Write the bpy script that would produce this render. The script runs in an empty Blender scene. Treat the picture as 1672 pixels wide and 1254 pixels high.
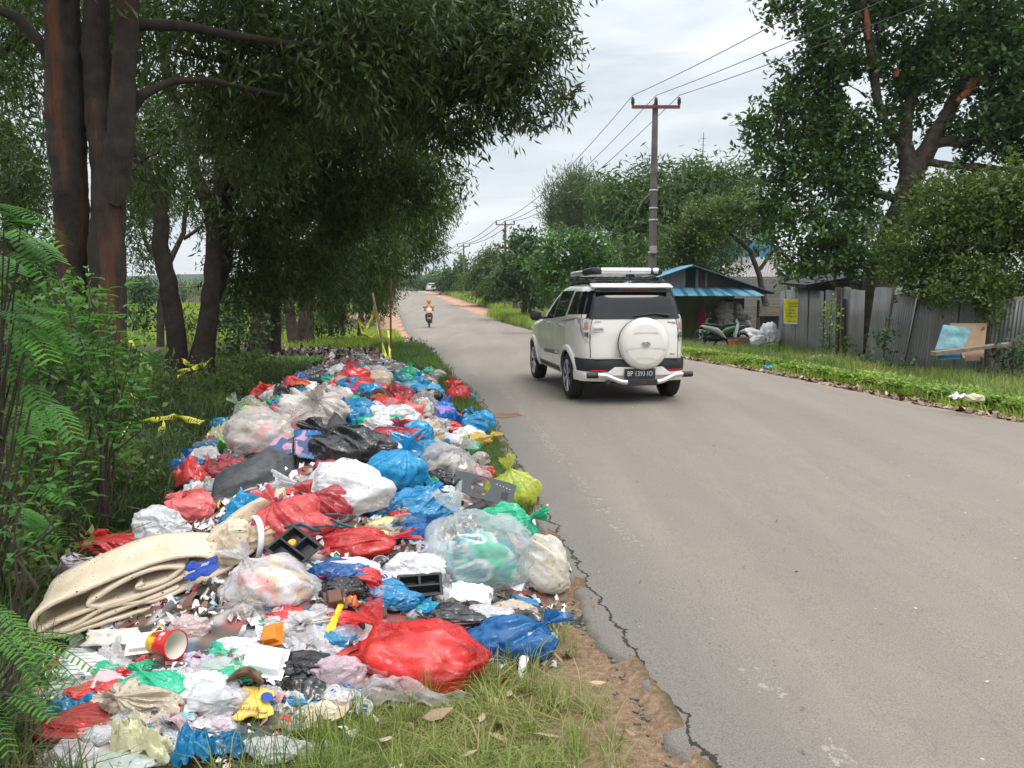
import bpy, bmesh, math, random
import numpy as np
from mathutils import Vector, Matrix, Euler
random.seed(7)
C = bpy.context.scene.collection
SC = bpy.context.scene
R = math.radians
# ---------------------------------------------------------------- camera
CAMH = 1.6; PITCH = R(6.55); FPX = 1350.0
cam = bpy.data.objects.new('camera', bpy.data.cameras.new('camera')); C.objects.link(cam)
cam.location = (0, 0, CAMH); cam.rotation_euler = (R(90) - PITCH, 0, 0)
cam.data.sensor_width = 36; cam.data.lens = 36 * FPX / 1672
cam.data.clip_start = 0.05; cam.data.clip_end = 3000
SC.camera = cam
# ---------------------------------------------------------------- world: thin overcast over a Nishita sky
w = bpy.data.worlds.new('World'); SC.world = w; w.use_nodes = True
nt = w.node_tree; nt.nodes.clear(); N = nt.nodes.new; L = nt.links.new
out = N('ShaderNodeOutputWorld'); bg = N('ShaderNodeBackground'); bg.inputs[1].default_value = 0.10
sky = N('ShaderNodeTexSky'); sky.sky_type = 'NISHITA'; sky.sun_disc = False
sky.sun_elevation = R(60); sky.sun_rotation = R(140); sky.dust_density = 3; sky.air_density = 1.0
tc = N('ShaderNodeTexCoord'); sep = N('ShaderNodeSeparateXYZ'); L(tc.outputs['Generated'], sep.inputs[0])
mp = N('ShaderNodeMapping'); mp.inputs['Scale'].default_value = (1.5, 1.5, 6.5); mp.inputs['Location'].default_value = (3.1, .4, .2)
L(tc.outputs['Generated'], mp.inputs[0])
nz = N('ShaderNodeTexNoise'); nz.inputs['Scale'].default_value = 2.3; nz.inputs['Detail'].default_value = 7; nz.inputs['Roughness'].default_value = .55
nz.inputs['Distortion'].default_value = .4
L(mp.outputs[0], nz.inputs['Vector'])
cr = N('ShaderNodeValToRGB'); e = cr.color_ramp.elements
e[0].position = .33; e[0].color = (4.9, 5.45, 5.95, 1); e[1].position = .64; e[1].color = (7.9, 8.05, 8.1, 1)
L(nz.outputs['Fac'], cr.inputs[0])
mr = N('ShaderNodeMapRange'); mr.inputs[1].default_value = .25; mr.inputs[2].default_value = .9; mr.inputs[3].default_value = 1.0; mr.inputs[4].default_value = 2.9
L(sep.outputs['Z'], mr.inputs[0])
vm = N('ShaderNodeVectorMath'); vm.operation = 'SCALE'; L(cr.outputs[0], vm.inputs[0]); L(mr.outputs[0], vm.inputs['Scale'])
mx = N('ShaderNodeMixRGB'); mx.inputs[0].default_value = .88; L(sky.outputs[0], mx.inputs[1]); L(vm.outputs[0], mx.inputs[2])
L(mx.outputs[0], bg.inputs[0]); L(bg.outputs[0], out.inputs[0])
sun = bpy.data.objects.new('sun', bpy.data.lights.new('sun', 'SUN')); C.objects.link(sun)
sun.data.energy = 1.2; sun.data.angle = R(22); sun.data.color = (1, .95, .88)
sun.rotation_euler = Vector((math.sin(R(140)) * .5, math.cos(R(140)) * .5, math.sin(R(60)))).to_track_quat('Z', 'Y').to_euler()
SC.view_settings.view_transform = 'Standard'; SC.view_settings.look = 'None'; SC.view_settings.gamma = 1
SC.view_settings.exposure = 0.48
SC.cycles.max_bounces = 5; SC.cycles.transparent_max_bounces = 10; SC.cycles.diffuse_bounces = 3; SC.cycles.glossy_bounces = 2
SC.cycles.transmission_bounces = 4; SC.cycles.caustics_reflective = False; SC.cycles.caustics_refractive = False
# ---------------------------------------------------------------- terrain and pixel helpers
def sm(a, b, t):
    t = np.clip((t - a) / (b - a), 0, 1); return t * t * (3 - 2 * t)
def Ty(y): return -0.8 * sm(12, 50, y) + 2.0 * sm(50, 183, y) - 5 * sm(190, 420, y)
def ray(px, py):
    a = (px - 836) / FPX; b = -(py - 627) / FPX
    return a, math.cos(PITCH) + b * math.sin(PITCH), -math.sin(PITCH) + b * math.cos(PITCH)
def at(px, py, Y):
    dx, dy, dz = ray(px, py); t = Y / dy
    return Vector((t * dx, Y, CAMH + t * dz))
def march(px, py, fn, t0=.5):
    dx, dy, dz = ray(px, py)
    t = np.concatenate([np.arange(t0, 30, .02), np.arange(30, 400, .2)])
    z = CAMH + t * dz; s = fn(t * dx, t * dy)
    k = np.argmax(z < s)
    if not (z < s).any(): k = -1
    return Vector((t[k] * dx, t[k] * dy, s[k]))
T0 = lambda x, y: Ty(y)
LP = [(1130,1254),(1065,1150),(1000,1050),(950,975),(925,930),(870,830),(800,690),(770,640),(718,600),(692,570),(665,545),(654,520),(646,500),(640,476)]
RP = [(1672,690),(1500,660),(1300,618),(1130,588),(870,540),(810,524),(760,505),(725,490),(690,477)]
LW = [march(a, b, T0) for a, b in LP]; RW = [march(a, b, T0) for a, b in RP]
EDY_L = np.array([-10] + [p.y for p in LW] + [300, 500]); EDX_L = np.array([1.6] + [p.x for p in LW] + [LW[-1].x - 22, LW[-1].x - 60])
EDY_R = np.array([-10, 3] + [p.y for p in RW] + [300, 500]); EDX_R = np.array([9.5, 7.7] + [p.x for p in RW] + [RW[-1].x - 24, RW[-1].x - 60])
def xl(y): return np.interp(y, EDY_L, EDX_L)
def xr(y): return np.interp(y, EDY_R, EDX_R)
def T(x, y):
    x = np.asarray(x, float); y = np.asarray(y, float)
    return Ty(y) - .42 * sm(.4, 4.5, x - xr(y)) * (1 - sm(24, 36, y)) - .035 * ((x < xl(y)) | (x > xr(y)))
def gnd(px, py): return march(px, py, T)
# ---------------------------------------------------------------- noise
def _h(i, j, k, s):
    n = (i * 374761393 + j * 668265263 + k * 1274126177 + s * 974634777) & 0xffffffff
    n = ((n ^ (n >> 13)) * 1274126177) & 0xffffffff
    n = n ^ (n >> 16)
    return (n & 0xffff) / 65535.0
def vn(p, s=0):
    p = np.asarray(p, float); i = np.floor(p).astype(np.int64); f = p - i; f = f * f * (3 - 2 * f)
    r = 0
    for a in (0, 1):
        for b in (0, 1):
            for c in (0, 1):
                wt = (f[..., 0] if a else 1 - f[..., 0]) * (f[..., 1] if b else 1 - f[..., 1]) * (f[..., 2] if c else 1 - f[..., 2])
                r = r + wt * _h(i[..., 0] + a, i[..., 1] + b, i[..., 2] + c, s)
    return r
def fbm(p, s=0, o=3):
    r = 0; a = .5
    for k in range(o): r = r + a * vn(p * 2 ** k, s + k * 17); a *= .5
    return r / (1 - .5 ** o)
def rdg(p, s=0, o=3):
    r = 0; a = .5
    for k in range(o): r = r + a * (1 - np.abs(2 * vn(p * 2 ** k, s + k * 31) - 1)) ** 2; a *= .5
    return r / (1 - .5 ** o)
# ---------------------------------------------------------------- object helpers
def link(name, me, mat=None, parent=None, smooth=False):
    o = bpy.data.objects.new(name, me); C.objects.link(o)
    if mat is not None:
        if not me.materials:
            for m in (mat if isinstance(mat, (list, tuple)) else [mat]): me.materials.append(m)
    if parent: o.parent = parent
    if smooth: me.polygons.foreach_set('use_smooth', np.ones(len(me.polygons), bool))
    return o
def tag(o, label=None, cat=None, group=None, kind=None):
    if label: o['label'] = label
    if cat: o['category'] = cat
    if group: o['group'] = group
    if kind: o['kind'] = kind
    return o
def empty(name, loc, label, cat, rz=0, group=None):
    o = bpy.data.objects.new(name, None); C.objects.link(o); o.location = loc; o.rotation_euler = (0, 0, rz)
    o.empty_display_size = .1
    return tag(o, label, cat, group)
def mesh_np(name, V, F):
    """V (n,3), F (m,k) constant arity"""
    V = np.asarray(V, np.float32); F = np.asarray(F, np.int32); me = bpy.data.meshes.new(name)
    me.vertices.add(len(V)); me.vertices.foreach_set('co', V.ravel())
    k = F.shape[1]; me.loops.add(F.size); me.loops.foreach_set('vertex_index', F.ravel())
    me.polygons.add(len(F)); me.polygons.foreach_set('loop_start', np.arange(0, F.size, k, dtype=np.int32))
    me.update(calc_edges=True); return me
def fattr(me, name, a):
    at_ = me.attributes.new(name, 'FLOAT', 'POINT'); at_.data.foreach_set('value', np.asarray(a, np.float32).ravel())
def cattr(me, name, a):
    at_ = me.attributes.new(name, 'FLOAT_COLOR', 'POINT'); a = np.asarray(a, np.float32)
    if a.shape[1] == 3: a = np.concatenate([a, np.ones((len(a), 1), np.float32)], 1)
    at_.data.foreach_set('color', a.ravel())
def gridF(nu, nv, wrap=False):
    i = np.arange(nu - (0 if wrap else 1)); j = np.arange(nv - 1); I, J = np.meshgrid(i, j, indexing='ij')
    I2 = (I + 1) % nu
    return np.stack([I * nv + J, I2 * nv + J, I2 * nv + J + 1, I * nv + J + 1], -1).reshape(-1, 4)
class MB:
    def __init__(s): s.v = []; s.f = []
    def add(s, v, f):
        n = len(s.v); s.v += [tuple(p) for p in v]; s.f += [tuple(i + n for i in q) for q in f]; return s
    def box(s, c, d, rot=None, bev=0):
        x, y, z = d[0] / 2, d[1] / 2, d[2] / 2
        v = [Vector(p) for p in [(-x,-y,-z),(x,-y,-z),(x,y,-z),(-x,y,-z),(-x,-y,z),(x,-y,z),(x,y,z),(-x,y,z)]]
        if rot is not None:
            m = rot if isinstance(rot, Matrix) else Euler(rot).to_matrix()
            v = [m @ p for p in v]
        v = [p + Vector(c) for p in v]
        return s.add(v, [(0,3,2,1),(4,5,6,7),(0,1,5,4),(1,2,6,5),(2,3,7,6),(3,0,4,7)])
    def tube(s, pts, r, n=8, cap=True):
        pts = [Vector(p) for p in pts]; m = len(pts); rs = r if isinstance(r, (list, tuple, np.ndarray)) else [r] * m
        V = []; u = None
        for i, p in enumerate(pts):
            d = (pts[min(i + 1, m - 1)] - pts[max(i - 1, 0)])
            if d.length < 1e-9: d = Vector((0, 0, 1))
            d.normalize()
            if u is None: u = d.orthogonal().normalized()
            else: u = (u - d * u.dot(d)); u = u.normalized() if u.length > 1e-6 else d.orthogonal().normalized()
            w_ = d.cross(u)
            for k in range(n):
                a = 2 * math.pi * k / n; V.append(p + (u * math.cos(a) + w_ * math.sin(a)) * rs[i])
        F = [(i * n + k, i * n + (k + 1) % n, (i + 1) * n + (k + 1) % n, (i + 1) * n + k) for i in range(m - 1) for k in range(n)]
        if cap: F += [tuple(range(n))[::-1], tuple((m - 1) * n + k for k in range(n))]
        return s.add(V, F)
    def lathe(s, prof, n=24, M=None):
        V = []
        for r, z in prof:
            for k in range(n):
                a = 2 * math.pi * k / n; V.append(Vector((r * math.cos(a), r * math.sin(a), z)))
        if M: V = [M @ p for p in V]
        m = len(prof)
        F = [(i * n + k, i * n + (k + 1) % n, (i + 1) * n + (k + 1) % n, (i + 1) * n + k) for i in range(m - 1) for k in range(n)]
        return s.add(V, F)
    def grid(s, fn, nu, nv, flip=False):
        V = [fn(i / (nu - 1), j / (nv - 1)) for i in range(nu) for j in range(nv)]
        F = gridF(nu, nv).tolist()
        if flip: F = [f[::-1] for f in F]
        return s.add(V, F)
    def prism(s, poly, a, b):
        """poly: list of Vectors a-plane; extruded by vector b"""
        n = len(poly); V = [Vector(p) for p in poly] + [Vector(p) + Vector(b) for p in poly]
        return s.add(V, [tuple(range(n))[::-1], tuple(range(n, 2 * n))] + [(i, (i + 1) % n, (i + 1) % n + n, i + n) for i in range(n)])
    def build(s, name, mat, parent=None, smooth=False, bevel=0):
        me = bpy.data.meshes.new(name); me.from_pydata([tuple(p) for p in s.v], [], s.f); me.update()
        if bevel:
            bm = bmesh.new(); bm.from_mesh(me)
            bmesh.ops.bevel(bm, geom=[e for e in bm.edges if len(e.link_faces) == 2 and e.calc_face_angle() > .6], offset=bevel, segments=2, affect='EDGES', profile=.6)
            bm.to_mesh(me); bm.free()
        o = link(name, me, mat, parent, smooth)
        if smooth:
            try: me.set_sharp_from_angle(angle=R(38))
            except Exception: pass
        return o
def text_mesh(name, s, size, mat, parent, loc, rot, ext=.002, align='CENTER', sx=1):
    cu = bpy.data.curves.new(name, 'FONT'); cu.body = s; cu.size = size; cu.extrude = ext; cu.align_x = align; cu.align_y = 'CENTER'; cu.resolution_u = 2
    t = bpy.data.objects.new(name, cu); C.objects.link(t)
    me = bpy.data.meshes.new_from_object(t.evaluated_get(bpy.context.evaluated_depsgraph_get()))
    bpy.data.objects.remove(t); bpy.data.curves.remove(cu)
    o = link(name, me, mat, parent); o.location = loc; o.rotation_euler = rot; o.scale = (sx, 1, 1); return o
# ---------------------------------------------------------------- materials
def new_mat(name):
    m = bpy.data.materials.new(name); m.use_nodes = True; t = m.node_tree; t.nodes.clear()
    return m, t, t.nodes.new, t.links.new
def nnoise(N, L, scale, detail=3, vec=None, rough=.55, dist=0, typ=None):
    n = N('ShaderNodeTexNoise'); n.inputs['Scale'].default_value = scale; n.inputs['Detail'].default_value = detail
    n.inputs['Roughness'].default_value = rough; n.inputs['Distortion'].default_value = dist
    if typ: n.noise_type = typ
    if vec is not None: L(vec, n.inputs['Vector'])
    return n.outputs['Fac']
def nramp(N, L, fac, stops):
    r = N('ShaderNodeValToRGB'); el = r.color_ramp.elements
    while len(el) < len(stops): el.new(.5)
    for k, (p, c) in enumerate(stops):
        el[k].position = p; el[k].color = (*c, 1) if len(c) == 3 else c
    L(fac, r.inputs[0]); return r.outputs[0]
def nmix(N, L, fac, a, b, mode='MIX'):
    m = N('ShaderNodeMixRGB'); m.blend_type = mode
    for i, v in ((0, fac), (1, a), (2, b)):
        if isinstance(v, (int, float)): m.inputs[i].default_value = v if i == 0 else (v, v, v, 1)
        elif isinstance(v, tuple): m.inputs[i].default_value = (*v, 1)
        else: L(v, m.inputs[i])
    return m.outputs[0]
def nmath(N, L, op, a, b=0, clamp=False):
    m = N('ShaderNodeMath'); m.operation = op; m.use_clamp = clamp
    for i, v in ((0, a), (1, b)):
        if isinstance(v, (int, float)): m.inputs[i].default_value = v
        else: L(v, m.inputs[i])
    return m.outputs[0]
def nbump(N, L, h, strength, dist):
    b = N('ShaderNodeBump'); b.inputs['Strength'].default_value = strength; b.inputs['Distance'].default_value = dist
    L(h, b.inputs['Height']); return b.outputs[0]
def simple(name, col, rough=.6, metal=0, var=.15, scale=6, bump=.0, bscale=40, spec=.4, coat=0):
    m, t, N, L = new_mat(name); o = N('ShaderNodeOutputMaterial'); p = N('ShaderNodeBsdfPrincipled'); tc = N('ShaderNodeTexCoord')
    n = nnoise(N, L, scale, 4, tc.outputs['Object'])
    c = nramp(N, L, n, [(.3, tuple(x * (1 - var) for x in col)), (.7, tuple(min(1, x * (1 + var)) for x in col))])
    L(c, p.inputs['Base Color']); p.inputs['Roughness'].default_value = rough; p.inputs['Metallic'].default_value = metal
    p.inputs['Specular IOR Level'].default_value = spec; p.inputs['Coat Weight'].default_value = coat; p.inputs['Coat Roughness'].default_value = .05
    if bump: L(nbump(N, L, nnoise(N, L, bscale, 4, tc.outputs['Object']), bump, .01), p.inputs['Normal'])
    L(p.outputs[0], o.inputs[0]); return m
def leaf_mat(name, ca, cb, tr=.35, rough=.45, cc=None):
    m, t, N, L = new_mat(name); o = N('ShaderNodeOutputMaterial'); p = N('ShaderNodeBsdfPrincipled')
    a = N('ShaderNodeAttribute'); a.attribute_name = 'var'
    st = [(.0, ca), (.8, cb)] + ([(.97, cc)] if cc else [])
    c = nramp(N, L, a.outputs['Fac'], st); L(c, p.inputs['Base Color']); p.inputs['Roughness'].default_value = rough
    p.inputs['Specular IOR Level'].default_value = .35
    tl = N('ShaderNodeBsdfTranslucent'); L(nmix(N, L, 1, c, (1.0, 1.25, .55), 'MULTIPLY'), tl.inputs[0])
    mx = N('ShaderNodeMixShader'); mx.inputs[0].default_value = tr; L(p.outputs[0], mx.inputs[1]); L(tl.outputs[0], mx.inputs[2])
    L(mx.outputs[0], o.inputs[0]); return m
_pl = {}
def plastic(col, alpha=1.0, tr=.25, rough=.17, wr=1.0, key=''):
    k = (tuple(round(c, 3) for c in col), alpha, tr, rough, wr, key)
    if k in _pl: return _pl[k]
    m, t, N, L = new_mat('plastic_film'); o = N('ShaderNodeOutputMaterial'); p = N('ShaderNodeBsdfPrincipled'); tc = N('ShaderNodeTexCoord')
    OC = tc.outputs['Object']
    n = nnoise(N, L, 9, 4, OC)
    c = nramp(N, L, n, [(.25, tuple(x * .8 for x in col)), (.65, tuple(min(.92, x * 1.05) for x in col))])
    dn = nnoise(N, L, 38, 3, OC); dm = nramp(N, L, dn, [(.62, (0, 0, 0)), (.70, (1, 1, 1))])
    c = nmix(N, L, nmath(N, L, 'MULTIPLY', dm, .6), c, (.10, .075, .05)); ds = nramp(N, L, nnoise(N, L, 5, 5, OC, .6), [(.52, (0, 0, 0)), (.74, (1, 1, 1))]); c = nmix(N, L, nmath(N, L, 'MULTIPLY', ds, .20), c, (.17, .12, .08))
    L(c, p.inputs['Base Color']); p.inputs['Roughness'].default_value = rough; p.inputs['Specular IOR Level'].default_value = .75
    b1 = nnoise(N, L, 10, 4, OC, .55, 1.6, 'RIDGED_MULTIFRACTAL'); b2 = nnoise(N, L, 34, 3, OC, .5, 1.2, 'RIDGED_MULTIFRACTAL')
    hsum = nmath(N, L, 'ADD', nmath(N, L, 'MULTIPLY', b1, 1.0), nmath(N, L, 'MULTIPLY', b2, .4))
    nb = nbump(N, L, hsum, .60 * wr, .014); L(nb, p.inputs['Normal'])
    tl = N('ShaderNodeBsdfTranslucent'); L(c, tl.inputs[0]); L(nb, tl.inputs['Normal'])
    mx = N('ShaderNodeMixShader'); mx.inputs[0].default_value = tr; L(p.outputs[0], mx.inputs[1]); L(tl.outputs[0], mx.inputs[2]); res = mx.outputs[0]
    if alpha < 1:
        tp = N('ShaderNodeBsdfTransparent'); tp.inputs[0].default_value = (*[.6 + .4 * min(1, x / max(col)) for x in col], 1)
        an = nramp(N, L, b1, [(.2, (alpha * .8,) * 3), (1.0, (min(1, alpha * 1.35),) * 3)])
        m2 = N('ShaderNodeMixShader'); L(an, m2.inputs[0]); L(tp.outputs[0], m2.inputs[1]); L(res, m2.inputs[2]); res = m2.outputs[0]
    L(res, o.inputs[0]); _pl[k] = m; return m
def vcol_mat(name, rough=.6, wr=0, emis=0):
    m, t, N, L = new_mat(name); o = N('ShaderNodeOutputMaterial'); p = N('ShaderNodeBsdfPrincipled')
    a = N('ShaderNodeAttribute'); a.attribute_name = 'col'; L(a.outputs['Color'], p.inputs['Base Color']); p.inputs['Roughness'].default_value = rough
    L(p.outputs[0], o.inputs[0]); return m
# ================================================================ PILE FOOTPRINT
PO = [(60,1300),(300,1262),(480,1200),(640,1165),(775,1110),(905,1075),(925,970),(885,880),(868,822),(790,745),(795,700),(745,660),(725,615),(640,596),(560,592),(470,612),(415,640),(340,700),(270,770),(270,800),(215,850),(120,905),(85,985),(60,1080),(40,1180)]
PW = [march(a, b, T0) for a, b in PO]
pp = np.array([(p.x, p.y) for p in PW])
def poly_sd(x, y, P):
    """signed distance, positive inside"""
    x = np.asarray(x, float); y = np.asarray(y, float); d = np.full(x.shape, 1e9); ins = np.zeros(x.shape, bool)
    n = len(P)
    for i in range(n):
        ax, ay = P[i]; bx, by = P[(i + 1) % n]
        ex, ey = bx - ax, by - ay; t = np.clip(((x - ax) * ex + (y - ay) * ey) / (ex * ex + ey * ey), 0, 1)
        d = np.minimum(d, np.hypot(x - ax - t * ex, y - ay - t * ey))
        c = ((ay > y) != (by > y)) & (x < (bx - ax) * (y - ay) / (by - ay + 1e-12) + ax); ins ^= c
    return np.where(ins, d, -d)
def mound(x, y):
    d = poly_sd(x, y, pp)
    q = np.stack([x * 2.1, y * 2.1, np.zeros_like(x)], -1)
    return sm(-.02, .75, d) * (.17 + .13 * fbm(q, 5, 3)) + .15 * sm(.5, 1.3, d) - .01
def S(x, y):
    x = np.asarray(x, float); y = np.asarray(y, float); return T(x, y) + np.maximum(mound(x, y), 0)
# ================================================================ GROUND
def axis(vals):
    a = []
    for lo, hi, st in vals: a += list(np.arange(lo, hi, st))
    return np.array(a)
gx = axis([(-600,-100,50),(-100,-30,6),(-30,-6,.8),(-6,-3,.2),(-3,1.6,.055),(1.6,4,.25),(4,12,.14),(12,30,.8),(30,100,6),(100,601,50)])
gy = axis([(-30,-1,3),(-1,2,.4),(2,6,.055),(6,14,.14),(14,30,.3),(30,60,1),(60,200,3),(200,700,12)])
X, Y = np.meshgrid(gx, gy, indexing='ij')
xf, yf = X.ravel(), Y.ravel()
zf = T(xf, yf)
nn = fbm(np.stack([xf * 1.3, yf * 1.3, 0 * xf], -1), 3, 4) - .5
nf = fbm(np.stack([xf * 9, yf * 9, 0 * xf], -1), 9, 3) - .5
offroad = np.maximum(xl(yf) - xf, xf - xr(yf))
amp = sm(.15, .9, offroad)
zf = zf + amp * nn * np.where(yf < 60, .07, .3) + nf * .020 * sm(.12, .4, offroad) * (yf < 8)
inroad = sm(.05, .4, -offroad); zf = zf - inroad * .06
dL = xl(yf) - xf; dR = xf - xr(yf)
soil = sm(-.1, .0, dL) * (1 - sm(.30, .75, dL + nn * .5)) * (1 - sm(5.2, 7.5, yf)) + sm(-.1, .0, dL) * (1 - sm(.1, .35, dL)) * (1 - sm(20, 24, yf)) * .7
red = ((sm(-.3, .0, dR) * (1 - sm(1.4 , 3.2, dR + nn * 2))) * sm(58, 80, yf) + sm(-.3, 0, dL) * (1 - sm(.5, 2.0, dL + nn)) * sm(24, 32, yf))
red = np.maximum(red, sm(-6.5, -1, -np.hypot((yf - 72) * .9, 0)) * sm(-.3, .3, dL) * (1 - sm(14, 20, dL)))
litter = sm(-.1, .0, dR) * (1 - sm(.25, .6, dR + nn * .7)) * (1 - sm(34, 42, yf))
dump = sm(-.3, .5, poly_sd(xf, yf, np.array([(p.x, p.y) for p in [gnd(470, 604), gnd(660, 606), gnd(672, 560), gnd(620, 546), gnd(410, 556)]])) + nn)
me = mesh_np('ground', np.stack([xf, yf, zf], -1), gridF(len(gx), len(gy)))
cattr(me, 'msk', np.stack([np.clip(soil, 0, 1), np.clip(red, 0, 1), np.clip(litter + dump, 0, 1)], -1))
m, t, N, L = new_mat('soil_and_turf'); o = N('ShaderNodeOutputMaterial'); p = N('ShaderNodeBsdfPrincipled'); tc = N('ShaderNodeTexCoord')
at_ = N('ShaderNodeAttribute'); at_.attribute_name = 'msk'; sp = N('ShaderNodeSeparateColor'); L(at_.outputs['Color'], sp.inputs[0])
OC = tc.outputs['Object']
n1 = nnoise(N, L, 1.6, 6, OC); n2 = nnoise(N, L, 30, 5, OC); n3 = nnoise(N, L, 150, 3, OC)
turf = nramp(N, L, n1, [(.3, (.036, .034, .018)), (.55, (.060, .062, .026)), (.75, (.10, .075, .045))])
soilc = nramp(N, L, n2, [(.25, (.115, .070, .042)), (.5, (.205, .130, .083)), (.75, (.31, .215, .145))])
soilc = nmix(N, L, nramp(N, L, n3, [(.6, (0, 0, 0)), (.68, (.8, .8, .8))]), soilc, (.42, .33, .24))
redc = nramp(N, L, n2, [(.3, (.36, .20, .13)), (.7, (.50, .31, .21))])
litc = nramp(N, L, nnoise(N, L, 45, 5, OC), [(.3, (.045, .026, .014)), (.5, (.13, .075, .045)), (.72, (.26, .17, .11))])
c = nmix(N, L, sp.outputs[2], turf, litc); c = nmix(N, L, sp.outputs[1], c, redc); c = nmix(N, L, sp.outputs[0], c, soilc)
L(c, p.inputs['Base Color']); p.inputs['Roughness'].default_value = .95; p.inputs['Specular IOR Level'].default_value = .15
L(nbump(N, L, nmath(N, L, 'ADD', n2, nmath(N, L, 'MULTIPLY', n3, .4)), .8, .02), p.inputs['Normal']); L(p.outputs[0], o.inputs[0])
tag(link('ground', me, m, smooth=True), kind='structure')
# ================================================================ ROAD
vy = axis([(-6,1,.5),(1,10,.035),(10,25,.15),(25,60,.8),(60,200,2),(200,400,10)])
un = np.array([0,.012,.03,.06,.1,.16,.25,.4,.6,.9,1.3,2,3,4,5,5.6]) / 5.6
YY, UU = np.meshgrid(vy, un, indexing='ij'); yv = YY.ravel(); uu = UU.ravel()
jag = (fbm(np.stack([yv * 5, 0 * yv, 0 * yv], -1), 21, 4) - .5) * .16 + (fbm(np.stack([yv * 22, 0 * yv, 0 * yv], -1), 22, 2) - .5) * .03
a0 = xl(yv) + jag * (yv < 25) - .02; b0 = xr(yv) + (fbm(np.stack([yv * 3, 0 * yv, 0 * yv], -1), 23, 3) - .5) * .3
xv = a0 + (b0 - a0) * uu
zv = Ty(yv) + .05 * np.sin(uu * math.pi) * 1.0 - .012 * (1 - sm(0, .012, uu)) - .03 * (uu == 0)
cs = 1 / np.sqrt(1 + np.gradient(xl(vy), vy) ** 2); cs = np.repeat(cs, len(un))
me = mesh_np('road', np.stack([xv, yv, zv], -1), gridF(len(vy), len(un))[:, ::-1])
fattr(me, 'ul', (xv - xl(yv)) * cs); fattr(me, 'ur', (xr(yv) - xv) * cs)
m, t, N, L = new_mat('worn_asphalt'); o = N('ShaderNodeOutputMaterial'); p = N('ShaderNodeBsdfPrincipled'); tc = N('ShaderNodeTexCoord'); OC = tc.outputs['Object']
ua = N('ShaderNodeAttribute'); ua.attribute_name = 'ul'; U = ua.outputs['Fac']; ub = N('ShaderNodeAttribute'); ub.attribute_name = 'ur'; UR = ub.outputs['Fac']
mpp = N('ShaderNodeMapping'); mpp.inputs['Scale'].default_value = (1.6, .16, 1); L(OC, mpp.inputs[0])
big = nnoise(N, L, .8, 5, mpp.outputs[0]); mid = nnoise(N, L, 5, 6, OC); fine = nnoise(N, L, 140, 4, OC, .7); g2 = nnoise(N, L, 420, 2, OC)
base = nramp(N, L, big, [(.3, (.205, .178, .150)), (.52, (.240, .208, .176)), (.75, (.285, .248, .210))])
base = nmix(N, L, nmath(N, L, 'MULTIPLY', mid, .35), base, (.170, .145, .122))
base = nmix(N, L, .65, base, nramp(N, L, fine, [(.25, (.10, .09, .08)), (.5, (.5, .5, .5)), (.8, (.88, .86, .82))]), 'OVERLAY')
base = nmix(N, L, nramp(N, L, g2, [(.64, (0, 0, 0)), (.72, (.5, .5, .5))]), base, (.42, .38, .33))
edge = nmath(N, L, 'ADD', U, nmath(N, L, 'MULTIPLY', nmath(N, L, 'SUBTRACT', mid, .5), .5))
grey = nramp(N, L, edge, [(.25, (.62, .62, .62)), (.75, (0, 0, 0))])
base = nmix(N, L, grey, base, nramp(N, L, fine, [(.3, (.085, .08, .074)), (.6, (.175, .165, .152)), (.85, (.29, .275, .25))]))
st_n = nramp(N, L, nnoise(N, L, 1.1, 6, OC, .6, 1.2), [(.56, (0, 0, 0)), (.70, (.30, .30, .30))]); base = nmix(N, L, st_n, base, (.175, .150, .126))
crk = nmath(N, L, 'LESS_THAN', nmath(N, L, 'ABSOLUTE', nmath(N, L, 'SUBTRACT', nnoise(N, L, .9, 7, mpp.outputs[0], .62), .5)), .0012); base = nmix(N, L, nmath(N, L, 'MULTIPLY', crk, .22), base, (.06, .055, .05))
# worn white edge line
ln = nmath(N, L, 'MULTIPLY', nmath(N, L, 'GREATER_THAN', edge, .46), nmath(N, L, 'LESS_THAN', edge, .60))
ln2 = nmath(N, L, 'MULTIPLY', nmath(N, L, 'GREATER_THAN', U, .44), nmath(N, L, 'LESS_THAN', U, .55))
wear = nmath(N, L, 'MULTIPLY', nmath(N, L, 'GREATER_THAN', nnoise(N, L, 26, 6, OC, .7), .575), nmath(N, L, 'GREATER_THAN', nnoise(N, L, 1.7, 3, OC), .50))
base = nmix(N, L, nmath(N, L, 'MULTIPLY', nmath(N, L, 'MULTIPLY', ln2, wear), .26), base, (.60, .58, .54))
# pits and stones
vo = N('ShaderNodeTexVoronoi'); vo.inputs['Scale'].default_value = 7; L(OC, vo.inputs['Vector'])
pit = nmath(N, L, 'LESS_THAN', vo.outputs['Distance'], nmath(N, L, 'MULTIPLY', mid, .11))
vo2 = N('ShaderNodeTexVoronoi'); vo2.inputs['Scale'].default_value = 4.3; L(OC, vo2.inputs['Vector'])
flk = nmath(N, L, 'LESS_THAN', vo2.outputs['Distance'], nmath(N, L, 'MULTIPLY', nnoise(N, L, 3, 2, OC), .055))
base = nmix(N, L, nmath(N, L, 'MULTIPLY', pit, .55), base, (.07, .062, .055)); base = nmix(N, L, nmath(N, L, 'MULTIPLY', flk, .8), base, (.55, .51, .44))
# soil washed over the right margin
dust = nramp(N, L, nmath(N, L, 'ADD', UR, nmath(N, L, 'MULTIPLY', nmath(N, L, 'SUBTRACT', mid, .5), .8)), [(.0, (.8, .8, .8)), (.3, (0, 0, 0))])
base = nmix(N, L, dust, base, (.30, .215, .155))
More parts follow.
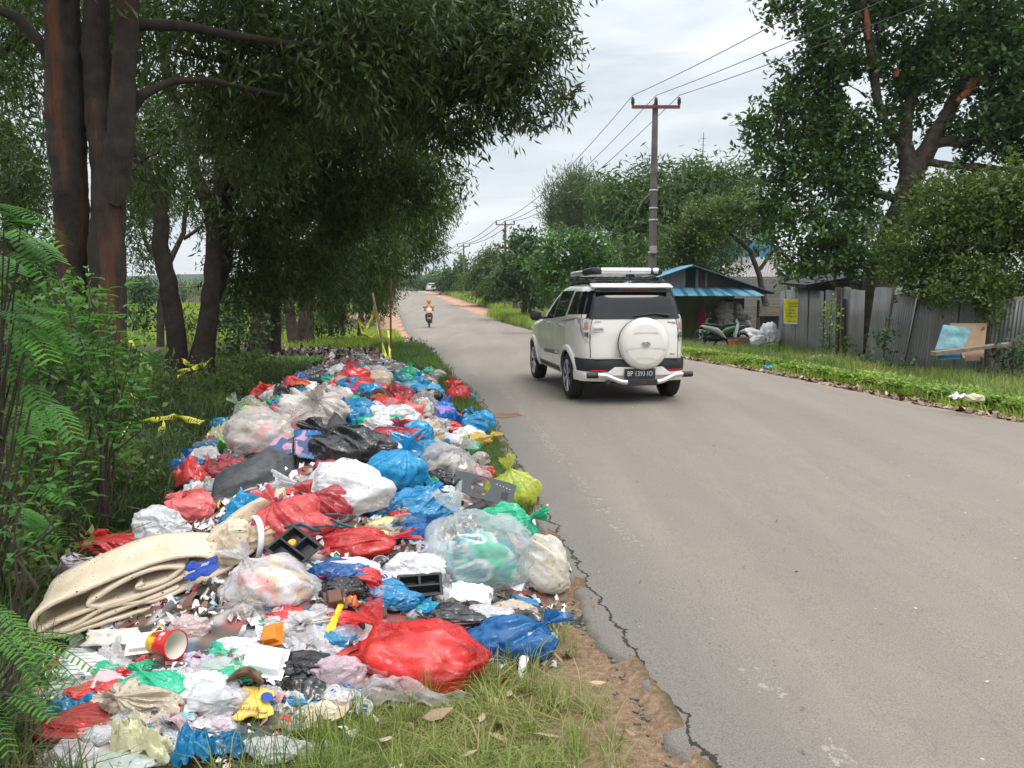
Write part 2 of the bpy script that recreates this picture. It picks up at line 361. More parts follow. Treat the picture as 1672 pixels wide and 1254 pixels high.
# hairline crack just inside the broken edge
ck = nmath(N, L, 'ADD', U, nmath(N, L, 'MULTIPLY', nmath(N, L, 'SUBTRACT', nnoise(N, L, 4.5, 5, OC, .65), .5), .22))
ckm = nmath(N, L, 'LESS_THAN', nmath(N, L, 'ABSOLUTE', nmath(N, L, 'SUBTRACT', ck, .075)), .008)
base = nmix(N, L, nmath(N, L, 'MULTIPLY', ckm, .9), base, (.018, .016, .014))
L(base, p.inputs['Base Color']); p.inputs['Roughness'].default_value = .86; p.inputs['Specular IOR Level'].default_value = .3
hh = nmath(N, L, 'SUBTRACT', nmath(N, L, 'ADD', fine, nmath(N, L, 'MULTIPLY', g2, .5)), nmath(N, L, 'ADD', nmath(N, L, 'MULTIPLY', ckm, 3), pit))
L(nbump(N, L, hh, .55, .006), p.inputs['Normal']); L(p.outputs[0], o.inputs[0])
tag(link('road', me, m, smooth=True), kind='structure'); ASPH = m
# broken chips of asphalt along the near edge
rng = np.random.default_rng(3); mb = MB()
for q_ in range(150):
    yy = rng.uniform(2.3, 6.4); sz_ = rng.choice([.006, .010, .016, .03], p=[.5, .38, .11, .01]) * rng.uniform(.7, 1.4); xx = float(xl(yy)) - .03 - abs(rng.normal(0, .045)); n = rng.integers(5, 8)
    poly = []; a0_ = rng.uniform(0, 6); el = rng.uniform(.6, 1.6)
    for k in range(n):
        a = a0_ + 2 * math.pi * k / n; r_ = sz_ * rng.uniform(.6, 1.3); poly.append(Vector((xx + math.cos(a) * r_, yy + math.sin(a) * r_ * el, -.036)))
    mb.prism(poly, None, (rng.normal(0, .2) * sz_, rng.normal(0, .2) * sz_, .004 + sz_ * rng.uniform(.4, 1.0)))
tag(mb.build('road_edge', simple('broken_asphalt', (.13, .12, .108), .9, bump=.8, bscale=60, var=.4, scale=40)), kind='structure')
# sandy water stain by the verge
mb = MB(); c0 = gnd(822, 679); ring = []
for k in range(28):
    a = 2 * math.pi * k / 28; ring.append(Vector((c0.x + math.cos(a) * .24 * rng.uniform(.85, 1.15), c0.y + math.sin(a) * .22 * rng.uniform(.85, 1.1), .02)))
mb.add(ring, [tuple(range(28))])
ro = mb.build('sand_patch', simple('damp_sand', (.20, .115, .07), .9, bump=.6, bscale=90, var=.3)); tag(ro, kind='structure')
def drape(o, off):
    for v in o.data.vertices:
        u_ = (v.co.x - float(xl(v.co.y))) / max(.1, float(xr(v.co.y) - xl(v.co.y)))
        v.co.z = float(Ty(v.co.y)) + .05 * math.sin(max(0, min(1, u_)) * math.pi) + off
drape(ro, .005)
# ================================================================ RUBBISH
COL = dict(red=(.74,.060,.060), pink=(.86,.20,.20), dred=(.42,.045,.06), blue=(.015,.25,.50), cyan=(.018,.35,.66), navy=(.02,.11,.34), white=(.80,.80,.82), grey=(.60,.58,.57),
           green=(.02,.50,.27), lime=(.62,.66,.12), yellow=(.75,.55,.12), cream=(.66,.62,.40), black=(.016,.016,.018), smoke=(.05,.056,.06), teal=(.02,.22,.27), brown=(.16,.07,.035), orange=(.75,.22,.05), magenta=(.62,.03,.18), lilac=(.60,.50,.66), sky=(.22,.52,.66), beige=(.60,.50,.38))
def unit_bag(seed, style, azim, tilt, nu=72, nv=52):
    rng = np.random.default_rng(seed)
    t = np.linspace(0, 1, nv); ph = np.linspace(0, 2 * np.pi, nu, endpoint=False)
    P, Tt = np.meshgrid(ph, t, indexing='ij')
    if style == 'tied':
        tb = np.clip(Tt / .76, 0, 1); th = tb * np.pi * .95
        r = np.sin(th) ** .8; z = -np.cos(th)
        q = np.clip((Tt - .70) / .14, 0, 1); q2 = np.clip((Tt - .86) / .14, 0, 1)
        r = r * (1 - sm(.6, .80, Tt)) + .085 * sm(.6, .80, Tt); z = z + .18 * q + .36 * q2
        pl = rdg(np.stack([np.cos(P) * 2.6, np.sin(P) * 2.6, 0 * P + seed], -1), seed, 2)
        r = r * (1 + (pl - .5) * (.12 + .85 * sm(.25, .72, Tt)))
        r = r + q2 * (.20 + .13 * np.sin(P * 3 + seed) + .18 * (pl - .4)); z = z + q2 * .28 * np.abs(np.cos(P + seed)) ** 2
    else:
        th = Tt * np.pi; r = np.sin(th); z = -np.cos(th) * .9
        r = r * (1 + .25 * (rdg(np.stack([np.cos(P) * 2, np.sin(P) * 2, 0 * P], -1), seed, 2) - .5))
    V = np.stack([r * np.cos(P), r * np.sin(P), z], -1)
    nrm = V / (np.linalg.norm(V, axis=-1, keepdims=True) + 1e-6)
    body = 1 - .8 * sm(.72, .84, Tt) if style == 'tied' else 1 + 0 * Tt
    st_ = np.array([2.2, 2.2, 1.1]) if style == 'tied' else np.array([1.8, 1.8, 1.8])
    wv = np.stack([fbm(V * 1.5 + 7, seed + 1, 2), fbm(V * 1.5 + 19, seed + 2, 2), fbm(V * 1.5 + 31, seed + 3, 2)], -1) - .5
    lump = fbm(V * 1.45 + seed, seed + 4, 2) - .5
    cre = rdg((V + wv * .9) * st_ + seed, seed + 5, 3) - .45
    fine = rdg((V + wv * .8) * st_ * 2.9, seed + 6, 3) - .45
    amt = .75 if style == 'crumple' else .22 + .5 * ((seed * 7919) % 97) / 97
    V = V + nrm * ((lump * .62 + cre * .34 * amt + fine * .11 * amt) * body)[..., None]
    V = V.reshape(-1, 3)
    if azim is not None:
        M = np.array(Matrix.Rotation(azim, 3, 'Z') @ Matrix.Rotation(tilt, 3, 'Y')); V = V @ M.T
    return V, gridF(nu, nv, True)
def fit(V, size, fl=.35, body=None):
    V = V.copy(); Bd = body if body is not None else slice(None)
    for k in (0, 1):
        lo, hi = np.percentile(V[Bd, k], 1.5), np.percentile(V[Bd, k], 98.5); V[:, k] = (V[:, k] - (lo + hi) / 2) / (hi - lo) * size[k]
    lo, hi = np.percentile(V[Bd, 2], 1), np.percentile(V[Bd, 2], 99.5); z = (V[:, 2] - lo) / (hi - lo)
    z = np.where(z < .25, .25 - (.25 - z) * .45, z); z -= .12
    V[:, 2] = z * size[2] / .88; return V
def unit_sheet(seed, fold=.8, n=44):
    u = np.linspace(-1, 1, n); U_, V_ = np.meshgrid(u, u, indexing='ij')
    P = np.stack([U_, V_, 0 * U_], -1); q = P * 1.3 + seed * 3.7
    wv = np.stack([fbm(q, seed, 3), fbm(q + 9, seed + 1, 3), fbm(q + 21, seed + 2, 3)], -1) - .5
    k = 1.1 + .2 * vn(q * 2, seed + 8); rr = np.maximum(1, np.hypot(U_, V_) * .85)
    out = np.stack([U_ / rr, V_ / rr, 0 * U_], -1) + wv * np.array([1.5, 1.5, .9]) * fold
    ed = 1 - .75 * np.clip(np.hypot(U_, V_) / 1.3, 0, 1) ** 3
    out[..., 2] += ed * (.60 * rdg(P * 1.1 + wv + seed, seed + 4, 2) + .20 * rdg(P * 3 + wv * 2, seed + 5, 2) + .07 * rdg(P * 7 + wv * 4, seed + 6, 2)) + .35 * ed
    return out.reshape(-1, 3), gridF(n, n)
def frame_item(x0, y0, x1, y1, dr=.62, hmin=.22, hmax=1.1, surf=None):
    """turn a picture box into centre, size and base of a thing lying on the heap"""
    surf = surf or S
    cx = (x0 + x1) / 2; cy = (y0 + y1) / 2
    f = march(cx, min(y1, 1400), surf); d = f.y * math.cos(PITCH) + CAMH * math.sin(PITCH)
    wd = (x1 - x0) * d / FPX; hv = (y1 - y0) * d / FPX
    al = math.atan2(CAMH - f.z, f.y); D = wd * dr
    Hh = (hv - D * math.sin(al)) / math.cos(al)
    if Hh < hmin * wd: Hh = hmin * wd; D = max(.35 * wd, min(1.6 * wd, (hv - Hh * math.cos(al)) / math.sin(al)))
    Hh = min(Hh, hmax * wd)
    c = at(cx, cy, f.y + D / 2)
    top = c.z + Hh / 2; base = min(c.z - Hh / 2, float(S(c.x, c.y)) - .015) if surf is S else c.z - Hh / 2
    return Vector((c.x, c.y, base)), (wd, D, top - base)
SEED = [100]
def bag(box, col, label, style='tied', tilt=None, az=None, alpha=1, tr=.25, rough=.17, cat='rubbish bag', name='plastic_bag', inner=None, group=None, dr=.62, wr=1.0, surf=None, hand=False, sc=1.10):
    SEED[0] += 1; sd = SEED[0]; rg = random.Random(sd)
    pos, sz = frame_item(*box, dr=dr, surf=surf)
    tilt = rg.uniform(.3, 1.3) if tilt is None else tilt; az = rg.uniform(0, 6.28) if az is None else az
    dist = pos.y
    nu, nv = (104, 76) if dist < 6 else ((72, 52) if dist < 9 else (44, 32))
    if style == 'sheet': V, F = unit_sheet(sd, .8, 64 if dist < 6 else 36)
    else: V, F = unit_bag(sd, style, az, tilt, nu, nv)
    V = fit(V, (sz[0] * sc, sz[1] * sc, sz[2] * 1.12), body=(np.tile(np.arange(nv), nu) < nv * .70) if style == 'tied' else None)
    c = COL[col] if isinstance(col, str) else col
    mat = plastic(c, alpha, tr, rough, wr)
    me = mesh_np(name, V, F); o = link(name, me, mat, smooth=True); o.location = pos
    tag(o, label, cat, group)
    if inner:
        V, F = unit_bag(sd + 5000, 'crumple', 0, 0, 56, 40); V = fit(V, (sz[0] * .82, sz[1] * .82, sz[2] * .80)); V[:, 2] += .01
        me = mesh_np('contents', V, F)
        ids = vn(V / max(sz[0], .15) * 4.3 + sd, sd); cl = np.array([COL[k] if isinstance(k, str) else k for k in inner]); cc = cl[np.minimum((np.clip((ids - .2) / .6, 0, .999) * len(cl)).astype(int), len(cl) - 1)]
        cattr(me, 'col', cc); link('contents', me, VC, o, smooth=True)
    if hand:
        mb = MB()
        for s in (-1, 1):
            top = V[np.argmax(V[:, 2])] * .94; pts = []
            for k in range(9):
                a = k / 8; pts.append(Vector((top[0] + s * sz[0] * .34 * math.sin(a * 2.6), top[1] - .03 * a, top[2] + sz[2] * (.30 * math.sin(a * 3.1) - .05) * (1 if s > 0 else .5))))
            mb.tube(pts, [.014 * (1 - .5 * k / 8) for k in range(9)], 6)
        mb.build('handle', mat, o, smooth=True)
    return o
VC = vcol_mat('mixed_contents', .5)
# ---- packed dark layer of litter under the bags, and loose bits nobody could count
gxx = np.linspace(pp[:, 0].min() - .3, pp[:, 0].max() + .3, 190); gyy = np.concatenate([np.arange(1.9, 7, .035), np.arange(7, 20, .12)])
XX, YY2 = np.meshgrid(gxx, gyy, indexing='ij'); xa, ya = XX.ravel(), YY2.ravel(); ms = mound(xa, ya)
q = np.stack([xa * 9, ya * 9, 0 * xa], -1)
za = T(xa, ya) + ms + (fbm(q, 41, 3) - .5) * .05 * (ms > 0) - .02 * (ms <= .004)
me = mesh_np('packed_rubbish', np.stack([xa, ya, za], -1), gridF(len(gxx), len(gyy)))
idn = _h((xa * 14).astype(int), (ya * 14).astype(int), 0 * xa.astype(int), 77)
palette = np.array([(.10,.07,.05),(.06,.045,.035),(.35,.33,.32),(.16,.10,.07),(.45,.44,.44),(.04,.04,.04),(.09,.07,.05),(.25,.07,.06),(.05,.12,.18),(.12,.09,.06)])
cattr(me, 'col', palette[(idn * 9.99).astype(int)])
tag(link('packed_rubbish', me, VC, smooth=True), 'dirty compacted layer of rubbish under the bags', 'rubbish', kind='stuff')
def bits(name, label, P, sizes, pal, pidx, rg, lift=.0, curl=.5):
    n = len(P); a = rg.uniform(0, 6.28, n); sx = sizes * rg.uniform(.5, 1.2, n); sy = sizes * rg.uniform(.35, .9, n)
    ca, sa = np.cos(a), np.sin(a); tz = rg.normal(0, .45, (n, 2)); V = np.zeros((n, 9, 3))
    k = 0
    for i in (-1, 0, 1):
        for j in (-1, 0, 1):
            u_ = i * sx * .5 * rg.uniform(.7, 1.15, n); v_ = j * sy * .5 * rg.uniform(.7, 1.15, n)
            V[:, k, 0] = P[:, 0] + ca * u_ - sa * v_; V[:, k, 1] = P[:, 1] + sa * u_ + ca * v_
            V[:, k, 2] = P[:, 2] + lift + tz[:, 0] * u_ + tz[:, 1] * v_ + rg.uniform(-curl, curl, n) * sizes * .35 + sizes * .15
            k += 1
    V[:, :, 2] += rg.normal(0, .18, (n, 9)) * sizes[:, None]; F = (np.arange(n)[:, None, None] * 9 + np.array([[0,3,4,1],[1,4,5,2],[3,6,7,4],[4,7,8,5]])[None]).reshape(-1, 4)
    me = mesh_np(name, V.reshape(-1, 3), F); cattr(me, 'col', np.repeat(pal[pidx], 9, 0))
    return tag(link(name, me, VC, smooth=True), label, 'litter', kind='stuff')
rg = np.random.default_rng(8)
PAL = np.array([(.75,.75,.77),(.72,.70,.70),(.62,.60,.60),(.55,.05,.05),(.02,.22,.45),(.03,.03,.03),(.70,.50,.10),(.03,.35,.2),(.72,.35,.36),(.20,.10,.06),(.45,.42,.40),(.10,.08,.06),(.78,.78,.80),(.60,.52,.62),(.35,.55,.6)])
def inpoly(n, cond, lo, hi):
    out = []
    while sum(len(o) for o in out) < n:
        x = rg.uniform(lo[0], hi[0], 20000); y = rg.uniform(lo[1], hi[1], 20000); k = cond(x, y); out.append(np.stack([x[k], y[k]], -1))
    return np.concatenate(out)[:n]
Q = inpoly(2300, lambda x, y: poly_sd(x, y, pp) > rg.uniform(-.12, .1, len(x)), (pp[:, 0].min(), 2.2), (pp[:, 0].max(), 17.5))
Q = np.concatenate([Q, inpoly(2400, lambda x, y: poly_sd(x, y, pp) > rg.uniform(-.1, .1, len(x)), (-2.4, 2.4), (.4, 5.2))])
bits('loose_litter', 'loose torn scraps scattered over the rubbish heap', np.column_stack([Q, S(Q[:, 0], Q[:, 1])]), rg.uniform(.02, .075, len(Q)), PAL, rg.choice(15, len(Q), p=[.16,.14,.12,.04,.04,.07,.02,.015,.04,.09,.09,.08,.07,.015,.01]), rg)
dp = np.array([(p.x, p.y) for p in [gnd(470, 604), gnd(660, 606), gnd(672, 560), gnd(620, 546), gnd(410, 556)]])
Q = inpoly(5200, lambda x, y: poly_sd(x, y, dp) > rg.uniform(-.8, .5, len(x)), (dp[:, 0].min() - 1, dp[:, 1].min() - 1), (dp[:, 0].max() + 1, dp[:, 1].max() + 1))
bits('trampled_litter', 'trampled litter on bare soil behind the heap', np.column_stack([Q, T(Q[:, 0], Q[:, 1])]), rg.uniform(.05, .2, len(Q)), np.array([(.14,.09,.06),(.10,.065,.045),(.42,.40,.37),(.2,.14,.1),(.30,.28,.26),(.05,.12,.22),(.07,.05,.04),(.35,.08,.07)]), rg.choice(8, len(Q), p=[.25,.22,.11,.17,.09,.03,.11,.02]), rg, curl=.3)
# ---- named bags: picture box, colour, label
B = bag
# far end of the heap
far = [
 ((538,596,566,617),'white','knotted white carrier bag at the far left end of the heap',{}),
 ((560,592,590,606),'red','small red bag topping the far end of the heap',{}),
 ((556,602,584,622),'cyan','blue bag in front of the small red bag at the far end',{}),
 ((580,598,612,624),'blue','crumpled blue bag sagging at the far end beside the pale bag',dict(style='crumple')),
 ((600,597,630,612),'grey','pale pinkish white bag at the very back of the heap',{}),
 ((610,606,632,624),'yellow','dull yellow bag between blue bags at the far end',dict(alpha=.85)),
 ((655,600,682,621),'green','square green bag at the far right of the heap',dict(tilt=.4)),
 ((668,614,698,636),'cyan','bright blue bag just below the square green bag',{}),
 ((640,610,664,628),'teal','dark teal bag beside the square green bag',{}),
 ((618,616,644,632),'teal','dark blue green bag left of the teal one',dict(style='crumple')),
 ((690,600,712,616),'green','green bag lying alone on the verge by the asphalt',dict(surf=1)),
 ((702,604,728,618),'grey','whitish bag lying against the lone green bag on the verge',dict(alpha=.8, surf=1)),
 ((532,618,590,640),'red','long crumpled red film stretched across the far heap',dict(style='sheet')),
 ((572,614,608,636),'red','wrinkled red bag next to the long red film',dict(style='crumple', alpha=.85)),
 ((545,612,562,626),'dred','small dark red bag behind the long red film',{}),
 ((522,614,546,628),'green','little green bag among scraps at the far left',{}),
 ((505,616,530,632),'black','flattened dark bag at the far left of the heap',dict(style='sheet')),
 ((473,608,512,632),'navy','dirty blue bag half covered with scraps at the heap edge',dict(style='crumple')),
 ((564,630,592,650),(.60,.12,.28),'purplish pink round bag in the middle of the far heap',dict(alpha=.9)),
 ((568,646,594,664),'green','small bright green bag below the purplish pink one',{}),
 ((586,626,624,652),'blue','glossy blue bag right of the purplish pink bag',dict(style='crumple')),
 ((530,632,568,662),'grey','clear bag of white and red waste in the far heap',dict(alpha=.55,inner=['white','pink','beige','white'])),
 ((550,652,582,668),'red','red plastic bag peeking from under the clear waste bag',dict(style='crumple')),
 ((600,636,642,668),'brown','clear bag of brown scraps in the far heap',dict(alpha=.5,inner=['brown','beige','orange','grey'])),
 ((632,626,660,650),'dred','reddish clear knotted bag beside the brown scraps',dict(alpha=.8)),
 ((645,632,676,660),'dred','dark red striped bag right of the reddish clear one',dict(alpha=.9,tilt=.9)),
 ((655,622,688,640),'sky','pale clear bag under the bright blue one',dict(alpha=.6,inner=['blue','grey','teal'])),
 ((670,628,722,658),'cyan','wide blue bag draped over the right side of the far heap',dict(style='crumple')),
 ((690,640,716,662),'red','red bag tucked under the wide blue bag',dict(alpha=.9)),
 ((672,638,712,688),'grey','clear bag of printed food wrappers on the right of the heap',dict(alpha=.35,inner=['orange','beige','white','green','red','white'])),
 ((727,622,754,640),'red','small red bag on the asphalt edge, behind its twin',dict(surf=1,tilt=.3)),
 ((728,631,766,658),'red','larger red bag lying on the asphalt edge',dict(surf=1,tilt=.5,alpha=.92)),
 ((762,643,776,656),'cyan','tiny blue scrap bag beside the red bags on the asphalt',dict(surf=1)),
 ((708,657,740,697),(.015,.17,.60),'shiny royal blue bag at the right side of the heap',{}),
 ((736,676,796,717),'blue','large slumped blue bag on the verge edge',dict(tilt=.9)),
 ((768,671,806,704),'cyan','glossy blue bag leaning over the slumped blue bag',dict(tilt=.7)),
 ((741,705,799,734),'yellow','translucent yellow orange bag at the road side',dict(alpha=.85,tilt=1.1,inner=['orange','yellow','beige'])),
 ((762,722,784,745),'green','small green bag beneath the yellow one',{}),
 ((780,732,812,744),'white','flat white paper scrap at the verge by the yellow bag',dict(style='sheet')),
 ((622,655,688,695),'pink','rounded coral red bag in the middle of the heap',dict(tilt=.5)),
 ((604,658,634,686),'grey','pale grey bag behind the rounded coral bag',{}),
 ((562,656,604,676),'teal','blue green bag behind the pale grey bag',{}),
 ((592,666,622,688),(.05,.12,.30),'slate blue bag beside the pale grey bag',dict(alpha=.85)),
 ((578,676,652,706),'green','wide emerald green bag in the middle of the heap',dict(style='crumple')),
 ((568,668,600,690),(.10,.55,.35),'light green bag behind the wide emerald one',{}),
 ((612,697,682,731),'dred','wrinkled red bag knotted on top in the middle of the heap',dict(tilt=.15,col2=1)),
 ((650,688,704,728),'cyan','bright blue bag tucked behind the wrinkled red bag',dict(tilt=.8)),
 ((690,696,730,720),(.72,.55,.62),'white bag with pink print near the royal blue bag',dict(style='crumple')),
 ((700,706,752,732),'white','white bag with a blue printed band in the heap',{}),
 ((686,680,732,704),'grey','clear bag of grey scraps under the wrapper bag',dict(alpha=.5,inner=['smoke','grey','brown','white'])),
 ((638,722,700,748),'white','flat dirty white bag behind the big blue knotted bag',dict(style='crumple')),
 ((672,719,720,757),'blue','blue bag just right of the big knotted bag',dict(tilt=.9)),
 ((688,724,772,784),'grey','large smoky clear bag of scraps right of the blue bags',dict(alpha=.6,inner=['smoke','grey','beige','grey'],tilt=.7)),
 ((744,755,798,790),(.66,.52,.54),'pinkish clear bag at the road side above the grey panel',dict(alpha=.7,inner=['white','pink','grey'])),
 ((764,738,800,760),(.70,.60,.60),'small pale bag behind the pinkish clear bag',dict(alpha=.8)),
 ((790,762,810,784),'red','scrap of bright red bag showing by the pinkish bag',dict(style='crumple')),
 ((800,768,877,833),'lime','yellow green translucent bag at the asphalt edge',dict(alpha=.75,inner=['lime','green','cream','lime'],tilt=.3)),
 # left flank
 ((408,626,448,660),'red','tangled red film at the left edge of the heap',dict(style='sheet')),
 ((438,630,470,662),'beige','dirty beige bag by the tangled red film',dict(style='crumple')),
 ((476,624,506,644),'orange','orange brown peelings heaped on the far white sack',dict(style='crumple',rough=.7)),
 ((384,650,432,706),(.42,.50,.40),'clear bag of pale green leaves on the left of the heap',dict(alpha=.5,inner=['lime','white','smoke','white'])),
 ((340,690,370,722),'cream','crumpled cream and red food wrapper at the left edge',dict(style='sheet')),
 ((352,712,388,742),(.16,.45,.08),'bright green snack wrapper beside the cream one',dict(style='sheet',rough=.25)),
 ((330,712,358,732),'dred','maroon snack wrapper in the grass at the left edge',dict(style='sheet')),
 ((344,682,374,702),'cyan','thin blue bag behind the cream wrapper',dict(style='crumple')),
 ((318,718,362,750),(.07,.16,.26),'grey blue bag in the grass at the left edge',dict(style='crumple')),
 ((276,748,328,788),(.01,.17,.50),'round blue bag alone in the grass left of the heap',dict(tilt=.3,surf=1)),
 ((302,784,345,806),'white','torn white scraps below the round blue bag',dict(style='sheet')),
 ((335,775,366,806),'grey','creased pale grey bag beside the dark mat',dict(style='sheet')),
 ((460,636,562,708),(.62,.57,.52),'big grubby white sack with a brown strap at the back left',dict(tilt=.9,tr=.15)),
 ((440,660,530,720),(.62,.58,.55),'knotted clear sack of pale waste behind the patterned cloth',dict(alpha=.65,inner=['white','pink','grey'],tilt=1.1)),
 ((372,666,486,748),(.63,.59,.56),'large clear sack of pale waste knotted with red string',dict(alpha=.7,inner=['beige','grey','white','pink','white'],tilt=.9,az=.4)),
 ((342,744,414,787),(.36,.06,.08),'dark red translucent bag with white print at the left',dict(alpha=.85,inner=['dred','pink','beige'],tilt=1.2)),
 # centre
 ((512,690,642,764),'black','large glossy black bin bag slumped in the centre of the heap',dict(tilt=1.0,az=2.6,tr=.03,rough=.22,wr=1.3)),
 ((514,752,560,790),'dred','dark red scrap of bag under the black bin bag',dict(style='crumple')),
 ((500,752,590,830),'white','upper part of the bright white bag in the centre',dict(tilt=.6,az=2.2,skip=1)),
 ((500,753,636,854),'white','big bright white bag full of refuse in the centre',dict(tilt=1.2,az=3.4,tr=.35)),
 ((603,735,692,806),'cyan','plump blue bag tied in a knot with upright ears',dict(tilt=.35,az=-.4,hand=True)),
 ((596,800,652,850),(.03,.22,.45),'flat blue bag wedged under the plump knotted bag',dict(style='crumple')),
 ((622,795,736,862),'blue','wide creased blue bag below the plump knotted bag',dict(tilt=1.0,az=1.2)),
 ((712,795,742,832),'white','white bag end between the blue bag and the black shoe',dict(style='crumple')),
 ((494,796,572,862),(.50,.06,.07),'deep red translucent bag in front of the bright white bag',dict(alpha=.85,inner=['dred','magenta','pink'],tilt=.6)),
 ((424,810,536,893),(.80,.13,.13),'coral red bag with tied red handles in the centre',dict(tilt=.6,az=2.7,alpha=.88,inner=['pink','white','magenta'],hand=True)),
 ((440,818,480,880),(.35,.10,.22),'purple red bag pressed against the coral handled bag',dict(alpha=.9)),
 ((376,796,440,838),'cyan','crumpled bright blue bag open beside the dark mat',dict(style='sheet')),
 ((354,838,422,894),'blue','plump dusty blue bag right of the folded foam',dict(tilt=.8)),
 ((410,856,432,880),'teal','dark teal bag end beside the plump dusty blue bag',dict(style='crumple')),
 ((272,805,346,858),'pink','smooth coral red bag behind the folded foam',dict(tilt=1.1,wr=.5)),
 ((222,828,300,886),(.70,.70,.71),'dusty white bag left of the smooth coral bag',dict(style='crumple')),
 ((140,868,238,906),(.70,.06,.06),'knotted bright red bag at the left behind the foam',dict(tilt=.3)),
 ((98,884,250,958),(.68,.55,.64),'pale lilac bag with red print under the bright red bag',dict(style='sheet')),
 ((452,792,492,812),'red','patch of red bag between the mat and the coral bag',dict(style='crumple')),
 ((518,855,637,918),(.70,.05,.05),'flattened bright red bag with a gaping mouth',dict(tilt=1.3,az=.3,alpha=.93)),
 ((640,838,712,892),(.04,.20,.45),'sheer blue bag behind the pale yellow bag',dict(alpha=.6,inner=['blue','navy','sky'])),
 ((600,841,690,882),(.72,.70,.36),'pale yellow flat bag with a stitched black corner',dict(style='crumple',tilt=0)),
 ((502,912,600,970),'navy','deep blue crumpled bag beside the black meal tray',dict(style='crumple')),
 ((785,820,872,888),'green','emerald green bag at the asphalt edge behind the clear bag',dict(tilt=1.1,az=-.3)),
 ((705,834,860,975),(.62,.66,.66),'huge clear bag of blue green waste at the asphalt edge',dict(alpha=.42,tilt=.6,az=2.4,inner=['teal','white','green','sky','cream','teal'])),
 ((842,878,926,976),(.80,.76,.68),'cream bulge of a sheer bag spilling toward the asphalt',dict(alpha=.85,tilt=1.0,az=2.8,inner=['cream','beige','white'])),
 ((818,884,868,922),'magenta','hot pink crumpled bag on top of the huge clear bag',dict(style='crumple')),
 ((700,948,800,994),'white','clean white sheet of plastic above the black bags',dict(style='sheet',wr=.5)),
 ((690,980,790,1034),'black','crumpled black bag behind the big red bag',dict(style='crumple',tr=.03,rough=.25)),
 ((762,968,903,1030),'black','torn shiny black bag under the cream bulge',dict(style='sheet',tr=.03,rough=.2)),
 ((640,978,712,1004),(.03,.42,.55),'turquoise printed packet above the big red bag',dict(style='crumple',rough=.3)),
 ((568,996,788,1142),(.80,.055,.05),'huge sheer red bag at the front of the heap',dict(tilt=.75,az=2.6,alpha=.62,tr=.35,inner=['pink',(.75,.45,.42),'white','beige','pink','brown'],wr=1.1)),
 ((560,1080,760,1158),(.66,.60,.62),'clear film spreading from beneath the huge red bag',dict(style='sheet',alpha=.6)),
 ((765,996,896,1092),(.015,.17,.42),'navy blue bag with a twisted corner at the front right',dict(tilt=.9,az=.5,alpha=.85,tr=.3,inner=['navy','blue','grey'])),
 ((376,902,516,1002),(.76,.74,.76),'large clear white bag holding a cheese wrapper',dict(alpha=.6,tilt=.5,inner=['white','white','pink','yellow','white','white'])),
 ((360,968,430,1014),(.60,.58,.56),'translucent grey cup shaped bag below the cheese wrapper bag',dict(alpha=.55)),
 ((632,900,722,965),'white','white carrier bag under the drink cups',dict(style='crumple')),
 ((600,955,660,1000),(.65,.65,.66),'sheer clear bag left of the second meal tray',dict(style='crumple',alpha=.45)),
 ((650,940,690,962),'magenta','bit of pink floral plastic beside the second meal tray',dict(style='sheet')),
 ((436,1086,536,1148),'black','torn black bag at the front of the heap',dict(style='sheet',tr=.03,rough=.22)),
 ((514,1068,592,1132),(.72,.55,.60),'pale pink bag with red writing beside the torn black bag',dict(style='crumple',alpha=.9)),
 ((66,1148,200,1220),(.55,.08,.08),'sheer red bag at the lower left corner of the heap',dict(tilt=1.1,alpha=.85,inner=['pink','red','beige'])),
 ((168,1165,212,1190),'magenta','small pink patch of bag beside the lower left red bag',dict(style='crumple',skip=1)),
 ((184,1186,222,1210),'cyan','small twisted blue bag beside the lower left red bag',dict(style='crumple')),
 ((280,1186,340,1262),'blue','finger shaped blue bag in the grass at the bottom',dict(style='sheet')),
 ((330,1188,398,1240),(.012,.17,.36),'second blue bag lobe in the grass at the bottom',dict(style='sheet')),
 ((406,1196,490,1244),'white','white bag caught in the grass at the bottom',dict(style='crumple',alpha=.92)),
 ((486,1202,552,1236),'white','twisted strip of white film in the grass at the bottom',dict(style='sheet')),
 ((190,1166,278,1250),(.72,.70,.45),'pale yellow sheet with a bright yellow corner at the bottom left',dict(style='sheet')),
 ((60,1205,190,1262),(.68,.62,.64),'white bag with dark red print at the bottom left corner',dict(style='sheet')),
 ((120,1214,250,1275),(.68,.74,.66),'greenish white bag at the bottom left corner',dict(style='crumple',alpha=.9)),
 ((232,1124,292,1160),(.80,.52,.02),'bright yellow foil wrapper in the front left litter',dict(style='sheet',rough=.3)),
 ((190,1136,232,1166),(.80,.42,.12),'orange tissue wrapper in the front left litter',dict(style='sheet')),
 ((296,1108,400,1180),(.74,.74,.76),'sheer white bag in the middle of the front litter',dict(style='crumple',alpha=.85)),
 ((320,1068,400,1120),(.72,.70,.70),'cloudy white bag behind the banana peel',dict(style='crumple',alpha=.8)),
 ((300,1062,345,1088),'lilac','pale lilac bag under the red noodle cup',dict(style='sheet')),
 ((276,1002,336,1050),(.74,.60,.58),'white bag with a faded orange print behind the noodle cup',dict(style='crumple',alpha=.9)),
 ((316,1044,360,1068),'green','little green film scrap behind the noodle cup',dict(style='sheet')),
 ((230,1080,300,1110),(.07,.06,.055),'black cloth rag in the front litter',dict(style='sheet',rough=.9,tr=0)),
 ((486,1140,560,1188),(.62,.52,.40),'flattened beige paper cup in the grass',dict(style='crumple',rough=.6,tr=.05)),
]
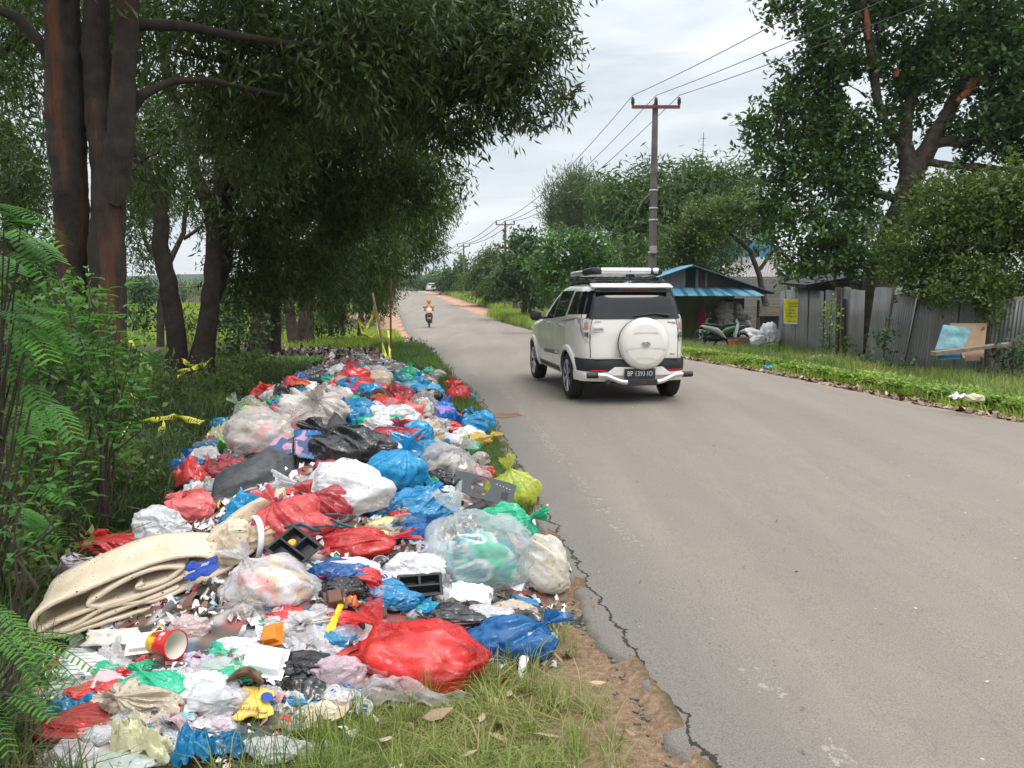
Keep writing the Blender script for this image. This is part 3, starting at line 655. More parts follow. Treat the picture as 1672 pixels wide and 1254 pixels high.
for box, col, lab, kw in far:
    kw = dict(kw)
    if kw.pop('skip', 0): continue
    kw.pop('col2', 0)
    if kw.get('surf') == 1: kw['surf'] = T
    st_ = kw.get('style', 'tied')
    nm = 'plastic_sheet' if st_ == 'sheet' else 'plastic_bag'
    cat = 'plastic film' if st_ == 'sheet' else 'rubbish bag'
    if any(k in lab for k in ('wrapper in', 'snack wrapper', 'food wrapper', 'packet', 'foil wrapper', 'tissue')): nm, cat = 'food_wrapper', 'wrapper'
    if 'rag' in lab: nm, cat = 'cloth_rag', 'rag'
    if 'paper cup' in lab: nm, cat = 'paper_cup', 'cup'
    if 'peelings' in lab: nm, cat = 'food_peelings', 'food waste'
    B(box, col, lab, name=nm, cat=cat, **kw)
# ---- smaller look-alike bags filling the gaps, and white film in the front litter
rf = random.Random(5)
def hitpix(x, y): return march(x, y, S)
def inpix(x, y, P):
    c = False
    for i in range(len(P)):
        (ax, ay), (bx, by) = P[i], P[(i + 1) % len(P)]
        if (ay > y) != (by > y) and x < (bx - ax) * (y - ay) / (by - ay) + ax: c = not c
    return c
kinds = [('white', 'crumpled white bag half buried among the bigger bags'), ('red', 'crumpled red bag half buried among the bigger bags'), ('blue', 'crumpled blue bag half buried among the bigger bags'), ('black', 'crumpled black bag half buried among the bigger bags'), ('green', 'crumpled green bag half buried among the bigger bags'), ('grey', 'crumpled grey bag half buried among the bigger bags'), ('beige', 'crumpled beige wrapper half buried among the bigger bags')]
KEEP = [(60,820,420,1055),(245,1020,335,1085),(440,870,530,945),(640,945,730,990),(335,695,650,835),(370,895,520,1005),(385,1050,485,1130),(360,1135,460,1205),(560,990,790,1145),(700,830,930,980),(730,760,880,835),(655,875,725,940),(600,910,650,960),(495,750,640,858),(420,805,540,895),(515,850,640,920)]
keep_ = lambda x, y: any(a < x < c and b < y < d for a, b, c, d in KEEP)
n = 0
while n < 125:
    x = rf.uniform(90, 880); y = rf.uniform(604, 1160)
    if not inpix(x, y, PO) or keep_(x, y): continue
    if rf.random() > (1.1 - (y - 600) / 700): continue
    p = hitpix(x, y)
    if poly_sd(np.array([p.x]), np.array([p.y]), pp)[0] < .18: continue
    s_ = rf.uniform(.09, .19) * (1.15 if p.y > 7 else .8); wp = s_ * FPX / p.y
    k = rf.choices(range(7), [2.6, 2.2, 3, 1.8, 1.2, 2.2, 2])[0]
    B((x - wp, y - wp * .55, x + wp, y + wp * .6), kinds[k][0], kinds[k][1], style=rf.choice(['crumple', 'crumple', 'sheet', 'tied']), group=kinds[k][0] + ' filler bags', name='small_plastic_bag', cat='small bag', sc=1)
    n += 1
n = 0
ZW = [(130,1060),(230,1010),(330,985),(420,960),(520,930),(620,960),(600,1080),(560,1150),(420,1200),(150,1210),(90,1130)]
fk = [((.78,.78,.80), .9, 'white film scrap in the front litter', 7), ((.72,.72,.74), .55, 'sheer film scrap in the front litter', 4), ((.70,.58,.62), .8, 'pinkish film scrap in the front litter', 3), ((.55,.05,.05), 1, 'red film scrap in the front litter', 1.5), ((.03,.25,.5), 1, 'blue film scrap in the front litter', 1.7), ((.35,.62,.66), .9, 'pale turquoise film scrap in the front litter', .8), ((.75,.55,.1), 1, 'yellow wrapper scrap in the front litter', 1.5), ((.80,.30,.06), 1, 'orange wrapper scrap in the front litter', 1.0), ((.03,.45,.25), 1, 'green film scrap in the front litter', .8), ((.10,.06,.04), 1, 'brown food scrap in the front litter', 1.2), ((.03,.03,.03), 1, 'black plastic scrap in the front litter', 1)]
while n < 290:
    x = rf.uniform(90, 620); y = rf.uniform(930, 1215)
    if not inpix(x, y, ZW) or keep_(x, y): continue
    k = rf.choices(range(len(fk)), [f[3] for f in fk])[0]; c, al, lb, _ = fk[k]; sw = rf.uniform(12, 34) * (.55 if k > 2 else 1)
    B((x - sw, y - sw * .6, x + sw, y + sw * .6), c, 'crumpled ' + lb, style=rf.choice(['sheet', 'sheet', 'crumple']), alpha=al, group=lb.split(' in ')[0] + 's', name='film_scrap', cat='scrap', sc=1)
    n += 1
# ================================================================ HARD AND FLAT THINGS ON THE HEAP
def on(px, py, lift=0):
    p = hitpix(px, py); return Vector((p.x, p.y, p.z + lift))
def facing(px): # z rotation that turns local -Y towards the camera
    return -math.atan((px - 836) / FPX)
# --- folded foam mattress
foam, t, N, L = new_mat('foam_cloth'); o_ = N('ShaderNodeOutputMaterial'); p_ = N('ShaderNodeBsdfPrincipled'); tc = N('ShaderNodeTexCoord'); OC = tc.outputs['Object']
c = nramp(N, L, nnoise(N, L, 5, 5, OC), [(.3, (.56, .45, .32)), (.6, (.70, .60, .46)), (.8, (.74, .65, .52))])
c = nmix(N, L, nramp(N, L, nnoise(N, L, 2.2, 3, OC), [(.55, (0, 0, 0)), (.75, (.75, .75, .75))]), c, (.36, .23, .12))
vo = N('ShaderNodeTexVoronoi'); vo.inputs['Scale'].default_value = 30; L(OC, vo.inputs['Vector'])
c = nmix(N, L, nmath(N, L, 'LESS_THAN', vo.outputs['Distance'], nmath(N, L, 'MULTIPLY', nnoise(N, L, 7, 2, OC), .22)), c, (.04, .03, .02))
L(c, p_.inputs['Base Color']); p_.inputs['Roughness'].default_value = .85; p_.inputs['Specular IOR Level'].default_value = .2
L(nbump(N, L, nmath(N, L, 'ADD', nnoise(N, L, 12, 5, OC, .6, .8), nmath(N, L, 'MULTIPLY', nnoise(N, L, 240, 2, OC), .12)), .7, .018), p_.inputs['Normal']); L(p_.outputs[0], o_.inputs[0])
fd, t, N, L = new_mat('foam_dark'); o_ = N('ShaderNodeOutputMaterial'); p_ = N('ShaderNodeBsdfPrincipled'); p_.inputs['Base Color'].default_value = (.34, .25, .16, 1); p_.inputs['Roughness'].default_value = .9; L(p_.outputs[0], o_.inputs[0])
mp0 = at(188, 1008, 3.68)
mat_ = empty('folded_mattress', mp0, 'stained cream foam mattress folded in layers on the left of the heap', 'mattress', rz=R(30)); mat_.scale = (1.04, .95, .86); mat_.rotation_euler = (0, R(-11), R(28))
Wx = 1.0
def ribbon(cfn, th, depth, ns, nd=10, shear=(0, 0), name='foam_layer', wob=.026, seed=0, gather=None):
    """thick ribbon: centre curve cfn(s)->(x,z); extruded to the back (y)"""
    s = np.linspace(0, 1, ns); cx, cz = cfn(s); tx, tz = np.gradient(cx), np.gradient(cz); ln = np.hypot(tx, tz) + 1e-9; nx, nz_ = -tz / ln, tx / ln
    prof = [(-1, -.6), (-.7, -1), (.7, -1), (1, -.6), (1, .6), (.7, 1), (-.7, 1), (-1, .6)]
    # cross-section ring in (thickness, depth) rounded at the front edge
    ring = [(-.5, 0.0), (-.42, -.5), (-.2, -.75), (.2, -.75), (.42, -.5), (.5, 0)]
    P = []
    ts = [(a, b * th * .5) for a, b in ring] + [(.5, depth * k / nd) for k in range(1, nd + 1)] + [(-.5, depth * k / nd) for k in range(nd, 0, -1)]
    for a, b in ts:
        dz = shear[1] * max(b, 0); dx = shear[0] * max(b, 0)
        wv = (fbm(np.stack([s * 6, 0 * s + b * 6, 0 * s], -1), seed, 3) - .5) * wob * 2
        P.append(np.stack([cx + nx * (a * th + wv) + dx, 0 * s + b, cz + nz_ * (a * th + wv) + dz], -1))
    P = np.stack(P, 1); k = P.shape[1]
    if gather: P = gather(P)
    F = []
    i = np.arange(ns - 1); j = np.arange(k); I, J = np.meshgrid(i, j, indexing='ij'); J2 = (J + 1) % k
    F = np.stack([I * k + J, I * k + J2, (I + 1) * k + J2, (I + 1) * k + J], -1).reshape(-1, 4)
    me = mesh_np(name, P.reshape(-1, 3), F); o = link(name, me, foam, mat_, smooth=True); return o
def gath(P):
    x = P[..., 0]; g = sm(.15, .62, x); P = P.copy()
    P[..., 2] = P[..., 2] * (1 - .45 * g) + .02 * g; P[..., 1] = P[..., 1] * (1 - .3 * g) + .05 * g
    return P
def spiral(s):
    a = s * 2 * math.pi * 2.35 + math.pi * .9; q = .10 + .90 * s
    ca_ = np.cos(a); return .20 + .47 * q * np.sign(ca_) * np.abs(ca_) ** .8 - .10 * q, .140 + .118 * q ** .9 * np.sin(a) * (1 - .1 * s) + .035 * ca_ * q + .012 * np.sin(a * 3.3 + 1) * q
ribbon(spiral, .026, .30, 150, shear=(.25, .18), gather=gath, seed=3)
def lower(s):
    a = math.pi * (.5 + 1.05 * s); return .12 + .34 * np.cos(a) * (1 + .6 * (1 - s)) , .04 + .055 * np.sin(a)
ribbon(lower, .024, .22, 60, shear=(.1, .0), seed=5)
def skirt(s): return -.34 + 1.0 * s, .005 + .10 * s ** 1.6 + .035 * np.sin(s * 7)
ribbon(skirt, .024, .20, 60, shear=(.0, .22), seed=8)
# swollen end past the strap
def lobe(name, c, sz, rot, seed, wr=.08):
    nu, nv = 64, 44; ph = np.linspace(0, 2 * np.pi, nu, endpoint=False); th = np.linspace(0, np.pi, nv); P, Q_ = np.meshgrid(ph, th, indexing='ij')
    d = np.stack([np.sin(Q_) * np.cos(P), np.sin(Q_) * np.sin(P), np.cos(Q_)], -1); d2 = np.sign(d) * np.abs(d) ** .8
    d2 = d2 * (1 + wr * (rdg(d * np.array([.8, 2.2, 3.0]) + seed, seed, 2) - .5)[..., None] * 2)
    V = (d2 * np.array(sz) * .5).reshape(-1, 3) @ np.array(Euler(rot).to_matrix()).T + np.array(c)
    return link(name, mesh_np(name, V, gridF(nu, nv, True)), foam, mat_, smooth=True)
lobe('swollen_end', (.80, .10, .165), (.40, .24, .19), (0, R(-4), R(10)), 5, .10)
lobe('rolled_corner', (.56, .03, .19), (.13, .15, .25), (0, R(20), 0), 9, .14)
lobe('swollen_end', (.70, .22, .075), (.44, .2, .13), (0, 0, R(8)), 12, .12)
mb = MB()
for k in range(5):
    mb.grid(lambda u, v, k=k: (.50 + .34 * u, .30 + .16 * k * .25 + .03 * math.sin(u * 5 + k), .24 + .028 * k + .07 * u + .02 * math.sin(u * 3.1) - .03 * (v - .5) ** 2 + .012 * math.cos(v * 3), ) if False else (.46 + .40 * u + .01 * k, .20 + .035 * k + .06 * u, .20 + .10 * u + .05 * math.sin(u * 3.0) * (1 - .12 * k) - .12 * v * (1 - .3 * u)), 18, 5)
lay = mb.build('fanned_layer', foam, mat_, smooth=True); md = lay.modifiers.new('s', 'SOLIDIFY'); md.thickness = .02
mb = MB(); pts = [Vector((.66 + .03 * math.sin(a * 1.3), .05 - .145 * math.cos(a), .16 + .125 * math.sin(a))) for a in np.linspace(-1.3, 1.9, 26)]
mb.grid(lambda u, v: pts[int(round(u * 25))] + Vector(((v - .5) * .028, 0, 0)), 26, 3)
st = mb.build('strap', simple('white_strap', (.70, .69, .76), .6), mat_, smooth=True); md = st.modifiers.new('s', 'SOLIDIFY'); md.thickness = .005
# --- red and yellow noodle cup lying on its side
nm, t, N, L = new_mat('printed_noodle_cup'); o_ = N('ShaderNodeOutputMaterial'); p_ = N('ShaderNodeBsdfPrincipled'); tc = N('ShaderNodeTexCoord'); OC = tc.outputs['Object']
sp_ = N('ShaderNodeSeparateXYZ'); L(OC, sp_.inputs[0])
yl = nmath(N, L, 'ADD', sp_.outputs['Z'], nmath(N, L, 'MULTIPLY', nmath(N, L, 'SUBTRACT', nnoise(N, L, 22, 3, OC), .5), .12))
c = nramp(N, L, nmath(N, L, 'MULTIPLY', yl, 8), [(.0, (.80, .42, .02)), (.22, (.85, .50, .03)), (.34, (.75, .12, .02)), (.42, (.68, .02, .02))]); L(c, p_.inputs['Base Color']); p_.inputs['Roughness'].default_value = .35; L(p_.outputs[0], o_.inputs[0])
RED = simple('red_print', (.62, .02, .02), .4, var=.05); WH = simple('white_foam', (.80, .80, .80), .55, var=.04); IN = simple('cup_inside', (.74, .70, .62), .6, var=.08); BLK = simple('black_tray_plastic', (.012, .012, .013), .25, var=.1, bump=.15); GRD = simple('grey_board', (.07, .075, .085), .45, var=.12)
def pose(o, ax, roll=0):
    """point local +Z along ax"""
    o.rotation_mode = 'QUATERNION'; o.rotation_quaternion = Vector(ax).to_track_quat('Z', 'Y') @ Euler((0, 0, roll)).to_quaternion()
cp = empty('noodle_cup', on(276, 1072, .055), 'red and yellow instant noodle cup lying open on its side', 'cup'); pose(cp, (.86, -.42, .10))
cp.location += Vector((-.06, 0, 0))
mb = MB().lathe([(.0, 0), (.040, 0), (.042, .004), (.056, .122)], 40); mb.build('cup_wall', nm, cp, True)
MB().lathe([(.0565, .120), (.060, .122), (.060, .127), (.055, .128)], 40).build('rim', RED, cp, True)
MB().lathe([(.0545, .126), (.041, .03), (0, .03)], 40).build('cup_inside', IN, cp, True)
def wrap_patch(name, a0, a1, z0, z1, mat, par, r0=.0428, r1=.0573, off=.0006, h=.122):
    fr = lambda z: r0 + (r1 - r0) * z / h + off
    return MB().grid(lambda u, v: Vector((fr(z0 + (z1 - z0) * v) * math.cos(a0 + (a1 - a0) * u), fr(z0 + (z1 - z0) * v) * math.sin(a0 + (a1 - a0) * u), z0 + (z1 - z0) * v)), 8, 4).build(name, mat, par, True)
CA = -1.9  # side towards the camera, set from the pose
Mi = cp.rotation_quaternion.to_matrix().transposed() @ Vector((.1, -.75, .62)); CA = math.atan2(Mi.y, Mi.x)
LBW = simple('label_white', (.72, .70, .66), .5, var=.05); LBK = simple('label_black', (.03, .03, .03), .5, var=.05)
wrap_patch('barcode', CA + .10, CA - .12 , .078, .094, LBW, cp); 
for k in range(6): wrap_patch('barcode_bar', CA + .085 - .034 * k, CA + .068 - .034 * k, .080, .092, LBK, cp, off=.0012)
wrap_patch('ingredients', CA - .55, CA - .25, .072, .098, LBW, cp)
for k in range(3): wrap_patch('chilli', CA - .62, CA - .16, .022 + .016 * k, .032 + .016 * k, simple('chilli_red', (.28, .01, .015), .3), cp)
# --- meal trays
def tray(px, py, w_, d_, label, ax, roll, extra=False, mat=None):
    T_ = empty('meal_tray', on(px, py, .05), label, 'food tray'); pose(T_, ax, roll); m_ = mat or BLK
    z = .0; h = .032; mb = MB()
    def cell(x0, x1, y0, y1):
        i = .012
        V = [(x0,y0,h),(x1,y0,h),(x1,y1,h),(x0,y1,h),(x0+i,y0+i,z),(x1-i,y0+i,z),(x1-i,y1-i,z),(x0+i,y1-i,z)]
        mb.add([Vector(v) for v in V], [(0,1,5,4),(1,2,6,5),(2,3,7,6),(3,0,4,7),(4,5,6,7)])
    g = .005
    xs = [(-w_/2+g, -.0*w_-g), (.0*w_+g, w_/2-g)]
    cell(xs[0][0], xs[0][1], -.02*d_+g, d_/2-g); cell(xs[1][0], xs[1][1], -.02*d_+g, d_/2-g); cell(xs[0][0], xs[1][1], -d_/2+g, -.02*d_-g)
    for c_, dd in [((0, -.02*d_, h), (w_, 2*g, .002)), ((0, d_/4, h), (2*g, d_/2-.003, .0021)), ((0, d_/2, h), (w_+.012, 2*g+.004, .0022)), ((0, -d_/2, h), (w_+.012, 2*g+.004, .0022)), ((w_/2, 0, h), (2*g+.004, d_-.006, .0023)), ((-w_/2, 0, h), (2*g+.004, d_-.006, .0023))]: mb.box(c_, dd)
    o = mb.build('tray', m_, T_); md = o.modifiers.new('s', 'SOLIDIFY'); md.thickness = .0015
    if extra:
        MB().lathe([(0, .008), (.020, .008), (.022, .004), (.022, 0)], 20, Matrix.Translation((-.05, .02, .004))).build('orange_slice', simple('orange_slice', (.75, .36, .03), .4, var=.2, scale=60), T_, True)
    return T_
tray(483, 918, .21, .17, 'black compartment tray with an orange slice left in it', (-.1, -.55, .80), R(-32), True)
tray(686, 980, .20, .12, 'empty black compartment tray behind the huge red bag', (.05, -.50, .85), R(3))
def clam(px, py, w_, d_, h, label, ax, roll, mat, up=False, name='foam_box', cat='takeaway box'):
    o = empty(name, on(px, py, .05), label, cat); pose(o, ax, roll); mb = MB(); s_ = .78
    V = [(-w_/2,-d_/2,0),(w_/2,-d_/2,0),(w_/2,d_/2,0),(-w_/2,d_/2,0),(-w_/2*s_,-d_/2*s_,h),(w_/2*s_,-d_/2*s_,h),(w_/2*s_,d_/2*s_,h),(-w_/2*s_,d_/2*s_,h)]
    mb.add([Vector(v) for v in V], [(0,1,5,4),(1,2,6,5),(2,3,7,6),(3,0,4,7),(4,5,6,7)]).build('box_shell', mat, o, False, .006)
    mb = MB()
    for c_, dd in [((0,-d_/2-.005,-.001),(w_+.02,.012,.003)),((0,d_/2+.005,-.001),(w_+.02,.012,.003)),((-w_/2-.005,0,-.0012),(.012,d_,.003)),((w_/2+.005,0,-.0012),(.012,d_,.003))]: mb.box(c_, dd)
    mb.build('rim', mat, o); return o
clam(434, 1100, .145, .12, .035, 'white foam takeaway box lid lying upside down in the front litter', (.25, -.50, .85), R(-25), WH)
clam(236, 1072, .12, .07, .02, 'white foam box end sticking out beside the noodle cup', (.0, -.7, .75), R(8), WH)
clam(446, 1058, .075, .07, .035, 'small orange paper food carton in the front litter', (-.3, -.75, .55), R(20), simple('orange_carton', (.80, .22, .02), .5, var=.2, scale=15), name='food_carton', cat='carton')
clam(182, 1134, .10, .06, .03, 'pale pink plastic box in the lower left litter', (.15, -.55, .8), R(-18), simple('pink_plastic', (.68, .40, .42), .4), name='pink_box', cat='box')
clam(548, 998, .075, .075, .05, 'brown and gold open carton in front of the deep blue bag', (.1, -.7, .7), R(10), simple('brown_carton', (.13, .05, .035), .5, var=.3), name='brown_carton', cat='carton')
# --- plastic drink cups with blue labels
CUPM = plastic((.66, .67, .69), .5, .1, .12, .25, 'cup'); BLAB = simple('blue_label', (.02, .04, .22), .4, var=.1); LIDM = plastic((.74, .75, .77), .8, .1, .15, .2, 'lid')
cups = [(713, 893, (.3, -.6, .75), 'lid up, topmost of the cluster beside the clear bag'), (690, 905, (-.2, -.6, .75), 'second from the top, left in the cluster beside the clear bag'), (712, 923, (.35, -.55, .72), 'lowest in the cluster beside the clear bag'), (678, 893, (0, -.5, .85), 'pale and empty at the left end of the cluster'), (582, 945, (-.4, -.5, .75), 'on the navy bag beside the food tray'), (628, 955, (.3, -.4, .85), 'half sunk in sheer film right of the navy bag'), (596, 1172, (-.1, -.75, .6), 'lying in the grass below the huge red bag'), (544, 1148, (-.3, -.5, .75), 'crumpled at the front by the torn black bag')]
for k, (x, y_, ax, lb) in enumerate(cups):
    o = empty('plastic_cup', on(x, y_, .035), 'blue labelled cup, ' + lb, 'plastic cup', group='clear drink cups with a blue label'); pose(o, ax, k * 1.3)
    MB().lathe([(.0, -.055), (.022, -.055), (.024, -.05), (.031, .0)], 22).build('cup_wall', CUPM, o, True)
    MB().lathe([(.031, .0), (.034, .001), (.034, .004), (.028, .004), (.026, .001), (0, .001)], 22).build('lid', LIDM, o, True)
    MB().box((0, 0, .0025), (.026, .022, .001)).build('blue_label', BLAB, o)
    MB().box((0, 0, .0036), (.004, .018, .001)).build('label_stripe', LBW, o)
o = empty('plastic_cup', on(622, 938, .04), 'open clear drink cup with a black straw on the white carrier bag', 'plastic cup'); pose(o, (.2, -.6, .75))
MB().lathe([(.0, -.06), (.028, -.06), (.030, -.055), (.042, .01), (.045, .012), (.045, .016), (.041, .014)], 26).build('cup_wall', CUPM, o, True)
MB().tube([(-.01, 0, -.03), (.075, .03, .035)], .004, 8).build('straw', simple('black_straw', (.02, .02, .022), .35), o, True)
# --- dark grey speaker board with a round cut-out
gp = empty('panel_board', at(789, 797, 5.85), 'dark grey board with a round cut-out leaning by the yellow green bag', 'board', rz=R(-12)); gp.rotation_euler = (R(-30), R(12), R(-8))
mb = MB(); Wp, Hp = .46, .17; cxp, czp, rp = -.02, .01, .070; n = 40
outer = []
for k in range(n):
    a = 2 * math.pi * k / n; ca, sa = math.cos(a), math.sin(a); s_ = min((Wp / 2) / max(abs(ca), 1e-6) if ca > 0 else (Wp / 2) / max(abs(ca), 1e-6), (Hp / 2) / max(abs(sa), 1e-6))
    x_, z_ = ca * s_, sa * s_
    if x_ < -.1 and z_ > 0: z_ *= 1.0
    if x_ < -.1 and z_ < 0: z_ *= max(.05, 1 + (x_ + .1) * 8)
    outer.append((x_, z_))
V = []
for yv_ in (-.007, .007):
    V += [(x_, yv_, z_) for x_, z_ in outer] + [(cxp + rp * math.cos(2 * math.pi * k / n), yv_, czp + rp * math.sin(2 * math.pi * k / n)) for k in range(n)]
F = []
for k in range(n):
    k2 = (k + 1) % n
    F += [(k, k2, n + k2, n + k), (2*n + k2, 2*n + k, 3*n + k, 3*n + k2), (k, 2*n + k, 2*n + k2, k2), (n + k2, 3*n + k2, 3*n + k, n + k)]
mb.add(V, F); mb.build('board', GRD, gp)
mb = MB(); mb.box((.165, -.0085, -.02), (.05, .002, .05)); mb.build('square_hole', LBK, gp)
mb = MB(); [mb.box((.09 + .025 * i, -.0085, .05 - .004 * i), (.006, .002, .006)) for i in range(5)]; mb.build('screw', LBW, gp)
# curved brown bark-like strip
mb = MB(); pts = [at(726 + 22 * math.sin(a * 1.9), 770 + 46 * a, 6.75 - .25 * a) for a in np.linspace(0, 1, 10)]
mb.grid(lambda u, v: pts[int(round(u * 9))] + Vector(((v - .5) * (.05 + .06 * math.sin(u * 3)), 0, .01 * math.sin(v * 9))), 10, 5)
o = mb.build('cardboard_strip', simple('brown_board', (.20, .095, .045), .85, var=.3, bump=.4), smooth=True); md = o.modifiers.new('s', 'SOLIDIFY'); md.thickness = .012; tag(o, 'curved brown strip of wet cardboard left of the grey board', 'cardboard')
# black boot shape
sh = empty('black_boot', on(764, 842, .0), 'old black boot lying behind the emerald green bag', 'boot', rz=R(25))
MB().tube([(-.13, 0, -.02), (-.08, 0, .0), (0, 0, .015), (.07, 0, .035), (.12, 0, .05)], [.02, .032, .04, .045, .044], 20).build('boot_shaft', simple('black_leather', (.02, .02, .022), .5, var=.3, bump=.5), sh, True)
MB().lathe([(.044, 0), (.049, .004), (.049, .014), (.041, .016), (.033, -.05)], 20, Matrix.Translation((.118, 0, .049)) @ Matrix.Rotation(R(75), 4, 'Y')).build('boot_collar', simple('black_cuff', (.03, .03, .034), .6), sh, True)
# --- big dark mats and patterned cloth leaning round the bin bag
def sheet_px(name, corners, nu, nv, mat, label, cat, bulge=.05, seed=1, th=.01, wr=.05, par=None, lift=0):
    """corners: four (px,py,Y) in order"""
    a, b, c_, d = [at(*q) for q in corners]
    U_, V_ = np.meshgrid(np.linspace(0, 1, nu), np.linspace(0, 1, nv), indexing='ij'); U1, V1 = U_[..., None], V_[..., None]
    P = (np.array(a) * (1 - U1) * (1 - V1) + np.array(b) * U1 * (1 - V1) + np.array(c_) * U1 * V1 + np.array(d) * (1 - U1) * V1)
    nr = np.cross(np.array(b) - np.array(a), np.array(d) - np.array(a)); nr = nr / np.linalg.norm(nr)
    if nr[1] > 0: nr = -nr
    q = np.stack([U_ * 2.2, V_ * 2.2, 0 * U_], -1)
    h = bulge * np.sin(U_ * math.pi) * np.sin(V_ * math.pi) + wr * (rdg(q + seed, seed, 3) - .45)
    P = P + nr * h[..., None]
    org = P.reshape(-1, 3).mean(0)
    me = mesh_np(name, P.reshape(-1, 3) - org, gridF(nu, nv)); o = link(name, me, mat, par, smooth=True); o.location = org
    if th: md = o.modifiers.new('s', 'SOLIDIFY'); md.thickness = th; md.offset = 0
    if not par: tag(o, label, cat)
    return o
MATM = simple('dusty_black_sheet', (.055, .058, .062), .5, var=.45, scale=7, bump=.5, bscale=25); DKM = simple('dark_grey_vinyl', (.035, .036, .04), .5, var=.3, bump=.3)
sheet_px('rubber_mat', [(342, 828, 5.37), (352, 776, 5.62), (480, 712, 5.97), (482, 800, 5.62)], 40, 30, MATM, 'dusty dark grey sheet draped over the left centre of the heap', 'mat', .10, 3, .008)
sheet_px('rubber_mat', [(478, 836, 5.62), (480, 745, 5.87), (522, 700, 6.12), (516, 790, 5.72)], 26, 26, DKM, 'black vinyl panel standing between the patterned cloth and the bin bag', 'mat', .03, 7, .01, .03)
sheet_px('vinyl_flap', [(498, 785, 5.74), (545, 672, 6.37), (578, 704, 6.32), (520, 790, 5.72)], 26, 20, DKM, 'curled dark vinyl flap arching over the black bin bag', 'vinyl flap', .10, 11, .02, .03)
# patterned cloth
pm, t, N, L = new_mat('patterned_cloth'); o_ = N('ShaderNodeOutputMaterial'); p_ = N('ShaderNodeBsdfPrincipled'); tc = N('ShaderNodeTexCoord')
vo = N('ShaderNodeTexVoronoi'); vo.inputs['Scale'].default_value = 9; vo.distance = 'CHEBYCHEV'; L(tc.outputs['Object'], vo.inputs['Vector']); sc_ = N('ShaderNodeSeparateColor'); L(vo.outputs['Color'], sc_.inputs[0])
cr = N('ShaderNodeValToRGB'); cr.color_ramp.interpolation = 'CONSTANT'; el = cr.color_ramp.elements
for k_, (ps, cc_) in enumerate([(0, (.42, .24, .33)), (.42, (.07, .09, .20)), (.52, (.20, .38, .10)), (.70, (.38, .21, .30)), (.86, (.10, .20, .32))]):
    if k_ > 1: el.new(.5)
    el[k_].position = ps; el[k_].color = (*cc_, 1)
L(sc_.outputs[0], cr.inputs[0]); L(cr.outputs[0], p_.inputs['Base Color']); p_.inputs['Roughness'].default_value = .8; L(p_.outputs[0], o_.inputs[0])
sheet_px('patterned_cloth', [(416, 768, 5.67), (440, 722, 5.92), (480, 712, 6.04), (476, 738, 5.82)], 22, 22, pm, 'pink, green and blue patterned cloth left of the bin bag', 'cloth', .03, 4, .01)
sheet_px('patterned_cloth', [(482, 746, 5.80), (482, 706, 6.04), (526, 700, 6.12), (512, 752, 5.82)], 22, 22, pm, 'pink and green patterned flap with a blue top edge beside the bin bag', 'cloth', .02, 6, .01)
sheet_px('blue_band', [(480, 714, 5.98), (480, 702, 6.07), (530, 698, 6.12), (528, 710, 6.02)], 10, 4, simple('blue_cloth', (.02, .13, .33), .7), 'blue cloth strip along the patterned flap', 'cloth strip', .01, 6, .008, .01)
# sack strap
sheet_px('brown_strap', [(504, 636, 8.6), (512, 632, 8.6), (546, 672, 8.0), (538, 676, 8.0)], 14, 3, simple('brown_tape', (.38, .19, .05), .5), 'brown packing tape across the big grubby white sack', 'tape', .08, 6, .004, .01)
# --- teal garden hose / cord pile
mb = MB(); rg2 = random.Random(3)
for k in range(5):
    pts = []
    for i in range(9):
        u_ = i / 8; p = on(470 + 104 * u_ + rg2.uniform(-8, 8), 882 - 28 * u_ * (k % 2) + 12 * math.sin(u_ * 5 + k * 1.3), .075 + .03 * math.sin(u_ * 7 + k)); pts.append(p)
    mb.tube(pts, .009 - .001 * k, 7)
o = mb.build('tangled_cord', simple('teal_cord', (.025, .085, .10), .45), smooth=True); tag(o, 'tangled dark teal cord lying across the coral and flat red bags', 'cord')
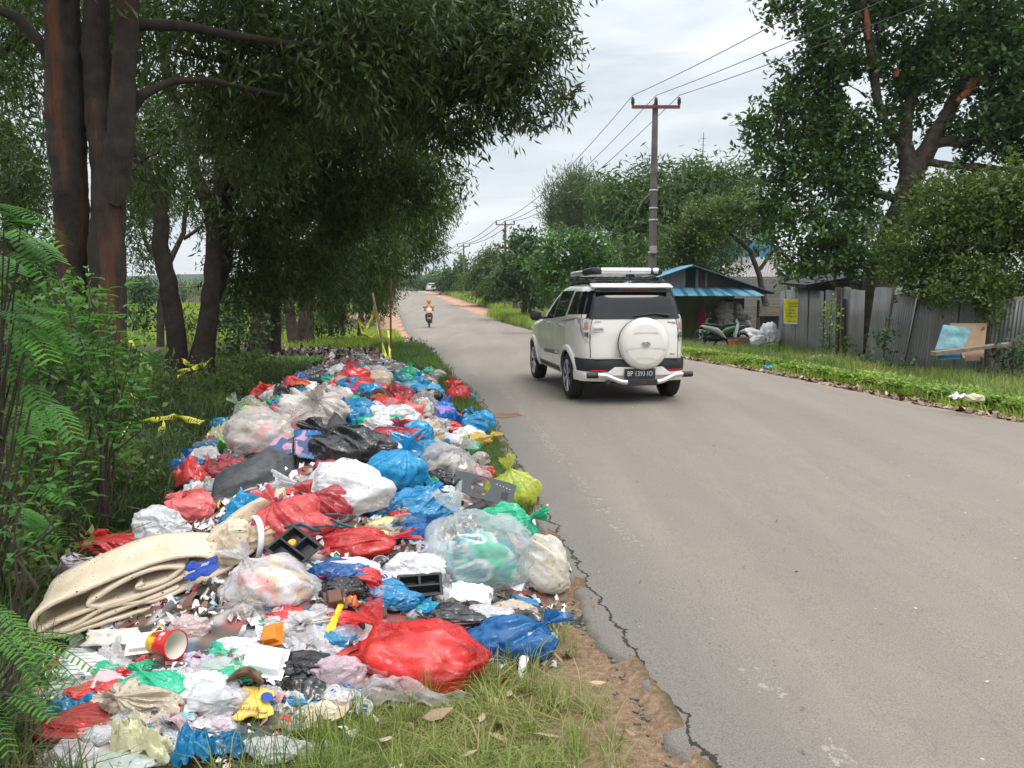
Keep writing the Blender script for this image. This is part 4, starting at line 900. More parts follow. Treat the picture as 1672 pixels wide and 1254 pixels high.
# --- small printed things
q_hash = lambda s_: sum(ord(c) * (i + 3) for i, c in enumerate(s_))
def card(name, corners, mat, label, cat, words=(), wcol=None, size=.02, th=.003, seed=1, sx=1.0, stripe=None):
    a, b, c_, d = [on(q[0], q[1], q[2]) for q in corners]; o = empty(name, (a + b + c_ + d) / 4, label, cat)
    U_, V_ = np.meshgrid(np.linspace(0, 1, 16), np.linspace(0, 1, 12), indexing='ij'); U1, V1 = U_[..., None], V_[..., None]
    P = np.array(a) * (1 - U1) * (1 - V1) + np.array(b) * U1 * (1 - V1) + np.array(c_) * U1 * V1 + np.array(d) * (1 - U1) * V1
    ux = ((b - a) + (c_ - d)).normalized(); vy_ = ((d - a) + (c_ - b)); vy_ = (vy_ - ux * vy_.dot(ux)).normalized(); nz_ = ux.cross(vy_)
    if nz_.z < 0: nz_ = -nz_
    seed = int(abs(q_hash(label)) % 997); h = .012 * np.sin(U_ * math.pi) * np.sin(V_ * math.pi) + .016 * (rdg(np.stack([U_ * 2.2, V_ * 2.2, 0 * U_], -1) + seed, seed, 2) - .4); jx = (fbm(np.stack([U_ * 3, V_ * 3, 0 * U_], -1) + seed, seed, 3) - .5) * .5 * (b - a).length; jy = (fbm(np.stack([U_ * 3, V_ * 3, 0 * U_], -1) + seed + 9, seed, 3) - .5) * .4 * (d - a).length
    P = P + np.array(nz_) * h[..., None] + np.array(ux) * jx[..., None] + np.array(vy_) * jy[..., None] - np.array(o.location)
    s = link('printed_face', mesh_np(name, P.reshape(-1, 3), gridF(16, 12)), mat, o, smooth=True); md = s.modifiers.new('s', 'SOLIDIFY'); md.thickness = th; md.offset = -1
    M = Matrix((ux, vy_, nz_)).transposed().to_euler()
    wx, hy = (b - a).length, (d - a).length
    for (u_, v_, txt, sz, m_) in words:
        tx = text_mesh('print', txt, sz, m_, o, Vector(ux) * (u_ * wx) + Vector(vy_) * (v_ * hy) + nz_ * .0185, M, .0006)
    return o
YEL = simple('yellow_wrapper', (.80, .52, .10), .35, var=.2, scale=30); BLU = simple('blue_wrapper', (.012, .05, .30), .3, var=.1); CHW = simple('cheese_wrapper', (.72, .52, .16), .4, var=.2, scale=25); BRT = simple('brown_print', (.25, .05, .01), .5)
o = card('cheese_packet', [(436, 974, .10), (466, 977, .10), (468, 950, .11), (440, 946, .11)], CHW, 'torn yellow packet printed CHEESE inside the clear white bag', 'packet', [(0, -.15, 'CHEESE', .018, BRT), (-.1, .25, '17', .014, RED)])
o = card('blue_packet', [(300, 990, .10), (350, 972, .11), (358, 954, .13), (306, 966, .13)], BLU, 'dark blue coffee packet with a barcode beside the foam mattress', 'packet', [(-.18, -.22, 'KOPI', .022, LBW), (.24, 0, '|||||', .030, LBW)])
o = card('snack_packet', [(376, 1190, .03), (436, 1192, .03), (448, 1152, .05), (396, 1150, .05)], YEL, 'yellow snack packet with a red badge and blue side in the front litter', 'packet', [(-.1, -.25, 'SNACK', .022, BRT), (.36, .1, '\u25CF', .06, BLU)])
o = card('yellow_packet', [(530, 1044, .04), (542, 1048, .04), (566, 1008, .06), (556, 1002, .06)], simple('lemon_packet', (.80, .62, .02), .35), 'slim bright yellow packet standing beside the brown carton', 'packet')
o = card('red_orange_packet', [(566, 1008, .05), (584, 1014, .05), (588, 960, .07), (570, 955, .07)], simple('red_orange_packet', (.70, .16, .04), .35, var=.6, scale=12), 'long orange and red food packet above the huge red bag', 'packet')
o = card('pale_card', [(140, 1078, .06), (215, 1078, .06), (225, 1056, .08), (150, 1056, .08)], simple('pale_card', (.62, .58, .52), .6), 'pale card with a drawn outline under the foam mattress', 'card')
o = card('paper_note', [(503, 694, .34), (522, 702, .33), (526, 688, .35), (508, 681, .36)], LBW, 'white paper with black scribbles stuck on the knotted clear sack', 'paper', [(0, .1, '~x~', .05, LBK), (0, -.25, 'x~~', .05, LBK)])
o = card('violet_wrapper', [(716, 736, .36), (738, 734, .36), (738, 726, .38), (716, 728, .38)], simple('violet_print', (.22, .16, .48), .5), 'violet printed band on the white bag by the blue bags', 'print')
# banana peel
bp = empty('banana_peel', on(404, 1128, .05), 'blackened banana peel lying in the front litter', 'banana peel')
bm_ = simple('rotten_peel', (.10, .05, .02), .5, var=.8, scale=25, bump=.4)
for k in range(3):
    pts = [Vector((-.07 + .14 * u_ + .01 * k, -.03 - .02 * k + .02 * math.sin(u_ * 4), .03 * math.sin(u_ * 3.1) + .012 * k)) for u_ in np.linspace(0, 1, 10)]
    MB().tube(pts, [.006 + .012 * math.sin(3.1 * (i / 9)) for i in range(10)], 9).build('peel_strip', bm_, bp, True)
# dead leaves on the near grass and along the right kerb: scattered leaf litter
def leaves(name, label, n, fn, size, pal, seed):
    r = np.random.default_rng(seed); P = fn(n, r); n = len(P); a = r.uniform(0, 6.28, n); s_ = size * r.uniform(.5, 1.3, n)
    uv = [(-1, 0), (-.45, .32), (.25, .36), (1, 0), (.25, -.36), (-.45, -.32)]
    V = np.zeros((n, 6, 3)); tl = r.normal(0, .35, (n, 2)); cu = r.uniform(-.3, .9, n)
    for k, (u_, v_) in enumerate(uv):
        x_ = u_ * s_ / 2; y_ = v_ * s_ / 2 * r.uniform(.8, 1.2, n)
        V[:, k, 0] = P[:, 0] + np.cos(a) * x_ - np.sin(a) * y_; V[:, k, 1] = P[:, 1] + np.sin(a) * x_ + np.cos(a) * y_
        V[:, k, 2] = P[:, 2] + .012 + tl[:, 0] * x_ + tl[:, 1] * y_ + cu * (np.abs(x_) + np.abs(y_)) * .5
    F = (np.arange(n)[:, None, None] * 6 + np.array([[0,1,2,3],[0,3,4,5]])[None]).reshape(-1, 4)
    me = mesh_np(name, V.reshape(-1, 3), F); pal = np.array(pal); cattr(me, 'col', np.repeat(pal[r.integers(0, len(pal), n)], 6, 0))
    return tag(link(name, me, VC), label, 'dead leaves', kind='stuff')
LPAL = [(.22,.13,.08), (.32,.21,.13), (.12,.07,.045), (.42,.33,.22), (.16,.10,.06), (.09,.05,.03)]
def f1(n, r):
    y_ = r.uniform(7, 34, n); x_ = xr(y_) + np.abs(r.normal(.12, .26, n)) - .05; return np.column_stack([x_, y_, T(x_, y_)])
leaves('leaf_litter', 'dry brown leaves along the far edge of the road', 5200, f1, .13, LPAL, 4)
def f2(n, r):
    y_ = r.uniform(2.5, 3.9, n); x_ = xl(y_) - r.uniform(.15, 1.4, n); return np.column_stack([x_, y_, T(x_, y_) + .02])
leaves('leaf_litter', 'dry brown leaves in the grass at the bottom of the picture', 46, f2, .095, [(.42,.30,.19), (.50,.38,.26), (.30,.19,.12)], 5)
def f3(n, r):
    y_ = r.uniform(2.6, 12, n); x_ = xl(y_) + r.uniform(.1, 5, n); return np.column_stack([x_, y_, Ty(y_) + .05 * np.sin(np.clip((x_ - xl(y_)) / (xr(y_) - xl(y_)), 0, 1) * np.pi) - .004])
leaves('road_grit', 'small stones and leaf crumbs on the asphalt', 160, f3, .022, [(.45,.42,.36), (.10,.08,.06), (.30,.16,.10)], 6)
# ================================================================ WHITE SUV
WHP = simple('white_paint', (.70, .68, .63), .28, var=.03, scale=1, coat=.7); GLS = simple('tinted_glass', (.008, .009, .010), .05, var=.1, spec=.4); BPL = simple('black_bumper_plastic', (.022, .023, .025), .5, var=.1); TYR = simple('tyre_rubber', (.016, .016, .016), .8, var=.2, bump=.3)
CHR = simple('chrome', (.75, .75, .76), .12, 1, var=.03); ALU = simple('brushed_aluminium', (.62, .62, .63), .35, .6, var=.05); ALY = simple('alloy', (.42, .43, .45), .3, .9, var=.05); REDL = simple('red_reflector', (.42, .01, .015), .2, var=.05); CLR = simple('clear_lens', (.62, .62, .63), .08, .5, var=.3, scale=25); GAP = simple('panel_gap', (.01, .01, .01), .8); ORL = simple('orange_lens', (.62, .24, .14), .15, .2, var=.2, scale=30); UND = simple('underbody', (.006, .006, .006), .9)
def suv(root_loc, rz, label, far=False, paint=None):
    paint = paint or WHP
    car = empty('parked_car' if far else 'white_suv', root_loc, label, 'car' if far else 'SUV', rz)
    zs = [.30,.38,.46,.55,.62,.75,.90,.98,1.04,1.10,1.18,1.28,1.40,1.52,1.60,1.64,1.665,1.675]
    wt = lambda z: np.interp(z, [.30,.42,.6,.8,1.0,1.18,1.3,1.45,1.58,1.64,1.665,1.675], [.78,.835,.85,.86,.853,.825,.785,.735,.68,.63,.55,.40])
    yr = lambda z: np.interp(z, [.30,.38,.55,.62,.8,1.0,1.2,1.45,1.6,1.65,1.675], [-.60,-.68,-.70,-.70,-.69,-.68,-.65,-.56,-.48,-.38,-.2])
    yf = lambda z: np.interp(z, [.30,.45,.8,.94,1.02,1.08,1.14,1.28,1.45,1.6,1.65,1.675], [3.2,3.42,3.40,3.32,3.0,2.45,2.2,1.92,1.6,1.25,.95,.6])
    n = 7.0
    def ring(z, m=112):
        w_, a, b = wt(z), yr(z), yf(z); yc, Lh = (a + b) / 2, (b - a) / 2; V = []
        for k in range(m):
            t_ = 2 * math.pi * (k + .5) / m; c_, s_ = math.cos(t_), math.sin(t_)
            # even spacing on the long sides
            V.append(Vector((w_ * math.copysign(abs(c_) ** (2 / n), c_), yc + Lh * math.copysign(abs(s_) ** (2 / n), s_), z)))
        return V
    zz = np.unique(np.concatenate([np.linspace(zs[i], zs[i + 1], 3) for i in range(len(zs) - 1)])); m = 176; V = []; F = []
    for z in zz: V += ring(z, m)
    for i in range(len(zz) - 1):
        for k in range(m): F.append((i * m + k, i * m + (k + 1) % m, (i + 1) * m + (k + 1) % m, (i + 1) * m + k))
    F.append(tuple(range(m))[::-1]); q0 = (len(zz) - 1) * m; F.append(tuple(q0 + k for k in range(m)))
    mb = MB().add(V, F); body = mb.build('body', [paint, UND], car, True)
    cut = MB()
    for yy in (0, 2.685):
        prof = [Vector((-1.2, yy + .385 * math.cos(a), .33 + .385 * math.sin(a))) for a in np.linspace(0, 2 * math.pi, 40, endpoint=False)]
        cut.prism(prof, None, (2.4, 0, 0))
    co = cut.build('cut', UND); co.matrix_world = Matrix.Translation(root_loc) @ Matrix.Rotation(rz, 4, 'Z')
    bpy.context.view_layer.update()
    md = body.modifiers.new('b', 'BOOLEAN'); md.object = co; md.operation = 'DIFFERENCE'; md.solver = 'EXACT'
    bpy.context.view_layer.update(); dg = bpy.context.evaluated_depsgraph_get(); nm_ = bpy.data.meshes.new_from_object(body.evaluated_get(dg)); body.modifiers.clear(); body.data = nm_
    bpy.data.objects.remove(co)
    if len(nm_.materials) < 2: nm_.materials.append(UND)
    for p in nm_.polygons:
        c_ = p.center
        for yy in (0, 2.685):
            if abs(math.hypot(c_.y - yy, c_.z - .33) - .385) < .02 and abs(p.normal.x) < .3: p.material_index = 1
        if p.normal.z < -.7: p.material_index = 1
    def sx_(y, z):
        a, b = yr(z), yf(z); yc, Lh = (a + b) / 2, (b - a) / 2; return wt(z) * max(0, 1 - min(1, abs((y - yc) / Lh)) ** n) ** (1 / n)
    def ry_(x, z):
        a, b = yr(z), yf(z); yc, Lh = (a + b) / 2, (b - a) / 2; return yc - Lh * max(0, 1 - min(1, abs(x / wt(z))) ** n) ** (1 / n)
    def side(name, pts, mat, off=.004, sides=(-1, 1), th=0, nu=12, nv=10, par=None):
        """pts: 4 corners (y,z)"""
        a, b, c_, d = pts
        for s in sides:
            def fn(u, v):
                y_ = (a[0]*(1-u)+b[0]*u)*(1-v)+(d[0]*(1-u)+c_[0]*u)*v; z_ = (a[1]*(1-u)+b[1]*u)*(1-v)+(d[1]*(1-u)+c_[1]*u)*v
                return Vector((s * (sx_(y_, z_) + off), y_, z_))
            o = MB().grid(fn, nu, nv, flip=(s > 0)).build(name, mat, par or car, True)
            if th: md = o.modifiers.new('s', 'SOLIDIFY'); md.thickness = th; md.offset = 1 if s < 0 else 1
    def rear(name, pts, mat, off=.004, nu=16, nv=8, th=0, par=None):
        a, b, c_, d = pts
        def fn(u, v):
            x_ = (a[0]*(1-u)+b[0]*u)*(1-v)+(d[0]*(1-u)+c_[0]*u)*v; z_ = (a[1]*(1-u)+b[1]*u)*(1-v)+(d[1]*(1-u)+c_[1]*u)*v
            return Vector((x_, ry_(x_, z_) - off, z_))
        o = MB().grid(fn, nu, nv).build(name, mat, par or car, True)
        if th: md = o.modifiers.new('s', 'SOLIDIFY'); md.thickness = th; md.offset = -1
        return o
    # glass
    side('quarter_window', [(-.46,1.25),(.16,1.23),(.12,1.57),(-.38,1.57)], GLS)
    side('rear_door_window', [(.27,1.20),(1.02,1.15),(1.02,1.57),(.24,1.58)], GLS)
    side('front_door_window', [(1.07,1.145),(2.02,1.10),(1.42,1.52),(1.07,1.57)], GLS)
    rg_ = rear('rear_window', [(-.765,1.20),(.765,1.20),(.655,1.58),(-.655,1.58)], GLS, .005, 24)
    # wraps of glass from tailgate to quarter window
    side('glass_wrap', [(-.575,1.25),(-.46,1.25),(-.38,1.57),(-.455,1.57)], GLS, .0045, nu=6)
    MB().grid(lambda u, v: Vector(((u * 2 - 1) * (.60 - .02 * v) , yf(1.12 + .44 * v) + .006 - .0, 1.12 + .44 * v)), 10, 6, True).build('windscreen', GLS, car, True)
    # wheels
    for (s, yy) in ((-1, 0), (1, 0), (-1, 2.685), (1, 2.685)):
        wh = bpy.data.objects.new('wheel', None); C.objects.link(wh); wh.parent = car; wh.location = (s * .755, yy, .335)
        M = Matrix.Rotation(R(90) * s, 4, 'Y')
        MB().lathe([(.235,-.10),(.30,-.105),(.325,-.09),(.335,-.05),(.336,0),(.335,.05),(.325,.09),(.30,.105),(.24,.10)], 40, M).build('tyre', TYR, wh, True)
        MB().lathe([(.24,.10),(.245,.085),(.235,.07),(.22,-.08),(0,-.08)], 40, M).build('rim_barrel', UND, wh, True)
        mb = MB()
        for k in range(6):
            for dd in (-.14, .14):
                a = k * math.pi / 3 + dd; r0, r1 = .045, .238
                p0 = M @ Vector((r0 * math.cos(a - dd * .6), r0 * math.sin(a - dd * .6), .085)); p1 = M @ Vector((r1 * math.cos(a), r1 * math.sin(a), .082))
                mb.tube([p0, (p0 + p1) / 2 + (M @ Vector((0, 0, .006))), p1], [.02, .015, .017], 6)
        mb.lathe([(.0,.10),(.045,.098),(.06,.085),(.06,.06)], 20, M); mb.lathe([(.225,.085),(.243,.10),(.25,.10),(.25,.09)], 40, M)
        mb.build('rim', ALY, wh, True)
        # flared arch
    for s in (-1, 1):
        for yy in (0, 2.685):
            mb = MB(); A = np.linspace(-.12, math.pi + .12, 28)
            def fl(u, v):
                a = A[int(round(u * 27))]; r_ = .385 + .075 * v; y_, z_ = yy + r_ * math.cos(a), .33 + r_ * math.sin(a)
                z2 = max(z_, .30); return Vector((s * (sx_(y_, z2) * (1 - .0) + .030 * (1 - v) ** .6 + .012 * math.sin(v * 3.14)), y_, z2))
            mb.grid(fl, 28, 5, flip=(s < 0)); o = mb.build('wheel_arch_flare', paint, car, True)
            md = o.modifiers.new('s', 'SOLIDIFY'); md.thickness = .02; md.offset = 0
    if far: return car
    # panel gaps
    for y_, z0, z1 in ((.20,.62,1.58),(1.05,.42,1.58),(2.08,.42,1.08)): side('door_gap', [(y_-.004,z0),(y_+.004,z0),(y_+.004,z1),(y_-.004,z1)], GAP, .0025, nu=2, nv=14)
    side('door_gap', [(.40,.415),(2.10,.405),(2.10,.413),(.40,.423)], GAP, .0025, nu=14, nv=2)
    side('side_decal', [(.55,.60),(1.75,.56),(1.70,.62),(.55,.665)], simple('grey_decal', (.14,.14,.13), .5), .005, nu=14, nv=3)
    side('side_decal', [(.56,.615),(.85,.608),(.85,.645),(.56,.652)], simple('decal_silver', (.55,.55,.55), .4), .007, nu=6, nv=3)
    side('red_stripe', [(-.42,1.19),(.85,1.09),(.40,1.13),(-.40,1.205)], simple('red_stripe_paint', (.50,.05,.03), .4), .0045, nu=14, nv=3)
    side('red_stripe', [(-.30,1.165),(.45,1.115),(.35,1.125),(-.30,1.173)], GAP, .0062, nu=10, nv=2)
    for y_ in (.42, 1.28):
        for s in (-1, 1):
            dh = MB().tube([(s*(sx_(y_,.95)+.01), y_-.09, 1.06), (s*(sx_(y_,.95)+.035), y_-.05, 1.06), (s*(sx_(y_,.95)+.035), y_+.05, 1.06), (s*(sx_(y_,.95)+.01), y_+.09, 1.06)], .017, 8).build('door_handle', CHR, car, True)
    for s in (-1, 1):
        mb = MB(); mb.tube([(s*.80,1.86,1.12),(s*.92,1.87,1.14)], .03, 8); mb.build('mirror_arm', BPL, car, True)
        V, F = unit_bag(1, 'x', None, 0, 24, 16); V = np.array([Vector((math.copysign(abs(v[0])**.7,v[0])*.10+s*.98, math.copysign(abs(v[1])**.8,v[1])*.06+1.86, math.copysign(abs(v[2])**.8,v[2])*.095+1.17)) for v in V / np.abs(V).max(0)])
        link('mirror', mesh_np('mirror', V, F), BPL, car, smooth=True)
        side('sill', [(.45,.335),(2.25,.335),(2.25,.40),(.45,.40)], BPL, .006, (s,), nu=10, nv=3)
    # tailgate edges
    for s in (-1, 1):
        rear('tailgate_gap', [(s*.66-.005,.64),(s*.66+.005,.64),(s*.675+.005,1.20),(s*.675-.005,1.20)], GAP, .003, 2, 8)
    rear('glass_lower_edge', [(-.775,1.185),(.775,1.185),(.765,1.205),(-.765,1.205)], BPL, .008, 24, 3)
    # rear lamps
    for s in (-1, 1):
        lp = MB().grid(lambda u, v: (lambda x_, z_: Vector((s * x_, ry_(x_, z_) - .014, z_)))((.675 + .125 * u * (.35 + .65 * v ** .5)), .87 + .32 * v), 18, 12, flip=(s < 0)).build('rear_lamp', CLR, car, True)
        MB().grid(lambda u, v: (lambda x_, z_: Vector((s * x_, ry_(x_, z_) - .021, z_)))((.69 + .05 * u), 1.04 + .10 * v), 5, 5, flip=(s < 0)).build('indicator_lens', ORL, lp, True)
        MB().grid(lambda u, v: (lambda x_, z_: Vector((s * x_, ry_(x_, z_) - .021, z_)))((.69 + .045 * u), .92 + .08 * v), 5, 5, flip=(s < 0)).build('reverse_lens', CHR, lp, True)
        side('lamp_side', [(-.640,.90),(-.56,.93),(-.50,1.19),(-.625,1.20)], simple('dark_lamp_housing', (.05,.05,.055), .15, .5), .006, (s,), nu=6)
        side('lamp_side', [(-.638,.96),(-.60,.97),(-.57,1.17),(-.622,1.18)], CLR, .010, (s,), nu=5)
    # chrome handle, badge strips
    MB().box((-.555, ry_(-.555,1.05) - .010, 1.05), (.17, .022, .085)).build('handle_recess', paint, car, True, .008)
    MB().box((-.555, ry_(-.555,1.05) - .026, 1.06), (.14, .022, .042)).build('tailgate_handle', CHR, car, True, .009)
    E_ = lambda x, z, dz=.004: ((x, ry_(x, z) - dz, z), (R(90) , 0, 0))
    for x, z, s_, sz, mt_ in ((-.555, 1.145, 'RUSH', .036, CHR), (.55, 1.135, 'SPORTIVO', .026, BPL), (.57, .69, 'allnew', .036, simple('badge_grey', (.22,.22,.17), .4))):
        l_, r_ = E_(x, z, .007); text_mesh('badge', s_, sz, mt_, car, l_, r_, .002)
    rear('badge_stripe', [(.56,1.118),(.66,1.118),(.66,1.126),(.56,1.126)], REDL, .006, 4, 2)
    # spare wheel with cover
    sw = bpy.data.objects.new('spare_wheel', None); C.objects.link(sw); sw.parent = car; sw.location = (.09, -.68, .845)
    Ms = Matrix.Rotation(R(90), 4, 'X')
    MB().lathe([(.0,-.02),(.34,-.02),(.355,.0),(.358,.06),(.352,.10),(.335,.10)], 64, Ms).build('tyre', TYR, sw, True)
    MB().lathe([(.352,.045),(.362,.07),(.366,.12),(.360,.16),(.335,.185),(.29,.196),(.283,.200),(.27,.203),(.0,.212)], 72, Ms).build('wheel_cover', paint, sw, True)
    for z_, w0, w1 in ((.16,.17,.20),(-.055,.30,.30),(-.19,.12,.17)):
        MB().add([Vector((-w0,-.2065,z_)),Vector((w0,-.2065,z_)),Vector((w1,-.204,z_-.035)),Vector((-w1,-.204,z_-.035)),Vector((-w1,-.200,z_-.042)),Vector((w1,-.200,z_-.042)),Vector((w0,-.213,z_+.004)),Vector((-w0,-.213,z_+.004))],
                 [(7,6,2,3),(3,2,5,4)]).build('cover_step', paint, sw)
    em = MB(); ov = lambda a, rx_, rz_: Vector((rx_ * math.cos(a), -.222, rz_ * math.sin(a) - .0))
    em.tube([ov(a, .058, .040) for a in np.linspace(0, 2 * math.pi, 30)], .0055, 6, False); em.tube([ov(a, .020, .036) for a in np.linspace(0, 2 * math.pi, 20)], .005, 6, False)
    em.tube([ov(a, .046, .016) + Vector((0, 0, .016)) for a in np.linspace(0, 2 * math.pi, 24)], .005, 6, False)
    em.build('emblem', CHR, sw, True)
    # bumper
    def bump(name, x0, x1, z0, z1, off, mat, nx=30, nz=6, crown=.02):
        o = MB().grid(lambda u, v: (lambda x_, z_: Vector((x_, ry_(min(.995, abs(x_) / .86) * wt(.55), .58) - off - crown * math.sin(v * 3.14), z_)))(x0 + (x1 - x0) * u, z0 + (z1 - z0) * v), nx, nz).build(name, mat, car, True)
        return o
    bump('bumper_upper', -.84, .84, .455, .635, .055, BPL)
    MB().box((0, -.725, .640), (1.28, .10, .012)).build('bumper_step', CHR, car)
    bump('bumper_lower', -.84, .84, .315, .46, .035, paint, 30, 6, .03)
    mb = MB(); poly = [(-.46,.50),(-.33,.60),(.35,.60),(.48,.50),(.40,.50),(.30,.565),(-.28,.565),(-.38,.50)]
    MB().prism([Vector((x, -.80, z)) for x, z in [(-.50,.40),(-.33,.52),(.38,.52),(.55,.40)]], None, (0, .06, 0)).build('plate_surround', paint, car, False, .008)
    for s in (-1, 1): MB().box((s * .58, -.782, .475), (.22, .012, .022)).build('reflector', REDL, car)
    PL = bpy.data.objects.new('number_plate', None); C.objects.link(PL); PL.parent = car; PL.location = (.03, -.825, .415)
    MB().box((0, 0, 0), (.46, .012, .165)).build('plate', simple('plate_black', (.025,.027,.03), .35, var=.5, scale=8), PL)
    text_mesh('plate_number', 'BP 1393 IO', .098, simple('plate_white', (.55,.56,.58), .5), PL, (0, -.008, .012), (R(90), 0, 0), .001, sx=.83)
    # steel guard
    gd = bpy.data.objects.new('bumper_guard', None); C.objects.link(gd); gd.parent = car
    pts = [(-.74,-.84,.415),(-.56,-.86,.415),(-.48,-.87,.41),(-.30,-.90,.335),(-.22,-.905,.32),(.28,-.905,.32),(.36,-.90,.335),(.54,-.87,.41),(.62,-.86,.415),(.80,-.84,.415)]
    MB().tube(pts, .034, 14).build('guard_tube', ALU, gd, True)
    MB().tube([(-.76,-.838,.415),(-.60,-.856,.415)], .042, 14).build('rubber_end', BPL, gd, True); MB().tube([(.66,-.856,.415),(.81,-.838,.415)], .042, 14).build('rubber_end', BPL, gd, True)
    MB().box((.04,-.915,.315), (.44,.06,.085)).build('step_pad', BPL, gd, False, .01)
    text_mesh('step_print', 'SPORT', .034, REDL, gd, (.04,-.948,.315), (R(90),0,0), .001)
    for x in (-.36, .44): MB().tube([(x,-.88,.34),(x,-.70,.34)], .015, 6).build('bracket', ALU, gd)
    MB().tube([(-.42,-.40,.31),(-.42,-.75,.31)], .035, 12).build('exhaust', simple('exhaust_steel', (.12,.10,.09), .5, .8), car, True)
    MB().box((0,.6,.30),(1.1,1.9,.10)).build('underbody', UND, car); MB().tube([(-.72,0,.33),(.72,0,.33)], .05, 8).build('axle', UND, car)
    # spoiler with slots
    sp_ = MB().grid(lambda u, v: Vector(((u*2-1)*(.60 + .02*v), -.40 - .155*v + .05*abs(u*2-1)**3, 1.665 - .05*v**1.6)), 22, 8).build('spoiler', paint, car, True)
    md = sp_.modifiers.new('s', 'SOLIDIFY'); md.thickness = .022
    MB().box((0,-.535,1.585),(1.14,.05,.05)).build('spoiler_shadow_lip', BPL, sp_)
    MB().box((.03,-.566,1.595),(.38,.012,.022)).build('brake_light', simple('brake_lens', (.10,.005,.006), .2), sp_)
    for s in (-1, 1): MB().box((s*.38,-.565,1.602),(.26,.01,.018)).build('spoiler_slot', GAP, sp_)
    wp = MB().tube([(.52,-.67,1.235),(.30,-.655,1.26),(-.02,-.665,1.225)], [.016,.010,.006], 6).build('rear_wiper', BPL, car, True)
    # roof rack
    rk = bpy.data.objects.new('roof_rack', None); C.objects.link(rk); rk.parent = car
    for s in (-1, 1):
        MB().tube([(s*.54,-.28,1.66),(s*.56,-.22,1.72),(s*.56,.2,1.735),(s*.54,1.1,1.72),(s*.52,1.3,1.66)], .025, 8).build('roof_rail', BPL, rk, True)
        V = [Vector((s*.54,-.26,1.66))]; MB().lathe([(.07,0),(.07,.03),(.05,.07),(0,.085)], 16, Matrix.Translation((s*.54,-.26,1.66))).build('rail_foot', BPL, rk, True)
    for y_ in (-.05, .45, .95): MB().tube([(-.60,y_,1.75),(.60,y_,1.75)], .018, 6).build('cross_bar', BPL, rk)
    mb = MB()
    for k in range(9): mb.box((-.48 + .12*k, .45, 1.775), (.03, 1.3, .012))
    mb.build('basket_floor', BPL, rk)
    MB().tube([(-.40,-.16,1.865),(.50,-.16,1.865)], .048, 16).build('basket_tube', ALU, rk, True)
    MB().tube([(-.42,1.1,1.84),(.42,1.1,1.84)], .04, 12).build('basket_tube', ALU, rk, True)
    for s in (-1, 1):
        MB().tube([(s*.56,.02,1.845),(s*.58,.5,1.84),(s*.54,1.0,1.83)], .036, 12).build('basket_tube', ALU, rk, True)
        MB().tube([(s*.38,-.16,1.865),(s*.50,-.15,1.862),(s*.555,-.08,1.855),(s*.565,.06,1.845)], .052, 14).build('basket_corner', BPL, rk, True)
        MB().tube([(s*.54,1.0,1.83),(s*.50,1.08,1.83),(s*.40,1.1,1.84)], .042, 10).build('basket_corner', BPL, rk, True)
    MB().tube([(.06,-.16,1.93),(.06,-.21,1.86),(.06,-.16,1.80),(.06,-.16,1.68)], .007, 6).build('tie_strap', BPL, rk)
    MB().tube([(-.30,1.55,1.62),(-.30,1.42,2.35)], .004, 5).build('aerial', BPL, car)
    return car
sv_ = suv((1.58, 11.95, .045), R(9), 'white four wheel drive with a covered spare wheel driving away on the road')
sv_.scale = (.94, .98, .97)
pc = march(703, 481, T0); suv((-16.6, 172, float(Ty(172))), R(12), 'small distant pale car standing on the red soil beside the road', far=True)
